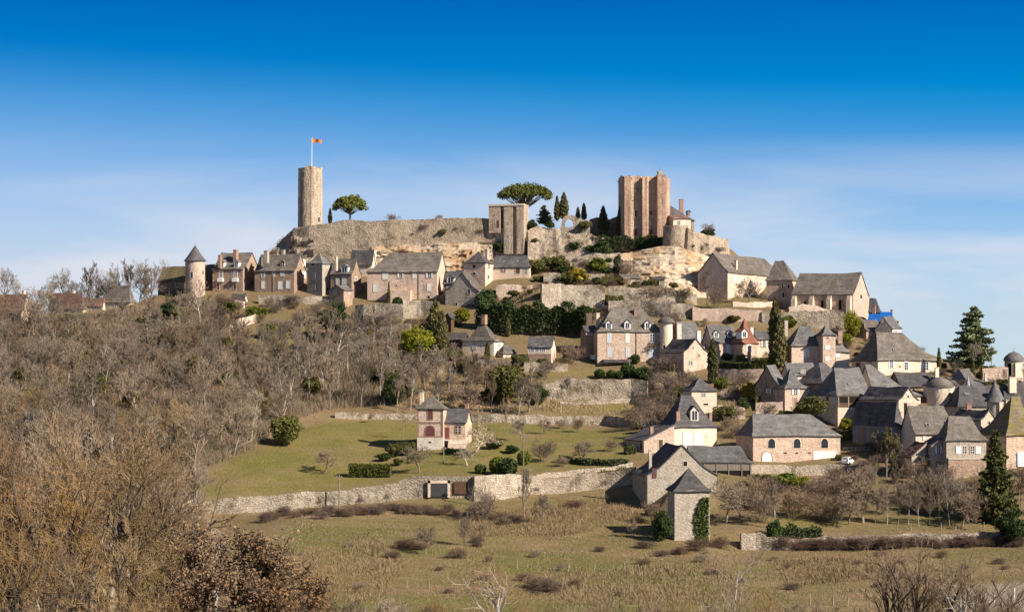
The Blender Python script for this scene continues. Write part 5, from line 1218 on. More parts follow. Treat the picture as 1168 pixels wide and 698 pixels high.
wall('terrace_wall', 'short pale wall beside the green ivy mass below the white gabled outhouse', 'wall', [(262, 365, 374), (276, 362, 372), (294, 358, 368)], mat='warm', rough=.2, ragged=.4)
wall('terrace_wall', 'broken low wall on the slope below the bastion wall', 'wall', [(405, 374, 381), (430, 374, 381), (468, 371, 379)], mat='rubble', rough=.3, ragged=.5)
wall('terrace_wall', 'broken low wall among thickets above the villa', 'wall', [(452, 424, 430), (478, 421, 428), (505, 420, 427)], mat='rubble', rough=.3, ragged=.5)
wall('terrace_wall', 'low wall in the terraced gardens below the golden bush', 'wall', [(822, 447, 453), (845, 445, 452), (866, 447, 453)], mat='warm', rough=.2, ragged=.3)
wall('terrace_wall', 'mossy low wall below the pyramid roofed cottage', 'wall', [(540, 411, 418), (565, 412, 419), (592, 413, 420)], mat='rubble', rough=.25, ragged=.35)
wall('terrace_wall', 'low wall on the bank above the farmhouse', 'wall', [(742, 437, 444), (760, 437, 444), (780, 439, 446)], mat='warm', rough=.25, ragged=.4)
# ------------------------------------------------------------------ plants: one build of each variety, then copies sharing its meshes
def rot_between(d, ang, az, rnd=None):
    """direction d tilted by ang around a random azimuth"""
    d = d.normalized(); u = d.orthogonal().normalized(); v = d.cross(u)
    return (d * math.cos(ang) + (u * math.cos(az) + v * math.sin(az)) * math.sin(ang)).normalized()
def bare(seed, H=10.0, stems=1, lean=0.0, lv=(9, 6, 6, 5), trunk=0.45, r0=0.16, ang=(35, 65), trop=0.05, wob=0.16, ratio=(0.62, 0.55, 0.5, 0.5), twig=0.022, first=0.3, low=0.35, crooked=1.0, limb=0.5, tlev=1):
    rnd = random.Random(seed); T, Cn = MB(), MB()
    def grow(p, d, L, r, lev):
        last = lev >= len(lv)
        n = 5 if lev == 0 else (4 if lev == 1 else (3 if not last else 2))
        pts, dd, q = [tuple(p)], d.copy(), p.copy(); dirs = [d]
        for i in range(n):
            dd = (dd + Vector((rnd.gauss(0, 1), rnd.gauss(0, 1), rnd.gauss(0, 1))) * wob * (1.0 if lev else .5) * crooked + Vector((0, 0, trop * (1 + lev * .4)))).normalized()
            q = q + dd * (L / n); pts.append(tuple(q)); dirs.append(dd)
        re = r * (.45 if not last else .5)
        rads = [r + (re - r) * i / n for i in range(n + 1)]
        (T if lev <= tlev else Cn).tube(pts, rads, 7 if lev == 0 else 5 if lev == 1 else 3)
        if last: return
        k_ = lv[lev]; f0 = first if lev == 0 else low
        for i in range(k_):
            f = f0 + (1 - f0) * (i + rnd.uniform(.2, .9)) / k_
            j = min(int(f * n), n - 1); t = f * n - j
            b = Vector(pts[j]).lerp(Vector(pts[j + 1]), t)
            a = math.radians(rnd.uniform(*ang)); dd = rot_between(dirs[j + 1], a, i * 2.4 + rnd.uniform(-.6, .6))
            if dd.z < -.15: dd.z *= .3; dd.normalize()
            ll = L * ratio[lev] * rnd.uniform(.65, 1.15) * (1.15 - .5 * f if lev == 0 else 1)
            rr = max(twig, min(r * .62, rads[j] * (limb * 1.1 if lev == 0 else limb)))
            if lev >= 2: rr = twig * (1.6 if lev == 2 else 1.0)
            grow(b, dd, ll, rr, lev + 1)
    for s_ in range(stems):
        az = s_ * 2.4 + rnd.uniform(-.4, .4); tl = math.radians(rnd.uniform(8, 38)) if stems > 1 else lean
        d = Vector((math.sin(tl) * math.cos(az), math.sin(tl) * math.sin(az), math.cos(tl)))
        p = Vector((math.cos(az) * .25, math.sin(az) * .25, -.4)) if stems > 1 else Vector((0, 0, -.5))
        grow(p, d, H * (trunk if stems == 1 else trunk * rnd.uniform(.75, 1.1)), r0, 0)
    top = max(v[2] for v in Cn.v); w = max(abs(v[0]) for v in Cn.v)
    return T, Cn, top, w
def leaves(rng, P, size, flat=0.0, up=None, aspect=1.5):
    n = len(P); A = rng.normal(size=(n, 3)); A /= np.linalg.norm(A, axis=1, keepdims=True)
    if up is not None: A = A * (1 - up) + np.array([0, 0, 1.0]) * up; A /= np.linalg.norm(A, axis=1, keepdims=True)
    B = rng.normal(size=(n, 3)); B -= (B * A).sum(1, keepdims=True) * A; B /= np.linalg.norm(B, axis=1, keepdims=True)
    s_ = size * rng.uniform(.5, 1.5, size=(n, 1)); a, b = A * s_ * aspect / 2, B * s_ / 2
    return np.stack([P - a - b * .3, P - b * .7 , P + a + b * .2, P + b * .8], 1)
def clumps(rng, centers, rad, per, size, shell=0.55):
    n = len(centers) * per; c = np.repeat(centers, per, 0); r_ = np.repeat(rad, per)[:, None]
    d = rng.normal(size=(n, 3)); d /= np.linalg.norm(d, axis=1, keepdims=True)
    d *= (shell + (1 - shell) * rng.uniform(size=(n, 1)) ** .5) * rng.uniform(.85, 1.12, size=(n, 1))
    return leaves(rng, c + d * r_ * np.array([1, 1, .85]), size)
PROTO = {}
def proto(key, name, parts):
    """parts: [(part name, mesh)]; kept unlinked until copied"""
    PROTO[key] = (name, parts); return key
def plant(key, px, pyb, hpx, label, cat='tree', group=None, wf=1.0, Y=None, rz=None, hm=None, loc=None, seed=None):
    """stand a plant of that variety on the ground seen at (px, pyb), hpx photo pixels tall"""
    name, parts, H0 = PROTO[key]
    p = loc or (at(px, pyb, Y) if Y else og(px, pyb))
    k_ = (hm or hpx * p.y / F) / H0
    rr = random.Random(int(p.x * 37 + p.y * 11) + (seed or 0))
    o = empty(name, p, rr.uniform(0, 6.28) if rz is None else rz); o.scale = (k_ * wf, k_ * wf, k_)
    for pn, me in parts: link(me, pn, o)
    tag(o, label, cat, group); return o
def reg_bare(key, name, seed, bark, tmat, **kw):
    T, Cn, top, w = bare(seed, **kw)
    PROTO[key] = (name, [('trunk', T.mesh('trunk', M[bark])), ('crown', Cn.mesh('crown', M[tmat]))], top)
for i in range(5): reg_bare('wood%d' % i, 'bare_tree', 11 + i, ('bark', 'barkpale', 'bark', 'bark', 'barkpale')[i], ('twig', 'twiggrey')[i % 2], trunk=.74, lv=(12, 6, 6, 5), ang=(22, 48), trop=.13, ratio=(.40, .5, .5, .5), r0=.13, first=.28, twig=.020)
for i in range(2): reg_bare('pole%d' % i, 'bare_tree', 31 + i, 'barkpale', 'twiggrey', trunk=.78, lv=(11, 5, 5, 4), ang=(25, 50), trop=.10, ratio=(.34, .5, .5, .5), r0=.12, first=.42, twig=.022)
for i in range(2): reg_bare('lacy%d' % i, 'bare_tree', 41 + i, 'bark', 'twiggrey', trunk=.5, lv=(10, 7, 6, 6), ang=(25, 58), trop=.08, ratio=(.66, .55, .5, .48), r0=.16, first=.25, twig=.013, wob=.2, limb=.5, tlev=2)
for i in range(3): reg_bare('orchard%d' % i, 'bare_tree', 51 + i, 'bark', 'twiggrey', trunk=.42, lv=(9, 6, 6, 4), ang=(40, 75), trop=.04, ratio=(.8, .55, .5, .5), r0=.2, first=.35, twig=.032, wob=.2)
for i in range(3): reg_bare('gold%d' % i, 'bare_tree', 71 + i, ('barkdark', 'bark', 'barkdark')[i], 'twiggold', trunk=.5, lv=(10, 7, 7, 7), ang=(25, 58), trop=.07, ratio=(.66, .55, .48, .45), r0=.17, first=.2, twig=.0072, wob=.24, limb=.55, tlev=2)
reg_bare('plane', 'bare_tree', 91, 'planebark', 'planebark', trunk=.40, lv=(8, 6, 6, 3), ang=(40, 80), trop=.06, ratio=(.85, .6, .42, .35), r0=.22, first=.45, twig=.026, wob=.35, crooked=1.3, limb=.42)
reg_bare('birch', 'bare_tree', 95, 'barkwhite', 'twig', trunk=.78, lv=(12, 6, 5, 3), ang=(28, 50), trop=.09, ratio=(.5, .5, .5, .4), r0=.10, first=.22, twig=.008, wob=.12, limb=.40)
reg_bare('lichen', 'bare_tree', 97, 'barkpale', 'twiggold', trunk=.55, lv=(9, 6, 5, 3), ang=(35, 65), trop=.05, ratio=(.6, .55, .5, .45), r0=.14, first=.3, twig=.009, wob=.24, limb=.5, tlev=2)
for i in range(2): reg_bare('vase%d' % i, 'bare_tree', 101 + i, 'barkdark', 'twigred', stems=4, trunk=.62, lv=(6, 5, 5, 4), ang=(22, 45), trop=.08, ratio=(.6, .55, .5, .5), r0=.19, first=.4, twig=.010, limb=.55, tlev=2)
for i in range(3): reg_bare('shrub%d' % i, 'bare_shrub', 121 + i, 'bark', ('twig', 'twigred', 'twiggrey')[i], stems=9, trunk=.5, lv=(6, 5, 5), ang=(25, 55), trop=.06, ratio=(.6, .6, .55), r0=.06, first=.2, twig=.024, wob=.2)
for i in range(2): reg_bare('bramble%d' % i, 'bramble_bush', 131 + i, 'bramble', 'bramble', stems=16, trunk=.55, lv=(7, 5, 4), ang=(30, 70), trop=-.04, ratio=(.65, .6, .55), r0=.05, first=.12, twig=.026, wob=.3)
for i in range(2):
    T, Cn, top, w = bare(141 + i, trunk=.5, lv=(9, 6, 6, 5), ang=(30, 65), trop=.05, ratio=(.65, .55, .5, .5), r0=.2, first=.25, twig=.02, wob=.28)
    rg = np.random.default_rng(141 + i); pv = np.array(Cn.v); P = pv[rg.integers(0, len(pv), 8000)] + rg.normal(size=(8000, 3)) * .16
    PROTO['oak%d' % i] = ('leafy_oak', [('trunk', T.mesh('trunk', M['barkdark'])), ('crown', Cn.mesh('crown', M['barkdark'])), ('leaves', quads_mesh('leaves', leaves(rg, P, .10), M['deadleaf']))], top)

def evergreen_bush(key, name, mat, seed, w=1.0, H=3.0, n=30, per=210, size=.15, tip=0.0):
    rg = np.random.default_rng(seed)
    d = rg.normal(size=(n, 3)); d /= np.linalg.norm(d, axis=1, keepdims=True); d *= rg.uniform(.3, .85, (n, 1))
    c = d * np.array([H * .55 * w, H * .55 * w, H * .42]) + np.array([0, 0, H * .46]); rad = rg.uniform(.26, .5, n) * H * .42
    c[:, 2] = np.maximum(c[:, 2], rad * .5)
    core = clumps(rg, np.array([[0, 0, H * .42]]), np.array([H * .38]), 260, size * 2.2, .2)
    Q = np.concatenate([clumps(rg, c, rad, per, size), core])
    T = MB()
    for i in range(5): T.tube([(0, 0, -.3), tuple(c[i] * .5), tuple(c[i])], [.09, .06, .03], 5)
    PROTO[key] = (name, [('stems', T.mesh('stems', M['bark'])), ('foliage', quads_mesh('foliage', Q, M[mat]))], float(Q[:, :, 2].max()))
for kx, mt, sd in (('laurel', 'laurel', 1), ('olive', 'bushy', 2), ('lime', 'lime', 3), ('yellow', 'yellow', 4), ('green', 'hedge', 5)): evergreen_bush('bush_' + kx, 'evergreen_bush', mt, 200 + sd)
evergreen_bush('tree_laurel', 'evergreen_tree', 'laurel', 211, w=.8, H=6, n=40, per=230, size=.2)
evergreen_bush('tree_olive', 'evergreen_tree', 'bushy', 212, w=.75, H=6, n=40, per=230, size=.2)
evergreen_bush('tree_lime', 'evergreen_tree', 'lime', 213, w=.8, H=6, n=36, per=210, size=.2)
T, Cn, top, w = bare(214, trunk=.6, lv=(11, 7, 6, 5), ang=(22, 50), trop=.1, ratio=(.45, .5, .5, .5), r0=.14, first=.18, twig=.02)
rg = np.random.default_rng(214); pv = np.array(Cn.v); P = pv[rg.integers(0, len(pv), 4200)] + rg.normal(size=(4200, 3)) * .12
PROTO['thin_green'] = ('leafy_tree', [('trunk', T.mesh('trunk', M['bark'])), ('crown', Cn.mesh('crown', M['twig'])), ('leaves', quads_mesh('leaves', leaves(rg, P, .14), M['bushy']))], top)

def ball(key, mat, seed):
    rg = np.random.default_rng(seed); n = 1500
    d = rg.normal(size=(n, 3)); d /= np.linalg.norm(d, axis=1, keepdims=True); P = d * rg.uniform(.8, 1.03, (n, 1)) + np.array([0, 0, 1.0])
    m = MB(); m.tube([(0, 0, -.3), (0, 0, .9)], [.08, .05], 6)
    PROTO[key] = ('clipped_bush', [('stem', m.mesh('stem', M['bark'])), ('foliage', quads_mesh('foliage', leaves(rg, P, .2), M[mat]))], 2.0)
ball('ball_dark', 'laurel', 301); ball('ball_lime', 'hedge', 302); ball('ball_grey', 'ivy', 303)
def cypress(key, seed, H=10.0, r=.95, wav=.2, mat='cypress', n=5200):
    rg = np.random.default_rng(seed); t = rg.uniform(0, 1, n) ** .9; z = t * H
    prof = r * np.minimum(1, (t / .12 + .35)) * np.clip((1 - t) / .55, 0, 1) ** .6 
    a = rg.uniform(0, 6.283, n); prof = prof * (1 + wav * np.sin(a * 3 + z * 1.6 + seed) * np.sin(z * 2.3 + a)) * rg.uniform(.55, 1.08, n)
    P = np.stack([prof * np.cos(a), prof * np.sin(a), z + .25], 1)
    m = MB(); m.tube([(0, 0, -.4), (0, 0, H * .5), (0, 0, H * .9)], [.16, .1, .03], 6)
    PROTO[key] = ('cypress_tree', [('trunk', m.mesh('trunk', M['bark'])), ('crown', quads_mesh('crown', leaves(rg, P, .3, up=.55), M[mat]))], H)
cypress('cyp0', 401); cypress('cyp1', 402, r=1.15, wav=.35); cypress('cyp2', 403, r=.7, wav=.3); cypress('cypfat', 404, r=1.7, wav=.3)
def conifer(key, name, seed, H, R0, mat, whorls, droop, bare_base, n_br=11, irregular=.3, size=.42, dens=34, pw=.8):
    rg = np.random.default_rng(seed); rnd = random.Random(seed); T = MB(); T.tube([(0, 0, -.6), (.1, 0, H * .5), (0, 0, H * .98)], [H * .018, H * .011, .03], 7); B = MB(); PP = []
    for w_ in range(whorls):
        t = (w_ + .5) / whorls; z = H * (bare_base + (1 - bare_base) * t); L0 = R0 * (1 - t) ** pw * (1 if t > .12 else .8) + .25
        for b in range(n_br if t < .75 else 6):
            a = b * 6.283 / n_br + w_ * 1.1 + rnd.uniform(-.3, .3); L = L0 * rnd.uniform(1 - irregular * 1.6, 1.08)
            if L < .2: continue
            x, y = math.cos(a), math.sin(a); zz_ = z + rnd.uniform(-.3, .3)
            pts = [(x * L * s_, y * L * s_, zz_ + droop * L * (-.55 * s_ + .35 * s_ * s_ * s_)) for s_ in (0, .35, .7, 1)]
            B.tube(pts, [.07, .05, .035, .015], 4)
            m = int(dens * L / R0 * 3) + 8; s_ = rg.uniform(.15, 1.02, m)
            q = np.stack([x * L * s_, y * L * s_, zz_ + droop * L * (-.55 * s_ + .35 * s_ ** 3)], 1)
            wd = .30 * L * (1.05 - s_)[:, None] * .9 + .16
            off = rg.normal(size=(m, 3)) * wd * .6; off[:, 2] *= .32; off[:, 2] -= np.abs(rg.normal(size=m)) * .16
            PP.append(q + off)
    Q = leaves(rg, np.concatenate(PP), size, aspect=1.9)
    PROTO[key] = (name, [('trunk', T.mesh('trunk', M['barkdark'])), ('branches', B.mesh('branches', M['barkdark'])), ('crown', quads_mesh('crown', Q, M[mat]))], H)
conifer('spruce', 'spruce_tree', 501, 17.0, 5.0, 'spruce', 26, .8, .06, irregular=.42, size=.42, dens=46)
conifer('fir', 'fir_tree', 502, 14.0, 6.3, 'fir', 18, .30, .05, n_br=10, irregular=.5, size=.42, dens=60, pw=.62)
def umbrella_pine(key, seed, H, W_, th, trunk_h, mat='pine'):
    rg = np.random.default_rng(seed); rnd = random.Random(seed); T, B = MB(), MB()
    T.tube([(0, 0, -1), (.1, 0, trunk_h * .5), (.0, .1, trunk_h)], [.34, .27, .22], 8); C_ = []
    for i in range(120):
        a = rnd.uniform(0, 6.283); q = math.sqrt(rnd.uniform(0.01, 1)); x, y = q * W_ * math.cos(a), q * W_ * math.sin(a)
        zt = H - th * (q ** 2.4) * .62 - rnd.uniform(.02, .32) * th; C_.append((x, y, zt - .5))
    for i, c in enumerate(C_):
        if i % 2 == 0:
            z0 = trunk_h * rnd.uniform(.62, 1.0); B.tube([(0, 0, z0), (c[0] * .45, c[1] * .45, z0 + (c[2] - z0) * .42), (c[0] * .95, c[1] * .95, c[2] - .1)], [.15, .09, .03], 5)
    T.tube([(0, 0, trunk_h - .1), (.2, 0, H - th * .4)], [.26, .06], 6)
    Q = clumps(rg, np.array(C_), rg.uniform(.7, 1.15, len(C_)) * W_ * .17, 95, .3, .3)
    PROTO[key] = ('umbrella_pine', [('trunk', T.mesh('trunk', M['bark'])), ('branches', B.mesh('branches', M['bark'])), ('crown', quads_mesh('crown', Q, M[mat]))], float(Q[:, :, 2].max()))
umbrella_pine('pine_round', 601, 8.4, 4.9, 4.6, 3.4); umbrella_pine('pine_flat', 602, 10.6, 6.4, 3.3, 6.0)

def hedge(name, label, pts, h, w, mat, dens=34, size=.26, wild=0.0, Y=None, cat='hedge', group=None, base=None):
    """clipped hedge along ground points (column, row of foot[, distance])"""
    P = [at(*q) if len(q) > 2 else og(*q) for q in pts]; rg = np.random.default_rng(int(pts[0][0] * 3 + h * 100)); O = P[0].copy(); Q = []; m = MB()
    for a, b in zip(P, P[1:]):
        d = b - a; L = d.length; u = d.normalized(); nrm_ = Vector((-u.y, u.x, 0)).normalized(); n = int(L * (2 * h + w) * dens)
        s_ = rg.uniform(-.03, 1.03, n); c = rg.uniform(-1, 1, n); f = rg.integers(0, 4, n)
        lump = 1 + wild * (np.sin(s_ * L * 1.3 + h) * .5 + np.sin(s_ * L * .47 + 2) * .5)
        v = np.where(f == 0, rg.uniform(.9, 1.06, n), rg.uniform(0, 1, n)) * h * lump; o = np.where(f == 0, c, np.where(f == 1, 1, -1) * rg.uniform(.78, 1.06, n)) * w / 2
        base_ = np.array(a - O)[None] + s_[:, None] * np.array(d)[None]
        P_ = base_ + o[:, None] * np.array(nrm_)[None]; P_[:, 2] += v
        P_ += rg.normal(size=(n, 3)) * (.05 + wild * .35)
        Q.append(leaves(rg, P_, size))
        g = .80
        A, B_ = a - O, b - O; nn = nrm_ * (w / 2 * g)
        m.add([tuple(A - nn - Vector((0, 0, .5))), tuple(B_ - nn - Vector((0, 0, .5))), tuple(B_ + nn - Vector((0, 0, .5))), tuple(A + nn - Vector((0, 0, .5))),
               tuple(A - nn + Vector((0, 0, h * g))), tuple(B_ - nn + Vector((0, 0, h * g))), tuple(B_ + nn + Vector((0, 0, h * g))), tuple(A + nn + Vector((0, 0, h * g)))],
              ((0, 3, 2, 1), (4, 5, 6, 7), (0, 1, 5, 4), (1, 2, 6, 5), (2, 3, 7, 6), (3, 0, 4, 7)))
    r_ = empty(name, O); tag(r_, label, cat, group)
    m.build('branches', M['barkdark'], r_); link(quads_mesh('foliage', np.concatenate(Q), M[mat]), 'foliage', r_)
    return r_
# ------------------------------------------------------------------ plants of the castle
plant('pine_round', 399, 254, 33, 'round headed umbrella pine beside the round tower', Y=604, rz=.4)
plant('pine_flat', 598, 262, 54.5, 'wide flat umbrella pine rising behind the square ruined tower', Y=603, rz=1.2, wf=.9)
plant('cyp2', 376.5, 257, 19, 'little dark cypress between the round tower and the umbrella pine', Y=602, wf=1.5)
plant('shrub1', 447, 254, 11, 'lone bare shrub on top of the long rampart', 'shrub', Y=600, wf=1.2)
plant('shrub2', 501, 251, 7, 'thin bare shrub poking over the rampart battlements', 'shrub', Y=601, wf=1.4)
plant('fir', 620.5, 256, 22, 'dark spreading cedar right of the flat umbrella pine', Y=600, wf=1.25)
for px, b, t, ky, wf, lb in ((635.4, 252, 224.5, 'cyp2', 1.5, 'slim cypress left of the tallest cypress pair above the arch'), (643.2, 251, 220.5, 'cyp1', 1.3, 'tallest cypress above the arch ruin, pinched at its middle'), (659.2, 251, 236.5, 'cyp1', 1.5, 'short cypress just right of the arch ruin'), (666, 251, 232, 'cyp1', 1.3, 'pointed cypress between the short one and the shaded rampart'), (688, 269, 236, 'cyp1', 1.35, 'dark cypress standing in front of the shaded rampart wall'), (707, 271, 237, 'cyp2', 1.5, 'narrow cypress against the left edge of the keep')):
    plant(ky, px, b, b - t, lb, Y=592 if b > 260 else 596, wf=wf)
plant('tree_laurel', 607, 266, 16, 'dark shrub clinging to the side of the square tower', 'shrub', Y=589)
plant('bush_laurel', 627, 261, 9, 'low clipped evergreen on the crumbling wall', 'bush', Y=590, wf=1.3)
plant('bush_olive', 667, 262, 10, 'mossy bush spilling over the wall beside the arch', 'bush', Y=589, wf=1.3)
hedge('hedge', 'dark green hedge along the foot of the keep', [(676, 285, 585), (700, 284, 584), (730, 285, 583), (756, 282, 581)], 3.4, 2.6, 'laurel', wild=.25)
for px, b, hp, wf, ky, lb in ((656, 290, 17, 1.3, 'bush_laurel', 'dark round bush under the footing of the arch ruin'), (672, 291, 13, 1.3, 'bush_laurel', 'low dark bush between two round bushes below the arch'), (688, 294, 20, 1.1, 'bush_laurel', 'tall dark bush below the narrow cypress of the keep'), (682, 312, 19, 1.2, 'bush_green', 'bright ivy covered bush among the pale rocks'), (660, 325, 20, 1.1, 'bush_yellow', 'golden yellow shrub on the upper garden terrace'), (649, 325, 15, 1.0, 'bush_olive', 'olive shrub touching the golden yellow shrub'), (705, 312, 22, .7, 'tree_laurel', 'dark upright shrub at the left end of the ochre cliff'), (634, 310, 19, 1.3, 'bush_olive', 'olive scrub below the right corner of the square tower'), (614, 312, 16, 1.3, 'bush_olive', 'low scrub right of the pale house with roof lights'), (570, 292, 20, 1.2, 'tree_laurel', 'dark bush at the foot of the square ruined tower'), (713, 325, 12, 1.2, 'bush_olive', 'rusty olive bush beside the pale terrace hut'), (790, 276, 9, 1.6, 'bush_laurel', 'green mound of ivy on the castle rampart top'), (806, 274, 14, 1.3, 'bush_laurel', 'ivy covered bush right of the keep on the rampart'), (326, 290, 22, .9, 'shrub2', 'scrubby bush at the left shoulder of the castle rock'), (311, 300, 20, .9, 'shrub0', 'bare brush on the far left tip of the castle rock')):
    plant(ky, px, b, hp, lb, 'bush', wf=wf, Y=None if b > 285 else (592 if px > 780 else 600))
plant('orchard1', 806, 268, 14, 'small bare tree standing alone on the castle terrace right of the keep', Y=592, wf=1.2)

# ------------------------------------------------------------------ plants of the upper village
hedge('hedge', 'big dark laurel hedge sloping across the middle of the village', [(545, 374), (575, 378), (610, 380), (645, 381), (672, 381)], 6.6, 3.6, 'laurel', size=.42, dens=22, wild=.22)
plant('cypfat', 497, 398, 54, 'tall dull cypress clump above the bright green bush', wf=1.15); plant('cypfat', 504, 404, 48, 'second dull cypress leaning on the taller clump', wf=.9)
plant('tree_lime', 476, 408, 38, 'bright yellow green bush below the bastion wall', 'bush', wf=1.15)
plant('tree_laurel', 384, 388, 45, 'large dark evergreen left of the ruined wall stub', wf=.95)
plant('cypress_slim' if False else 'cyp2', 443.5, 346, 24, 'slim cypress against the broad house with white shutters', wf=.9)
plant('ball_dark', 453.5, 351, 12, 'dark clipped ball on the bastion wall', 'bush', wf=1.0)
plant('bush_lime', 528, 366, 15, 'yellow green shrub under the tall stone gable', 'bush', wf=1.3)
plant('ball_lime', 601, 372, 16, 'rounded yellow green bush in front of the dark laurel hedge', 'bush', wf=1.2); plant('bush_yellow', 588, 373, 9, 'little golden conifer in front of the dark laurel hedge', 'bush', wf=.8)
plant('cyp0', 579, 384, 22, 'weeping dark conifer before the dark laurel hedge', wf=1.6); plant('cyp1', 617, 377, 15, 'short pointed conifer before the dark laurel hedge', wf=1.2)
for i, (px, b, w) in enumerate(((597, 378, 1.5), (607, 379, 1.5), (622, 381, 1.4))): plant('shrub2', px, b, 13, 'clipped grey shrub in a row before the dark laurel hedge', 'shrub', 'grey shrubs below the laurel hedge', wf=w)
plant('tree_olive', 578, 462, 48, 'olive green evergreen above the lawn, left of the high rubble wall', wf=.85); plant('tree_laurel', 612, 462, 24, 'dark laurel clump at the left end of the high rubble wall', 'bush', wf=1.2)
plant('cyp1', 556, 410, 20, 'small conifer in front of the pyramid roofed cottage', wf=1.4)
for px, b, hp in ((684, 431, 10), (697, 431, 9), (706, 432, 9)): plant('ball_dark', px, b, hp, 'dark clipped ball along the manor garden edge', 'bush', 'clipped balls along the manor garden', wf=1.25)
plant('ball_dark', 716, 430, 16, 'larger dark clipped bush at the manor garden edge', 'bush', wf=1.0); plant('bush_laurel', 731, 434, 17, 'dark laurel at the right end of the high rubble wall', 'bush', wf=1.4); plant('ball_dark', 724.5, 415, 11, 'dark round bush against the manor drainpipe', 'bush')
for px, b, t, ky, wf, lb in ((813, 437, 388, 'cyp1', 1.0, 'thick cypress in front of the small white dormer house'), (884.5, 418, 342, 'cyp1', .85, 'tallest cypress of the village, beside the low slate cottage'), (889, 420, 362, 'cyp1', 1.05, 'second cypress merging with the tallest one'), (1071, 430, 397.5, 'cyp2', 1.0, 'thin cypress right of the large cream house')): plant(ky, px, b, b - t, lb, Y={1071: 478}.get(px), wf=wf)
hedge('hedge', 'clipped green hedge below the red pyramid roof', [(858, 419.5), (872, 420), (886, 419)], 2.2, 2.0, 'hedge'); hedge('hedge', 'low dark hedge along the terrace of the dormer house', [(822, 419.5), (845, 421), (862, 421)], 1.5, 1.4, 'laurel'); hedge('hedge', 'square clipped bush beside the red pyramid roof house', [(842, 416), (851, 416.5)], 2.2, 2.0, 'hedge')
for px, b, hp, wf, ky, lb in ((898, 376, 17, 1.1, 'bush_green', 'round green bush on the terrace under the church'), (972, 385, 33, .7, 'tree_lime', 'leafy yellow green bush under the church gable'), (965, 394, 14, 1.3, 'bush_lime', 'pale green shrub left of the gabled house below the church'), (856, 455, 20, 1.0, 'bush_yellow', 'golden bush in the gardens left of the shaded wing'), (864, 459, 15, 1.1, 'bush_lime', 'yellow green bush beside the golden bush'), (822, 446, 17, .9, 'bush_green', 'green bush at the foot of the thick cypress'), (848, 470, 17, 1.0, 'tree_laurel', 'dark bush by the garden wall above the arched barn'), (925, 476, 25, 1.45, 'tree_olive', 'wide dark round bush behind the arched barn roof'), (700, 352, 16, 1.2, 'bush_olive', 'dull bush behind the manor chimney'), (768, 372, 22, 1.0, 'shrub0', 'bare thicket behind the manor turret'), (965, 490, 14, 1.2, 'bush_lime', 'yellow shrub beside the shaded boarded barn'), (663, 369, 20, 1.0, 'tree_laurel', 'dark laurel joining the hedge to the manor'), (652, 415, 26, 1.0, 'shrub1', 'russet bare shrub between the small cottage and the manor'), (556, 350, 21, 1.2, 'tree_laurel', 'dark shrub at the right corner of the tall stone gable')):
    plant(ky, px, b, hp, lb, 'bush', wf=wf, Y={925: 449}.get(px))
plant('fir', 1110, 421, 72, 'big spreading fir on the skyline at the right', Y=487, wf=1.02)
plant('cyp2', 1110, 433, 22, 'ivy wrapped stump in front of the big fir', Y=474, wf=1.3); plant('cyp2', 1119.5, 434, 17, 'small dark cypress beside the stone enclosure', Y=474, wf=1.1)
plant('orchard2', 1110, 415, 26, 'pale pollarded bare tree in front of the big fir', Y=476, wf=.8)
plant('spruce', 1135.5, 594, 104, 'tall dark spruce in front of the white shuttered cottage', wf=1.0)
plant('thin_green', 1011, 545, 60, 'olive green leafy tree in front of the shaded boarded barn', wf=.9)
plant('orchard0', 855, 346, 31, 'spreading bare tree in front of the long stone house', wf=.95); plant('orchard1', 866, 347, 16, 'smaller bare tree by the long stone house wall', wf=.9)
plant('wood1', 806, 352, 48, 'bare tree by the shaded gable of the long house', wf=.8); plant('shrub0', 818, 352, 28, 'bare thicket at the corner of the long house', 'shrub')
for i, (px, b, hp, ky) in enumerate(((735, 343, 20, 'shrub1'), (752, 344, 22, 'shrub2'), (764, 344, 18, 'shrub0'), (782, 343, 20, 'shrub0'), (720, 345, 16, 'shrub2'))): plant(ky, px, b, hp, 'bare brush on the terrace below the ochre cliff', 'shrub', 'brush below the cliff', wf=1.1)
plant('shrub0', 772, 376, 20, 'rounded bare bush on the terrace above the slate roofed house', 'shrub', wf=1.0); plant('shrub1', 716, 318, 24, 'bare purple brown bush at the edge of the cliff', 'shrub', wf=.9)

# ------------------------------------------------------------------ lawn and villa garden
hedge('hedge', 'bright green clipped hedge standing alone on the lawn', [(399, 543), (422, 543.5), (446, 543)], 2.35, 2.2, 'hedge', size=.22, dens=50)
hedge('hedge', 'long low dark hedge on the lower right of the lawn', [(640, 527), (670, 530), (700, 531), (716, 530)], 1.1, 1.6, 'laurel', wild=.1)
hedge('hedge', 'dark hedge behind the villa stair', [(506, 517), (530, 518)], 1.0, 1.6, 'laurel')
hedge('hedge', 'little dark hedge by the farmhouse wing', [(713, 518), (724, 517)], 1.5, 1.6, 'laurel')
hedge('hedge', 'ivy covered strip hanging on the pale climbing wall', [(660, 549), (685, 546), (705, 542.5), (716, 540)], 1.1, .9, 'bushy', wild=.3)
plant('orchard0', 371.5, 537.5, 30, 'round bare apple tree standing alone on the left of the lawn', wf=1.05)
plant('plane', 537, 521, 48, 'pale knobbly plane tree in front of the villa', wf=1.05)
plant('plane', 533, 532, 30, 'smaller dark trunked tree before the pale plane tree', wf=.9)
plant('orchard1', 479, 539, 34, 'low spreading bare tree in front of the villa', wf=1.05)
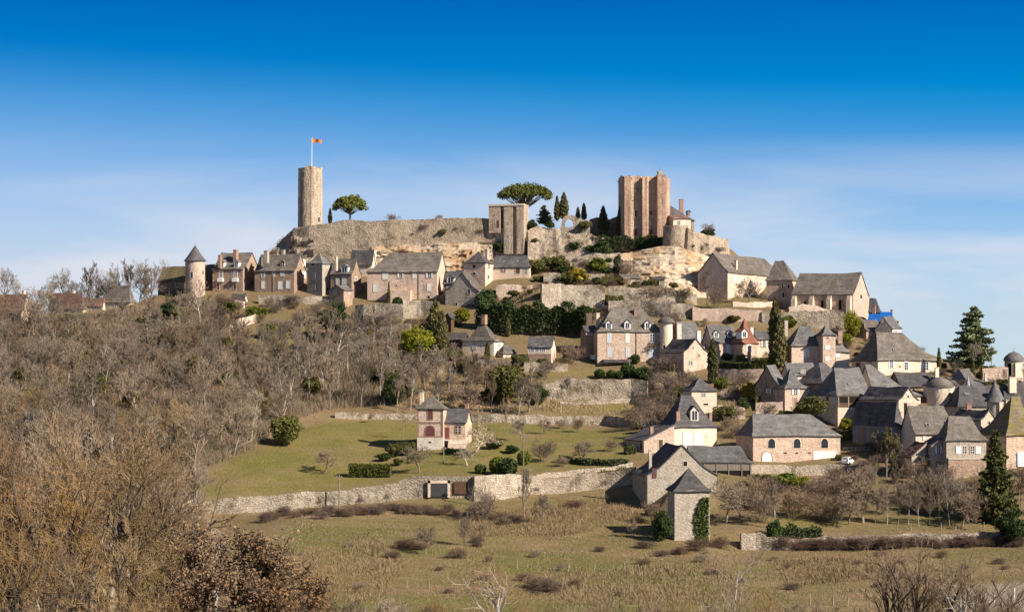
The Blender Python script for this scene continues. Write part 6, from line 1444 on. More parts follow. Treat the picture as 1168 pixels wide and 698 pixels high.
for px, b, hp, wf, ky, lb in ((449, 521, 16, 1.0, 'bush_olive', 'dark bush left of the villa by the lawn hedge'), (462, 519, 16, 1.2, 'bush_olive', 'olive bush under the left wall of the villa'), (438, 526, 10, 1.4, 'bush_laurel', 'low spreading dark juniper above the lawn hedge'), (454, 531, 9, 1.2, 'bush_green', 'small green bush between lawn hedge and villa'), (548, 540, 11, 1.2, 'ball_grey', 'grey rounded shrub left of the big dark globes'), (568, 541, 20, 1.0, 'ball_lime', 'yellow green globe bush behind the dark globe'), (579, 544, 22, 1.0, 'ball_dark', 'big dark globe bush above the garden wall'), (598, 530, 16, 1.0, 'ball_lime', 'round green bush behind the utility pole'), (562, 512, 12, 1.6, 'bush_laurel', 'dark low yew on the lawn right of the plane tree'), (585, 517, 10, 1.6, 'bush_laurel', 'dark prostrate bush in front of the round green bush')):
    plant(ky, px, b, hp, lb, 'bush', wf=wf)
for px, b, hp, wf, ky, lb in ((664.5, 529, 29, 1.05, 'orchard2', 'neat bare fruit tree beside the long low hedge'), (697, 515, 15, 1.1, 'shrub1', 'russet rounded shrub on the right of the lawn'), (659, 493, 21, .95, 'shrub0', 'upright bare shrub under the long low wall'), (620, 495, 20, .8, 'orchard0', 'bare sapling left of the upright bare shrub'), (640, 489, 13, 1.4, 'shrub2', 'low grey shrub between sapling and upright shrub'), (620, 527, 30, 1.35, 'shrub0', 'wide tangled bare thicket in the middle of the lawn'), (642, 532, 14, 1.2, 'shrub2', 'low bare bush beside the tangled thicket'), (425, 482, 13, .7, 'orchard1', 'tiny bare sapling at the top of the lawn'), (460, 501, 36, .55, 'pole0', 'slender bare tree left of the villa'), (595, 503, 30, .7, 'orchard2', 'thin bare tree on the lawn right of the plane'), (578, 492, 40, .7, 'wood0', 'bare tree at the upper lawn wall right of the villa')):
    plant(ky, px, b, hp, lb, 'tree' if ky[0] in 'owp' else 'shrub', wf=wf)
# bare trees of the hanging gardens above the lawn
rnd = random.Random(77)
for i, (px, b, hp) in enumerate(((452, 470, 58), (468, 468, 50), (488, 462, 52), (497, 447, 55), (512, 450, 40), (528, 447, 48), (540, 458, 44), (553, 452, 40), (570, 440, 36), (591, 478, 52), (603, 470, 44), (614, 480, 48), (640, 470, 28), (648, 455, 30), (520, 425, 34), (545, 428, 30), (480, 430, 46), (468, 440, 40), (505, 432, 34), (620, 445, 34), (604, 448, 38), (560, 470, 44), (530, 468, 36), (500, 470, 40))):
    plant(rnd.choice(('wood0', 'wood1', 'wood3', 'orchard0', 'pole1', 'wood4')), px, b, hp, 'bare grey tree in the steep gardens between the lawn wall and the village', 'tree', 'bare trees in the hanging gardens', wf=rnd.uniform(.75, 1.05), seed=i)
for i, (px, b, hp) in enumerate(((455, 425, 20), (470, 418, 20), (490, 415, 18), (515, 412, 14), (535, 420, 18), (440, 440, 22), (575, 425, 16), (592, 420, 16), (540, 440, 20), (520, 458, 20), (560, 458, 16), (620, 420, 12), (455, 395, 14), (435, 400, 16), (430, 425, 20), (590, 440, 16), (460, 455, 18))):
    plant(rnd.choice(('shrub0', 'shrub1', 'shrub2', 'bush_olive')), px, b, hp, 'bare brown thicket in the steep gardens between the lawn wall and the village', 'shrub', 'thickets in the hanging gardens', wf=rnd.uniform(1.1, 1.6), seed=i)
for i, (px, b, hp) in enumerate(((748, 440, 22), (762, 447, 24), (776, 452, 22), (742, 452, 20), (754, 462, 24), (768, 468, 26), (735, 470, 26), (748, 484, 30), (725, 490, 28), (738, 498, 30), (760, 485, 26), (758, 425, 20), (770, 430, 22), (745, 424, 18), (778, 437, 18))):
    plant(rnd.choice(('shrub0', 'shrub1', 'shrub2', 'wood2')), px, b, hp, 'tangled brown bush on the bank between the manor and the farmhouse', 'shrub', 'bushes on the bank above the farmhouse', wf=rnd.uniform(1.0, 1.4), seed=i)
for i, (px, b, hp, ky) in enumerate(((838, 455, 20, 'shrub0'), (842, 478, 18, 'shrub2'), (830, 492, 20, 'shrub0'), (840, 500, 18, 'shrub1'), (826, 480, 18, 'bush_olive'), (846, 440, 16, 'shrub1'), (858, 436, 14, 'shrub0'), (870, 448, 12, 'bush_olive'))): plant(ky, px, b, hp, 'small mixed bush in the terraced gardens right of the small square tower house', 'bush', 'bushes in the terraced gardens', wf=1.2, seed=i)

# ------------------------------------------------------------------ wood on the left hillside
WOOD_A = world_poly([(-40, 374), (40, 374), (90, 370), (130, 362), (180, 352), (236, 350), (262, 372), (268, 402), (300, 416), (345, 404), (420, 396), (448, 400), (452, 440), (446, 462), (385, 466), (328, 484), (262, 524), (212, 546), (140, 560), (-40, 560)])
xs = [p[0] for p in WOOD_A]; ys = [p[1] for p in WOOD_A]
rnd = random.Random(2024); pts = []
def scatter(poly, n, dmin, keep):
    xs = [p[0] for p in poly]; ys = [p[1] for p in poly]; out = []; tries = 0
    while len(out) < n and tries < n * 60:
        tries += 1; x, y = rnd.uniform(min(xs), max(xs)), rnd.uniform(min(ys), max(ys))
        if not bool(inside(poly, np.array(x), np.array(y))): continue
        if any((x - a) ** 2 + (y - b) ** 2 < dmin * dmin for a, b in keep + out): continue
        out.append((x, y))
    return out
wood_pts = scatter(WOOD_A, 225, 5.2, [])
for i, (x, y) in enumerate(wood_pts):
    z = gz(x, y); px, py = CX + x / y * F, HY - z / y * F
    low = py < 375
    if low: ky, H = rnd.choice(('wood0', 'wood1', 'orchard0')), rnd.uniform(5, 7.5) * (.55 if px < 170 else 1)
    elif py > 480: ky, H = rnd.choice(('lacy0', 'wood1', 'lacy1', 'gold0', 'gold1', 'wood4')), rnd.uniform(10, 14.5)
    else: ky, H = rnd.choice(('wood0', 'lacy0', 'wood2', 'wood3', 'wood4', 'lacy1', 'pole1')), rnd.uniform(9, 13)
    if px > 330 and 395 < py < 470: ky, H = rnd.choice(('pole0', 'pole1', 'wood3', 'wood1')), rnd.uniform(10, 13)
    lab, grp = (('bare tree at the upper edge of the wood below the left houses', 'bare trees at the top of the wood') if low else
                ('bare tree in the lower wood left of the lawn', 'bare trees of the lower wood') if py > 480 else
                ('tall bare tree in the wood below the turret and the brown houses', 'bare trees below the left houses'))
    plant(ky, px, py, 0, lab, 'tree', grp, wf=rnd.uniform(.85, 1.15), hm=H, loc=Vector((x, y, z)), seed=i)
# trees on the ridge line left of the turret
for i, (px, b, hp) in enumerate(((4, 345, 42), (14, 348, 30), (44, 356, 30), (62, 352, 36), (74, 350, 46), (84, 352, 38), (97, 352, 56), (108, 350, 44), (124, 350, 40), (138, 348, 50), (152, 346, 52), (164, 344, 50), (173, 346, 52), (158, 350, 44), (55, 356, 26), (112, 354, 40), (236, 340, 22), (90, 360, 40), (128, 358, 38))):
    plant(('lacy0', 'lacy1', 'wood0', 'lacy1')[i % 4], px, b, hp, 'bare tree standing against the sky around the left ridge houses', 'tree', 'bare trees on the left ridge', wf=.95, Y=573 if i < 13 else 576, seed=i)
for i, (x, y) in enumerate(scatter(WOOD_A, 40, 6.0, [])):
    z = gz(x, y); px, py = CX + x / y * F, HY - z / y * F
    ky = rnd.choice(('shrub0', 'shrub1', 'shrub2', 'bush_olive'))
    plant(ky, px, py, 0, 'brown underwood bush between the bare trees of the left wood', 'shrub', 'underwood of the left wood', wf=rnd.uniform(1.1, 1.7), hm=rnd.uniform(2, 3.6), loc=Vector((x, y, z)), seed=i)
for px, b, hp, wf, ky, lb in ((327, 508, 36, 1.0, 'tree_olive', 'olive green evergreen at the lawn edge of the wood'), (118, 452, 30, 1.0, 'tree_olive', 'green ivy clad tree inside the left wood'), (26, 444, 26, 1.1, 'tree_olive', 'dark evergreen at the far left of the wood'), (56, 450, 22, 1.3, 'tree_laurel', 'low dark evergreen at the left of the wood'), (206, 366, 17, 1.2, 'bush_lime', 'yellow green bush below the turret'), (196, 364, 22, 1.1, 'bush_laurel', 'dark bush below the mossy roofed house'), (193, 412, 34, .8, 'tree_olive', 'dark olive tree in the middle of the left wood'), (292, 366, 18, 1.2, 'bush_green', 'green ivy mass below the white gabled outhouse'), (306, 386, 18, .9, 'bush_olive', 'dark bush on the small slope garden'), (448, 462, 34, .8, 'tree_laurel', 'dark evergreen among the trunks by the lawn wall'), (428, 442, 22, .9, 'tree_laurel', 'dark ivy clump under the bare trees by the lawn wall'), (258, 400, 16, .9, 'bush_lime', 'ivy green bush at the edge of the small slope garden'), (140, 430, 20, .9, 'bush_lime', 'ivy green patch in the middle of the left wood')):
    plant(ky, px, b, hp, lb, 'bush', wf=wf)
for i, (px, b, hp) in enumerate(((40, 430, 26), (82, 468, 30), (98, 420, 22), (150, 470, 26), (168, 400, 24), (176, 452, 22), (222, 430, 26), (236, 398, 18), (262, 446, 24), (300, 470, 26), (322, 430, 20), (356, 452, 24), (12, 476, 24), (205, 498, 26), (60, 400, 20))):
    plant(('tree_olive', 'tree_laurel', 'bush_olive')[i % 3], px, b, hp, 'ivy covered dark evergreen between the bare trunks of the left wood', 'tree', 'evergreens scattered in the left wood', wf=.8, seed=i)
for i, (px, b, hp) in enumerate(((276, 400, 24), (296, 398, 30), (290, 412, 22), (318, 392, 22))): plant('pole1', px, b, hp, 'thin pale sapling on the small slope garden', 'tree', 'saplings of the slope garden', wf=.6, seed=i)
hedge('hedge', 'dark hedge below the far left houses', [(36, 371), (75, 370), (112, 368)], 2.0, 2.0, 'laurel', wild=.4)

# ------------------------------------------------------------------ foreground trees at the lower left
k_fg = 0
for px, py, Y, top, ky, wf in ((-20, 0, 232, 500, 'gold1', 1.0), (30, 0, 236, 470, 'gold0', .95), (78, 0, 226, 505, 'gold2', 1.0), (110, 0, 246, 462, 'gold1', .95), (150, 0, 236, 480, 'gold0', 1.05), (190, 0, 244, 500, 'gold2', 1.0), (215, 0, 268, 528, 'gold1', 1.0), (60, 0, 262, 455, 'gold2', .9), (0, 0, 270, 470, 'gold0', .9), (245, 0, 290, 568, 'lichen', 1.0), (12, 0, 205, 585, 'gold2', 1.0), (70, 0, 205, 600, 'gold1', 1.0), (135, 0, 205, 590, 'gold0', 1.0), (180, 0, 212, 600, 'gold2', 1.0), (100, 0, 300, 470, 'wood2', 1.0), (170, 0, 300, 490, 'wood0', 1.0), (30, 0, 310, 480, 'wood4', 1.0), (210, 0, 318, 525, 'wood1', .9)):
    x = (px - CX) * Y / F; z = gz(x, Y); H = (HY - top) * Y / F - z; k_fg += 1
    plant(ky, px, 0, 0, 'large golden brown bare tree in the lower left corner thicket', 'tree', 'bare trees of the lower left corner', wf=wf * 10 / 10, hm=H, loc=Vector((x, Y, z)), seed=k_fg, )
for px, Y, top, ky, wf, lb in ((262, 226, 588, 'oak0', 1.1, 'dark oak holding withered leaves, left of the bottom meadow'), (312, 222, 622, 'oak1', 1.15, 'lower dark oak with withered leaves beside the meadow'), (225, 216, 612, 'oak1', 1.0, 'dark leafy oak mixed into the golden thicket')):
    x = (px - CX) * Y / F; z = gz(x, Y); plant(ky, px, 0, 0, lb, 'tree', wf=wf, hm=(HY - top) * Y / F - z, loc=Vector((x, Y, z)))

# scrub on the slopes between the upper houses and the wood
def scrub(pix, n, dmin, keys, hlo, hhi, label, group, cat='shrub', wlo=1.0, whi=1.6):
    for i, (x, y) in enumerate(scatter(world_poly(pix), n, dmin, [])):
        plant(rnd.choice(keys), 0, 0, 0, label, cat, group, wf=rnd.uniform(wlo, whi), hm=rnd.uniform(hlo, hhi), loc=Vector((x, y, gz(x, y))), seed=i)
scrub([(186, 342), (250, 341), (292, 346), (400, 351), (430, 366), (452, 368), (470, 372), (440, 402), (345, 404), (300, 372), (262, 358), (190, 356)], 50, 2.6, ('shrub0', 'shrub1', 'shrub2', 'shrub2', 'bush_olive', 'bramble0'), 1.6, 3.6, 'brown scrub on the slope just below the left row of houses', 'scrub below the left houses')
scrub([(430, 372), (520, 372), (530, 402), (600, 412), (650, 418), (620, 450), (560, 466), (455, 468), (450, 410)], 52, 2.6, ('shrub0', 'shrub1', 'shrub2', 'bush_olive', 'bramble1', 'shrub0'), 1.2, 3.2, 'rough scrub on the terraces below the pyramid roofed cottage', 'scrub below the pyramid roofed cottage')
scrub([(742, 425), (800, 428), (786, 470), (760, 492), (724, 500), (736, 460)], 34, 2.4, ('shrub0', 'shrub1', 'shrub2', 'bush_olive', 'bramble0'), 1.2, 3.0, 'low scrub on the bank between the manor and the farmhouse', 'scrub on the farmhouse bank')
scrub([(604, 300), (700, 300), (760, 336), (790, 345), (700, 350), (612, 322)], 84, 1.7, ('shrub0', 'bramble0', 'bush_olive', 'bush_olive', 'bramble1', 'bush_laurel'), .9, 2.4, 'mixed scrub among the rocks below the castle', 'scrub below the castle')
scrub([(560, 330), (620, 330), (618, 352), (560, 362)], 16, 2.0, ('shrub0', 'shrub1', 'bush_olive'), .9, 2.0, 'scrub on the terrace above the dark laurel hedge', 'scrub above the laurel hedge')
scrub([(690, 356), (800, 354), (870, 378), (800, 386), (770, 372), (700, 366)], 18, 2.2, ('shrub0', 'shrub1', 'bush_olive', 'shrub2'), .8, 2.2, 'scrub under the retaining walls behind the manor', 'scrub behind the manor')
scrub([(845, 548), (960, 545), (1140, 560), (1140, 588), (1000, 586), (850, 584)], 40, 2.4, ('shrub0', 'shrub1', 'shrub2', 'bramble0', 'shrub0'), 1.6, 3.6, 'brown thicket in the belt below the arched barn', 'thickets below the arched barn')
scrub([(320, 296), (420, 302), (420, 308), (330, 304)], 10, 2.0, ('shrub0', 'bush_olive'), .8, 1.8, 'weedy bush at the foot of the long rampart', 'bushes under the rampart')
for gi, (pix, n) in enumerate(((((880, 425), (960, 430), (960, 480), (860, 480)), 26), (((940, 490), (1040, 505), (1040, 540), (950, 545)), 26), (((1060, 415), (1168, 425), (1168, 446), (1070, 440)), 22), (((800, 396), (900, 396), (900, 413), (800, 413)), 14), (((955, 386), (1000, 392), (990, 420), (955, 420)), 14), (((1000, 388), (1066, 400), (1066, 412), (1000, 410)), 10))):
    where = ('around the dark round bush and the ruined wall', 'between the boarded barn and the lean-to cottages', 'near the big fir and the stone enclosure', 'in the gardens of the red pyramid roof house', 'above the large cream house, on its left', 'on the slope above the large cream house')[gi]
    scrub(pix, n, 2.0, ('shrub0', 'shrub2', 'bush_olive', 'bush_laurel', 'bramble0', 'bramble1'), .9, 2.4, 'small garden bush ' + where, 'garden bushes ' + where)
for i, (px, b, hp) in enumerate(((862, 466, 26), (878, 478, 22), (955, 484, 24), (1000, 520, 30), (1030, 535, 34), (1052, 545, 32), (960, 392, 20), (742, 410, 24), (765, 425, 20), (800, 412, 20), (846, 408, 16), (912, 482, 22), (870, 515, 24), (1090, 430, 22), (1146, 440, 20))):
    plant(('wood0', 'orchard0', 'wood3', 'orchard2')[i % 4], px, b, hp, 'small bare garden tree between the village houses', 'tree', 'bare garden trees in the village', wf=.85, seed=i)
for i, px in enumerate((228, 246, 262, 284, 302, 318, 346, 365, 380, 410, 425, 442, 575, 590, 612, 640, 668, 690, 706)):
    b = float(np.interp(px, [200, 240, 330, 450, 560, 600, 650, 700], [586, 586, 581, 571, 570, 565, 562, 555])) + rnd.uniform(-9, -1)
    plant(('bush_olive', 'bramble0', 'shrub2', 'bramble1')[i % 4], px, b, rnd.uniform(5, 10), 'weed tuft growing out of the garden wall below the lawn', 'weed', 'weeds on the garden wall', wf=1.2, seed=i)
# ------------------------------------------------------------------ meadow
for px, b, hp, wf, ky, lb in ((485, 631, 36, .75, 'orchard1', 'small bare tree in the middle of the dry meadow'), (620, 598, 38, .5, 'orchard2', 'thin bare tree below the utility pole'), (597, 590, 60, .75, 'wood3', 'bare tree around the foot of the utility pole'), (720, 612, 22, .7, 'orchard0', 'little bare tree left of the pigeon tower'), (531, 622, 48, .45, 'shrub0', 'ivy wrapped brown stump in the meadow'), (552, 594, 42, .7, 'shrub1', 'reddish bare bush right of the garage doors'), (828, 596, 56, .8, 'orchard1', 'tall bare tree right of the pigeon tower'), (845, 592, 40, 1.0, 'orchard2', 'spreading bare tree in front of the yard wall')):
    plant(ky, px, b, hp, lb, 'tree' if ky[0] in 'ow' else 'shrub', wf=wf)
for i, (px, b, hp, wf) in enumerate(((463, 625, 13, 2.0), (480, 626, 9, 2.0), (522, 636, 12, 1.6), (545, 619, 12, 1.4), (590, 596, 10, 1.5), (575, 598, 12, 1.3), (610, 670, 15, 1.5), (626, 674, 20, 1.6), (598, 662, 10, 1.4), (655, 577, 9, 2.2), (735, 625, 10, 1.8), (775, 632, 12, 1.6), (795, 628, 16, 1.4), (820, 625, 17, 1.4), (755, 634, 8, 1.8), (558, 640, 8, 1.4), (745, 586, 14, 1.2), (728, 596, 10, 1.3))):
    plant('bramble%d' % (i % 2), px, b, hp, 'purple brown bramble mound in the dry meadow', 'bramble', 'bramble mounds in the meadow', wf=wf, seed=i)
for i in range(34):
    px = 305 + i * 8.3 + rnd.uniform(-4, 4); b = np.interp(px, [300, 400, 460, 545, 580], [592, 586, 582, 588, 592]) + rnd.uniform(-3, 4)
    plant('bramble%d' % (i % 2), px, float(b), rnd.uniform(8, 14), 'bramble growing along the foot of the long dry stone wall', 'bramble', 'brambles under the garden wall', wf=rnd.uniform(1.1, 1.7), seed=i)
for i in range(48):
    px = 880 + i * 6 + rnd.uniform(-4, 4)
    plant('bramble%d' % (i % 2), px, 624 + rnd.uniform(-2, 3) - max(0, px - 1000) * .02, rnd.uniform(7, 17), 'bramble scrambling over the long field wall', 'bramble', 'brambles on the field wall', wf=rnd.uniform(1.0, 1.6), seed=i)
for i, (px, py) in enumerate(((350, 292), (372, 284), (392, 290), (415, 283), (436, 276), (470, 270), (482, 262), (505, 268), (520, 263), (548, 266), (610, 278), (632, 276), (655, 279), (790, 284), (806, 282), (820, 288))):
    plant(('bramble0', 'bush_olive', 'shrub0')[i % 3], 0, 0, 0, 'dry weed rooted in the joints of the castle ramparts', 'weed', 'weeds on the ramparts', wf=1.3, hm=1.3 + .15 * (i % 4), loc=at(px, py, 587.4 if px < 600 else 584.8 if px < 700 else 574.5), seed=i)
hedge('hedge', 'dark evergreen hedge behind the field wall', [(878, 613), (900, 613.5), (936, 614)], 1.9, 2.4, 'laurel', wild=.35)
plant('bush_laurel', 883, 618, 27, 'dark upright bush at the left end of the evergreen hedge', 'bush', wf=.7); plant('bush_olive', 800, 622, 12, 'ivy tangle at the foot of the pigeon tower', 'bush', wf=1.1)
plant('tree_laurel', 755, 617, 36, 'black green bush in the shade left of the pigeon tower', 'bush', wf=.75); plant('shrub0', 745, 596, 30, 'bare thicket against the stone barn gable', 'shrub', wf=1.1)
plant('tree_laurel', 1155, 622, 44, 'black green bush at the right end of the field wall', 'bush', wf=.9)
# ivy on the pigeon tower
t0, t1 = ivy_house.along('R', 791), ivy_house.along('R', 808.5); rg = np.random.default_rng(8); n = 2600
u = rg.uniform(0, 1, n); v = rg.uniform(0, 1, n); wd = .35 + .65 * np.sin(np.pi * np.clip(v * .85 + .1, 0, 1)); zb, zt_ = 0.2, ivy_house.fz('R', t1, 567)
P = np.stack([t1 - (t1 - t0) * u * wd, -np.abs(rg.normal(size=n)) * .22 - .02, zb + (zt_ - zb) * v], 1)
iv = link(quads_mesh("ivy_plant", leaves(rg, P, .22), M["ivy"]), "ivy_plant"); iv.location = ivy_house.root.location; iv.rotation_euler = ivy_house.root.rotation_euler
tag(iv, "ivy climbing the right half of the pigeon tower front", "ivy")
# band of trees between the yard wall and the field wall
for i, (px, b, hp, ky, wf) in enumerate(((884, 604, 62, 'wood1', .75), (870, 596, 40, 'shrub2', .9), (905, 590, 38, 'shrub0', 1.1), (920, 588, 36, 'shrub1', 1.3), (938, 594, 34, 'shrub0', 1.4), (955, 596, 24, 'shrub1', 1.3), (968, 598, 40, 'orchard1', .9), (985, 596, 50, 'orchard2', .95), (998, 597, 46, 'wood0', .8), (1012, 598, 48, 'pole0', .8), (1024, 598, 50, 'wood3', .85), (1036, 598, 56, 'pole1', .8), (1048, 600, 52, 'wood1', .85), (1060, 597, 46, 'wood4', .85), (1072, 597, 48, 'wood2', .85), (1098, 600, 44, 'orchard0', .9), (1108, 597, 40, 'shrub1', 1.1), (992, 570, 40, 'wood2', .9), (1022, 572, 46, 'wood0', .9), (1045, 570, 40, 'wood1', .9), (1065, 572, 40, 'shrub0', 1.2), (1090, 575, 36, 'shrub2', 1.2), (975, 566, 34, 'shrub1', 1.2), (955, 572, 30, 'shrub0', 1.3), (1150, 575, 34, 'shrub1', 1.2), (1165, 580, 50, 'wood2', .9), (862, 575, 36, 'shrub0', 1.2), (880, 572, 30, 'shrub1', 1.2), (1000, 552, 34, 'wood3', .8), (1040, 550, 30, 'shrub0', 1.1), (1075, 556, 30, 'shrub2', 1.1), (985, 548, 20, 'shrub1', 1.1))):
    plant(ky, px, b, hp, 'bare tree or bush in the brown belt below the arched barn and the right houses', 'tree' if ky[0] in 'owp' else 'shrub', 'bare belt below the right houses', wf=wf, seed=i)
plant('birch', 1084, 602, 66, 'slender pale barked tree in the brown belt left of the spruce', wf=.6)
for px, b, hp, wf, ky, lb in ((893, 560, 22, 1.3, 'bush_green', 'bright green ivy bush under the arched barn'), (915, 560, 18, 1.2, 'bush_lime', 'yellow green bush under the arched barn garage'), (872, 556, 16, 1.2, 'bush_olive', 'olive bush below the cart shed')): plant(ky, px, b, hp, lb, 'bush', wf=wf)
# trees along the bottom edge
for px, Y, top, ky, wf, lb in ((830, 250, 612, 'birch', .95, 'white barked birch at the bottom of the meadow'), (566, 236, 622, 'lichen', 1.0, 'pale lichen covered bare tree at the bottom centre'), (1027, 258, 600, 'vase0', 1.0, 'dark many stemmed tree at the bottom of the meadow, left of its pair'), (1072, 256, 618, 'vase1', 1.0, 'dark many stemmed tree at the bottom, right of its pair'), (1100, 250, 632, 'lichen', .9, 'pale branched bare tree at the bottom right'), (1145, 252, 636, 'vase0', 1.0, 'reddish bare tree in the bottom right corner'), (740, 246, 668, 'vase1', .9, 'low bare tree at the bottom, left of the birch'), (870, 246, 664, 'gold2', .8, 'low golden bare tree right of the birch')):
    x = (px - CX) * Y / F; z = gz(x, Y); plant(ky, px, 0, 0, lb, 'tree', wf=wf, hm=(HY - top) * Y / F - z, loc=Vector((x, Y, z)))
for i in range(34):
    px = 330 + i * 25 + rnd.uniform(-8, 8); Y = rnd.uniform(236, 258); x = (px - CX) * Y / F; z = gz(x, Y)
    top = np.interp(px, [330, 430, 560, 700, 900, 1000, 1168], [655, 668, 682, 672, 680, 690, 672]) + rnd.uniform(-6, 14)
    plant(rnd.choice(('shrub0', 'gold1', 'gold2', 'shrub2')), px, 0, 0, 'bare scrub along the bottom edge of the meadow', 'shrub', 'scrub along the bottom of the meadow', wf=rnd.uniform(.7, 1.0), hm=float((HY - top) * Y / F - z), loc=Vector((x, Y, z)), seed=i)
scrub([(310, 600), (560, 600), (740, 622), (1000, 632), (1150, 640), (1150, 676), (700, 680), (330, 680)], 44, 6.0, ('bramble0', 'bramble1', 'shrub2', 'shrub0'), .5, 1.5, 'low scrubby tussock in the dry meadow', 'tussocks in the meadow', 'tussock', 1.3, 2.4)
scrub([(604, 352), (700, 352), (700, 360), (604, 362)], 14, 1.6, ('shrub0', 'bush_olive', 'bramble0'), .9, 2.2, 'bush at the foot of the tall warm wall above the laurel hedge', 'bushes under the tall warm wall')
# ------------------------------------------------------------------ undergrowth and dry grass (masses nobody could count)
def stalks(name, label, polys, n, h, r, mat, lean=.5, seed=1):
    rg = np.random.default_rng(seed); Q = []
    for poly, share in polys:
        xs = [p[0] for p in poly]; ys = [p[1] for p in poly]; m = int(n * share)
        X = rg.uniform(min(xs), max(xs), m * 3); Y = rg.uniform(min(ys), max(ys), m * 3); ok = inside(poly, X, Y); X, Y = X[ok][:m], Y[ok][:m]
        i = np.clip(np.searchsorted(GX, X) - 1, 0, len(GX) - 2); j = np.clip(np.searchsorted(GY, Y) - 1, 0, len(GY) - 2)
        a = (X - GX[i]) / (GX[i + 1] - GX[i]); b = (Y - GY[j]) / (GY[j + 1] - GY[j])
        Z = (G[j, i] * (1 - a) + G[j, i + 1] * a) * (1 - b) + (G[j + 1, i] * (1 - a) + G[j + 1, i + 1] * a) * b
        p = np.stack([X, Y, Z - .05], 1); k_ = len(p); hh = h * rg.uniform(.4, 1.3, k_)[:, None] * (0.6 + 0.8 * np.abs(np.sin(X * .21) * np.cos(Y * .17)))[:, None]
        d = rg.normal(size=(k_, 3)) * lean; d[:, 2] = 1; d /= np.linalg.norm(d, axis=1, keepdims=True)
        t = rg.normal(size=(k_, 3)); t[:, 2] *= .2; t /= np.linalg.norm(t, axis=1, keepdims=True); t *= r
        q = p + d * hh; Q.append(np.stack([p - t, p + t, q + t * .5, q - t * .5], 1))
    o = link(quads_mesh(name, np.concatenate(Q), M[mat]), name); tag(o, label, None, None, 'stuff'); return o
stalks('undergrowth', 'brown brush covering the floor of the left wood', [(WOOD_A, .8), (world_poly([(-40, 560), (215, 548), (235, 600), (290, 690), (-40, 690)]), .2)], 200000, 2.0, .032, 'twig', .5, 3)
stalks('underwood', 'tangled brown underwood between the trunks of the left wood', [(WOOD_A, 1.0)], 85000, 2.6, .030, 'twiggrey', .38, 13)
MEAD = world_poly(MEADOW)
stalks('dry_grass', 'tufts of dry grass over the meadow', [(MEAD, 1.0)], 120000, .28, .04, 'straw', .8, 4)
stalks('tall_grass', 'taller straw coloured grass in patches over the meadow', [(world_poly([(310, 640), (420, 610), (470, 640), (430, 690), (320, 690)]), .2), (world_poly([(520, 590), (700, 566), (730, 590), (640, 612), (530, 612)]), .3), (world_poly([(640, 655), (820, 640), (860, 690), (640, 690)]), .25), (world_poly([(880, 640), (1000, 636), (1060, 660), (900, 668)]), .25)], 45000, .75, .035, 'straw', .7, 9)
stalks('weeds', 'dry weeds on the garden terraces', [(world_poly([(455, 466), (448, 405), (530, 412), (600, 425), (620, 452), (735, 470), (720, 474), (560, 470)]), .35), (world_poly([(735, 500), (700, 432), (770, 420), (850, 440), (850, 520), (820, 480)]), .2), (world_poly([(560, 335), (700, 335), (790, 350), (680, 372), (560, 372)]), .15), (world_poly([(600, 300), (720, 300), (800, 342), (620, 322)]), .3)], 42000, .8, .04, 'straw', .7, 5)
# ------------------------------------------------------------------ poles and fences
def pole(px, b, t, r, mat, label):
    p = og(px, b); h = (b - t) * p.y / F; o = empty('utility_pole', p); tag(o, label, 'utility pole')
    MB().tube([(0, 0, -.5), (0, 0, h)], [r, r * .75], 8).build('shaft', M[mat], o)
    MB().box(-.5, .5, -.06, .06, h - .55, h - .4).build('crossarm', M[mat], o)
    m = MB()
    for x in (-.42, .42): m.lathe([(.05, h - .4), (.06, h - .3), (.03, h - .2)], 8, x, 0)
    m.build('insulators', M['lead'], o)
pole(387, 580, 541, .12, 'greywood', 'thin utility pole in front of the long dry stone wall'); pole(597, 582, 496, .15, 'greywood', 'tall utility pole standing right of the garage doors')
pole(506, 528, 509, .12, 'palepost', 'short pale pole in front of the villa cellar'); pole(1131, 425, 394, .14, 'palepost', 'pale pole with a lamp near the big fir') if False else None
pole(660, 433, 411, .09, 'palepost', 'slim pale pole above the high rubble wall'); pole(718, 434, 409, .09, 'palepost', 'slim pale pole in front of the manor drainpipe')
pole(1131, 428, 394, .10, 'palepost', 'pale lamp pole standing right of the big fir')
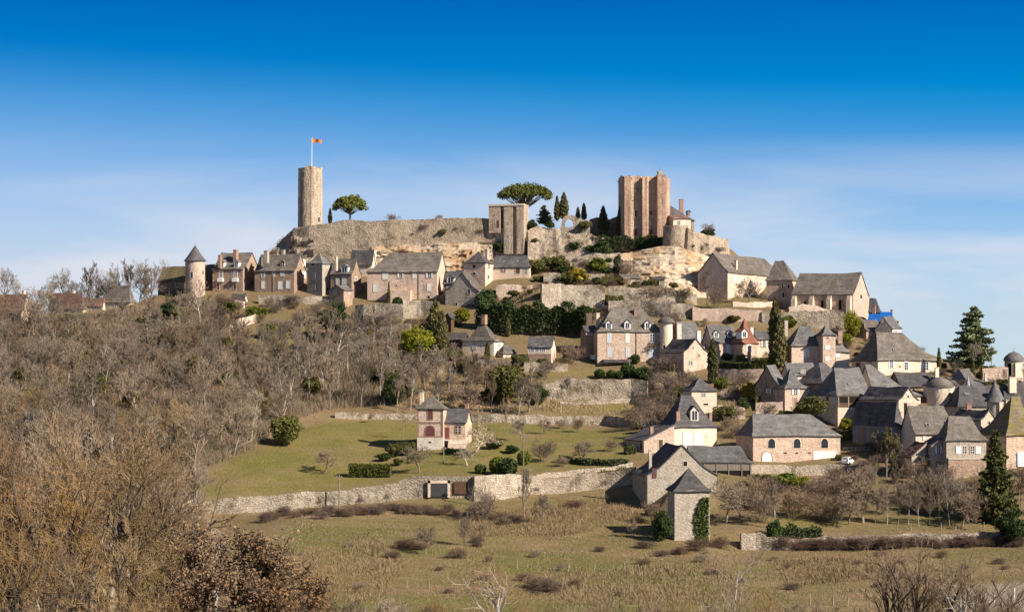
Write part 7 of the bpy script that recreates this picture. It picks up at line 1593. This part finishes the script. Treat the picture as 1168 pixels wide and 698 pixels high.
def posts(lst, label, group, h, mat='palepost', wire=None):
    me = MB().box(-.07, .07, -.07, .07, -.4, 1.0, taper=.2); m_ = me.mesh('fence_post', M[mat])
    for i, (px, b) in enumerate(lst):
        p = og(px, b); o = link(m_, 'fence_post'); o.location = p; o.scale = (1, 1, h * (.85 + .3 * ((i * 7) % 5) / 5)); o.rotation_euler = (.06 * ((i * 3) % 5 - 2), .05 * ((i * 5) % 5 - 2), i); tag(o, label, 'fence post', group)
posts([(465, 671), (489, 672), (590, 648), (613, 647), (648, 652), (678, 652), (700, 652), (713, 653), (735, 653), (751, 653), (640, 674), (666, 675), (697, 675), (719, 676), (520, 648)], 'thin weathered fence post in the open dry meadow', 'fence posts in the open meadow', 1.5)
posts([(992, 606), (1023, 605.5), (1039, 605), (1056, 604.8), (1073, 604.5), (1090, 604), (1106, 603.8), (1123, 603.5), (1138, 603)], 'pale fence post on the bank above the field wall', 'fence posts above the field wall', 1.2)
posts([(900, 667), (915, 672), (924, 690), (936, 691), (950, 690), (967, 692), (992, 692), (1080, 690)], 'weathered fence post at the lower right of the meadow', 'fence posts at the lower right', 1.5)
posts([(1113, 694), (1134, 688), (1157, 684), (1100, 690)], 'white painted post around the gravel yard in the bottom corner', 'white posts of the gravel yard', 1.7, 'paint')
# low roofed shelter by the gravel yard
# railing by the parked car
p0, p1 = og(962, 517), og(1000, 515); rl = empty('railing', p0); tag(rl, 'pale metal railing in front of the shaded boarded barn', 'railing'); d = p1 - p0
m = MB()
for i in range(9): q = d * (i / 8); m.tube([tuple(q), tuple(q + Vector((0, 0, 1.1)))], [.05, .05], 5)
m.build('posts', M['lead'], rl); m = MB()
for z in (.55, 1.1): m.tube([(0, 0, z), tuple(d + Vector((0, 0, z)))], [.05, .05], 5)
m.build('rails', M['lead'], rl)

for i, (px, b) in enumerate(((1185, 452), (1205, 470), (1190, 500), (1215, 520), (1188, 545), (1230, 560), (1200, 590), (1250, 600), (1225, 480), (1260, 540))):
    plant(('lacy0', 'wood2', 'lacy1', 'wood0')[i % 4], px, b, 50, 'bare tree just beyond the right edge of the village', 'tree', 'bare trees right of the village', seed=i)
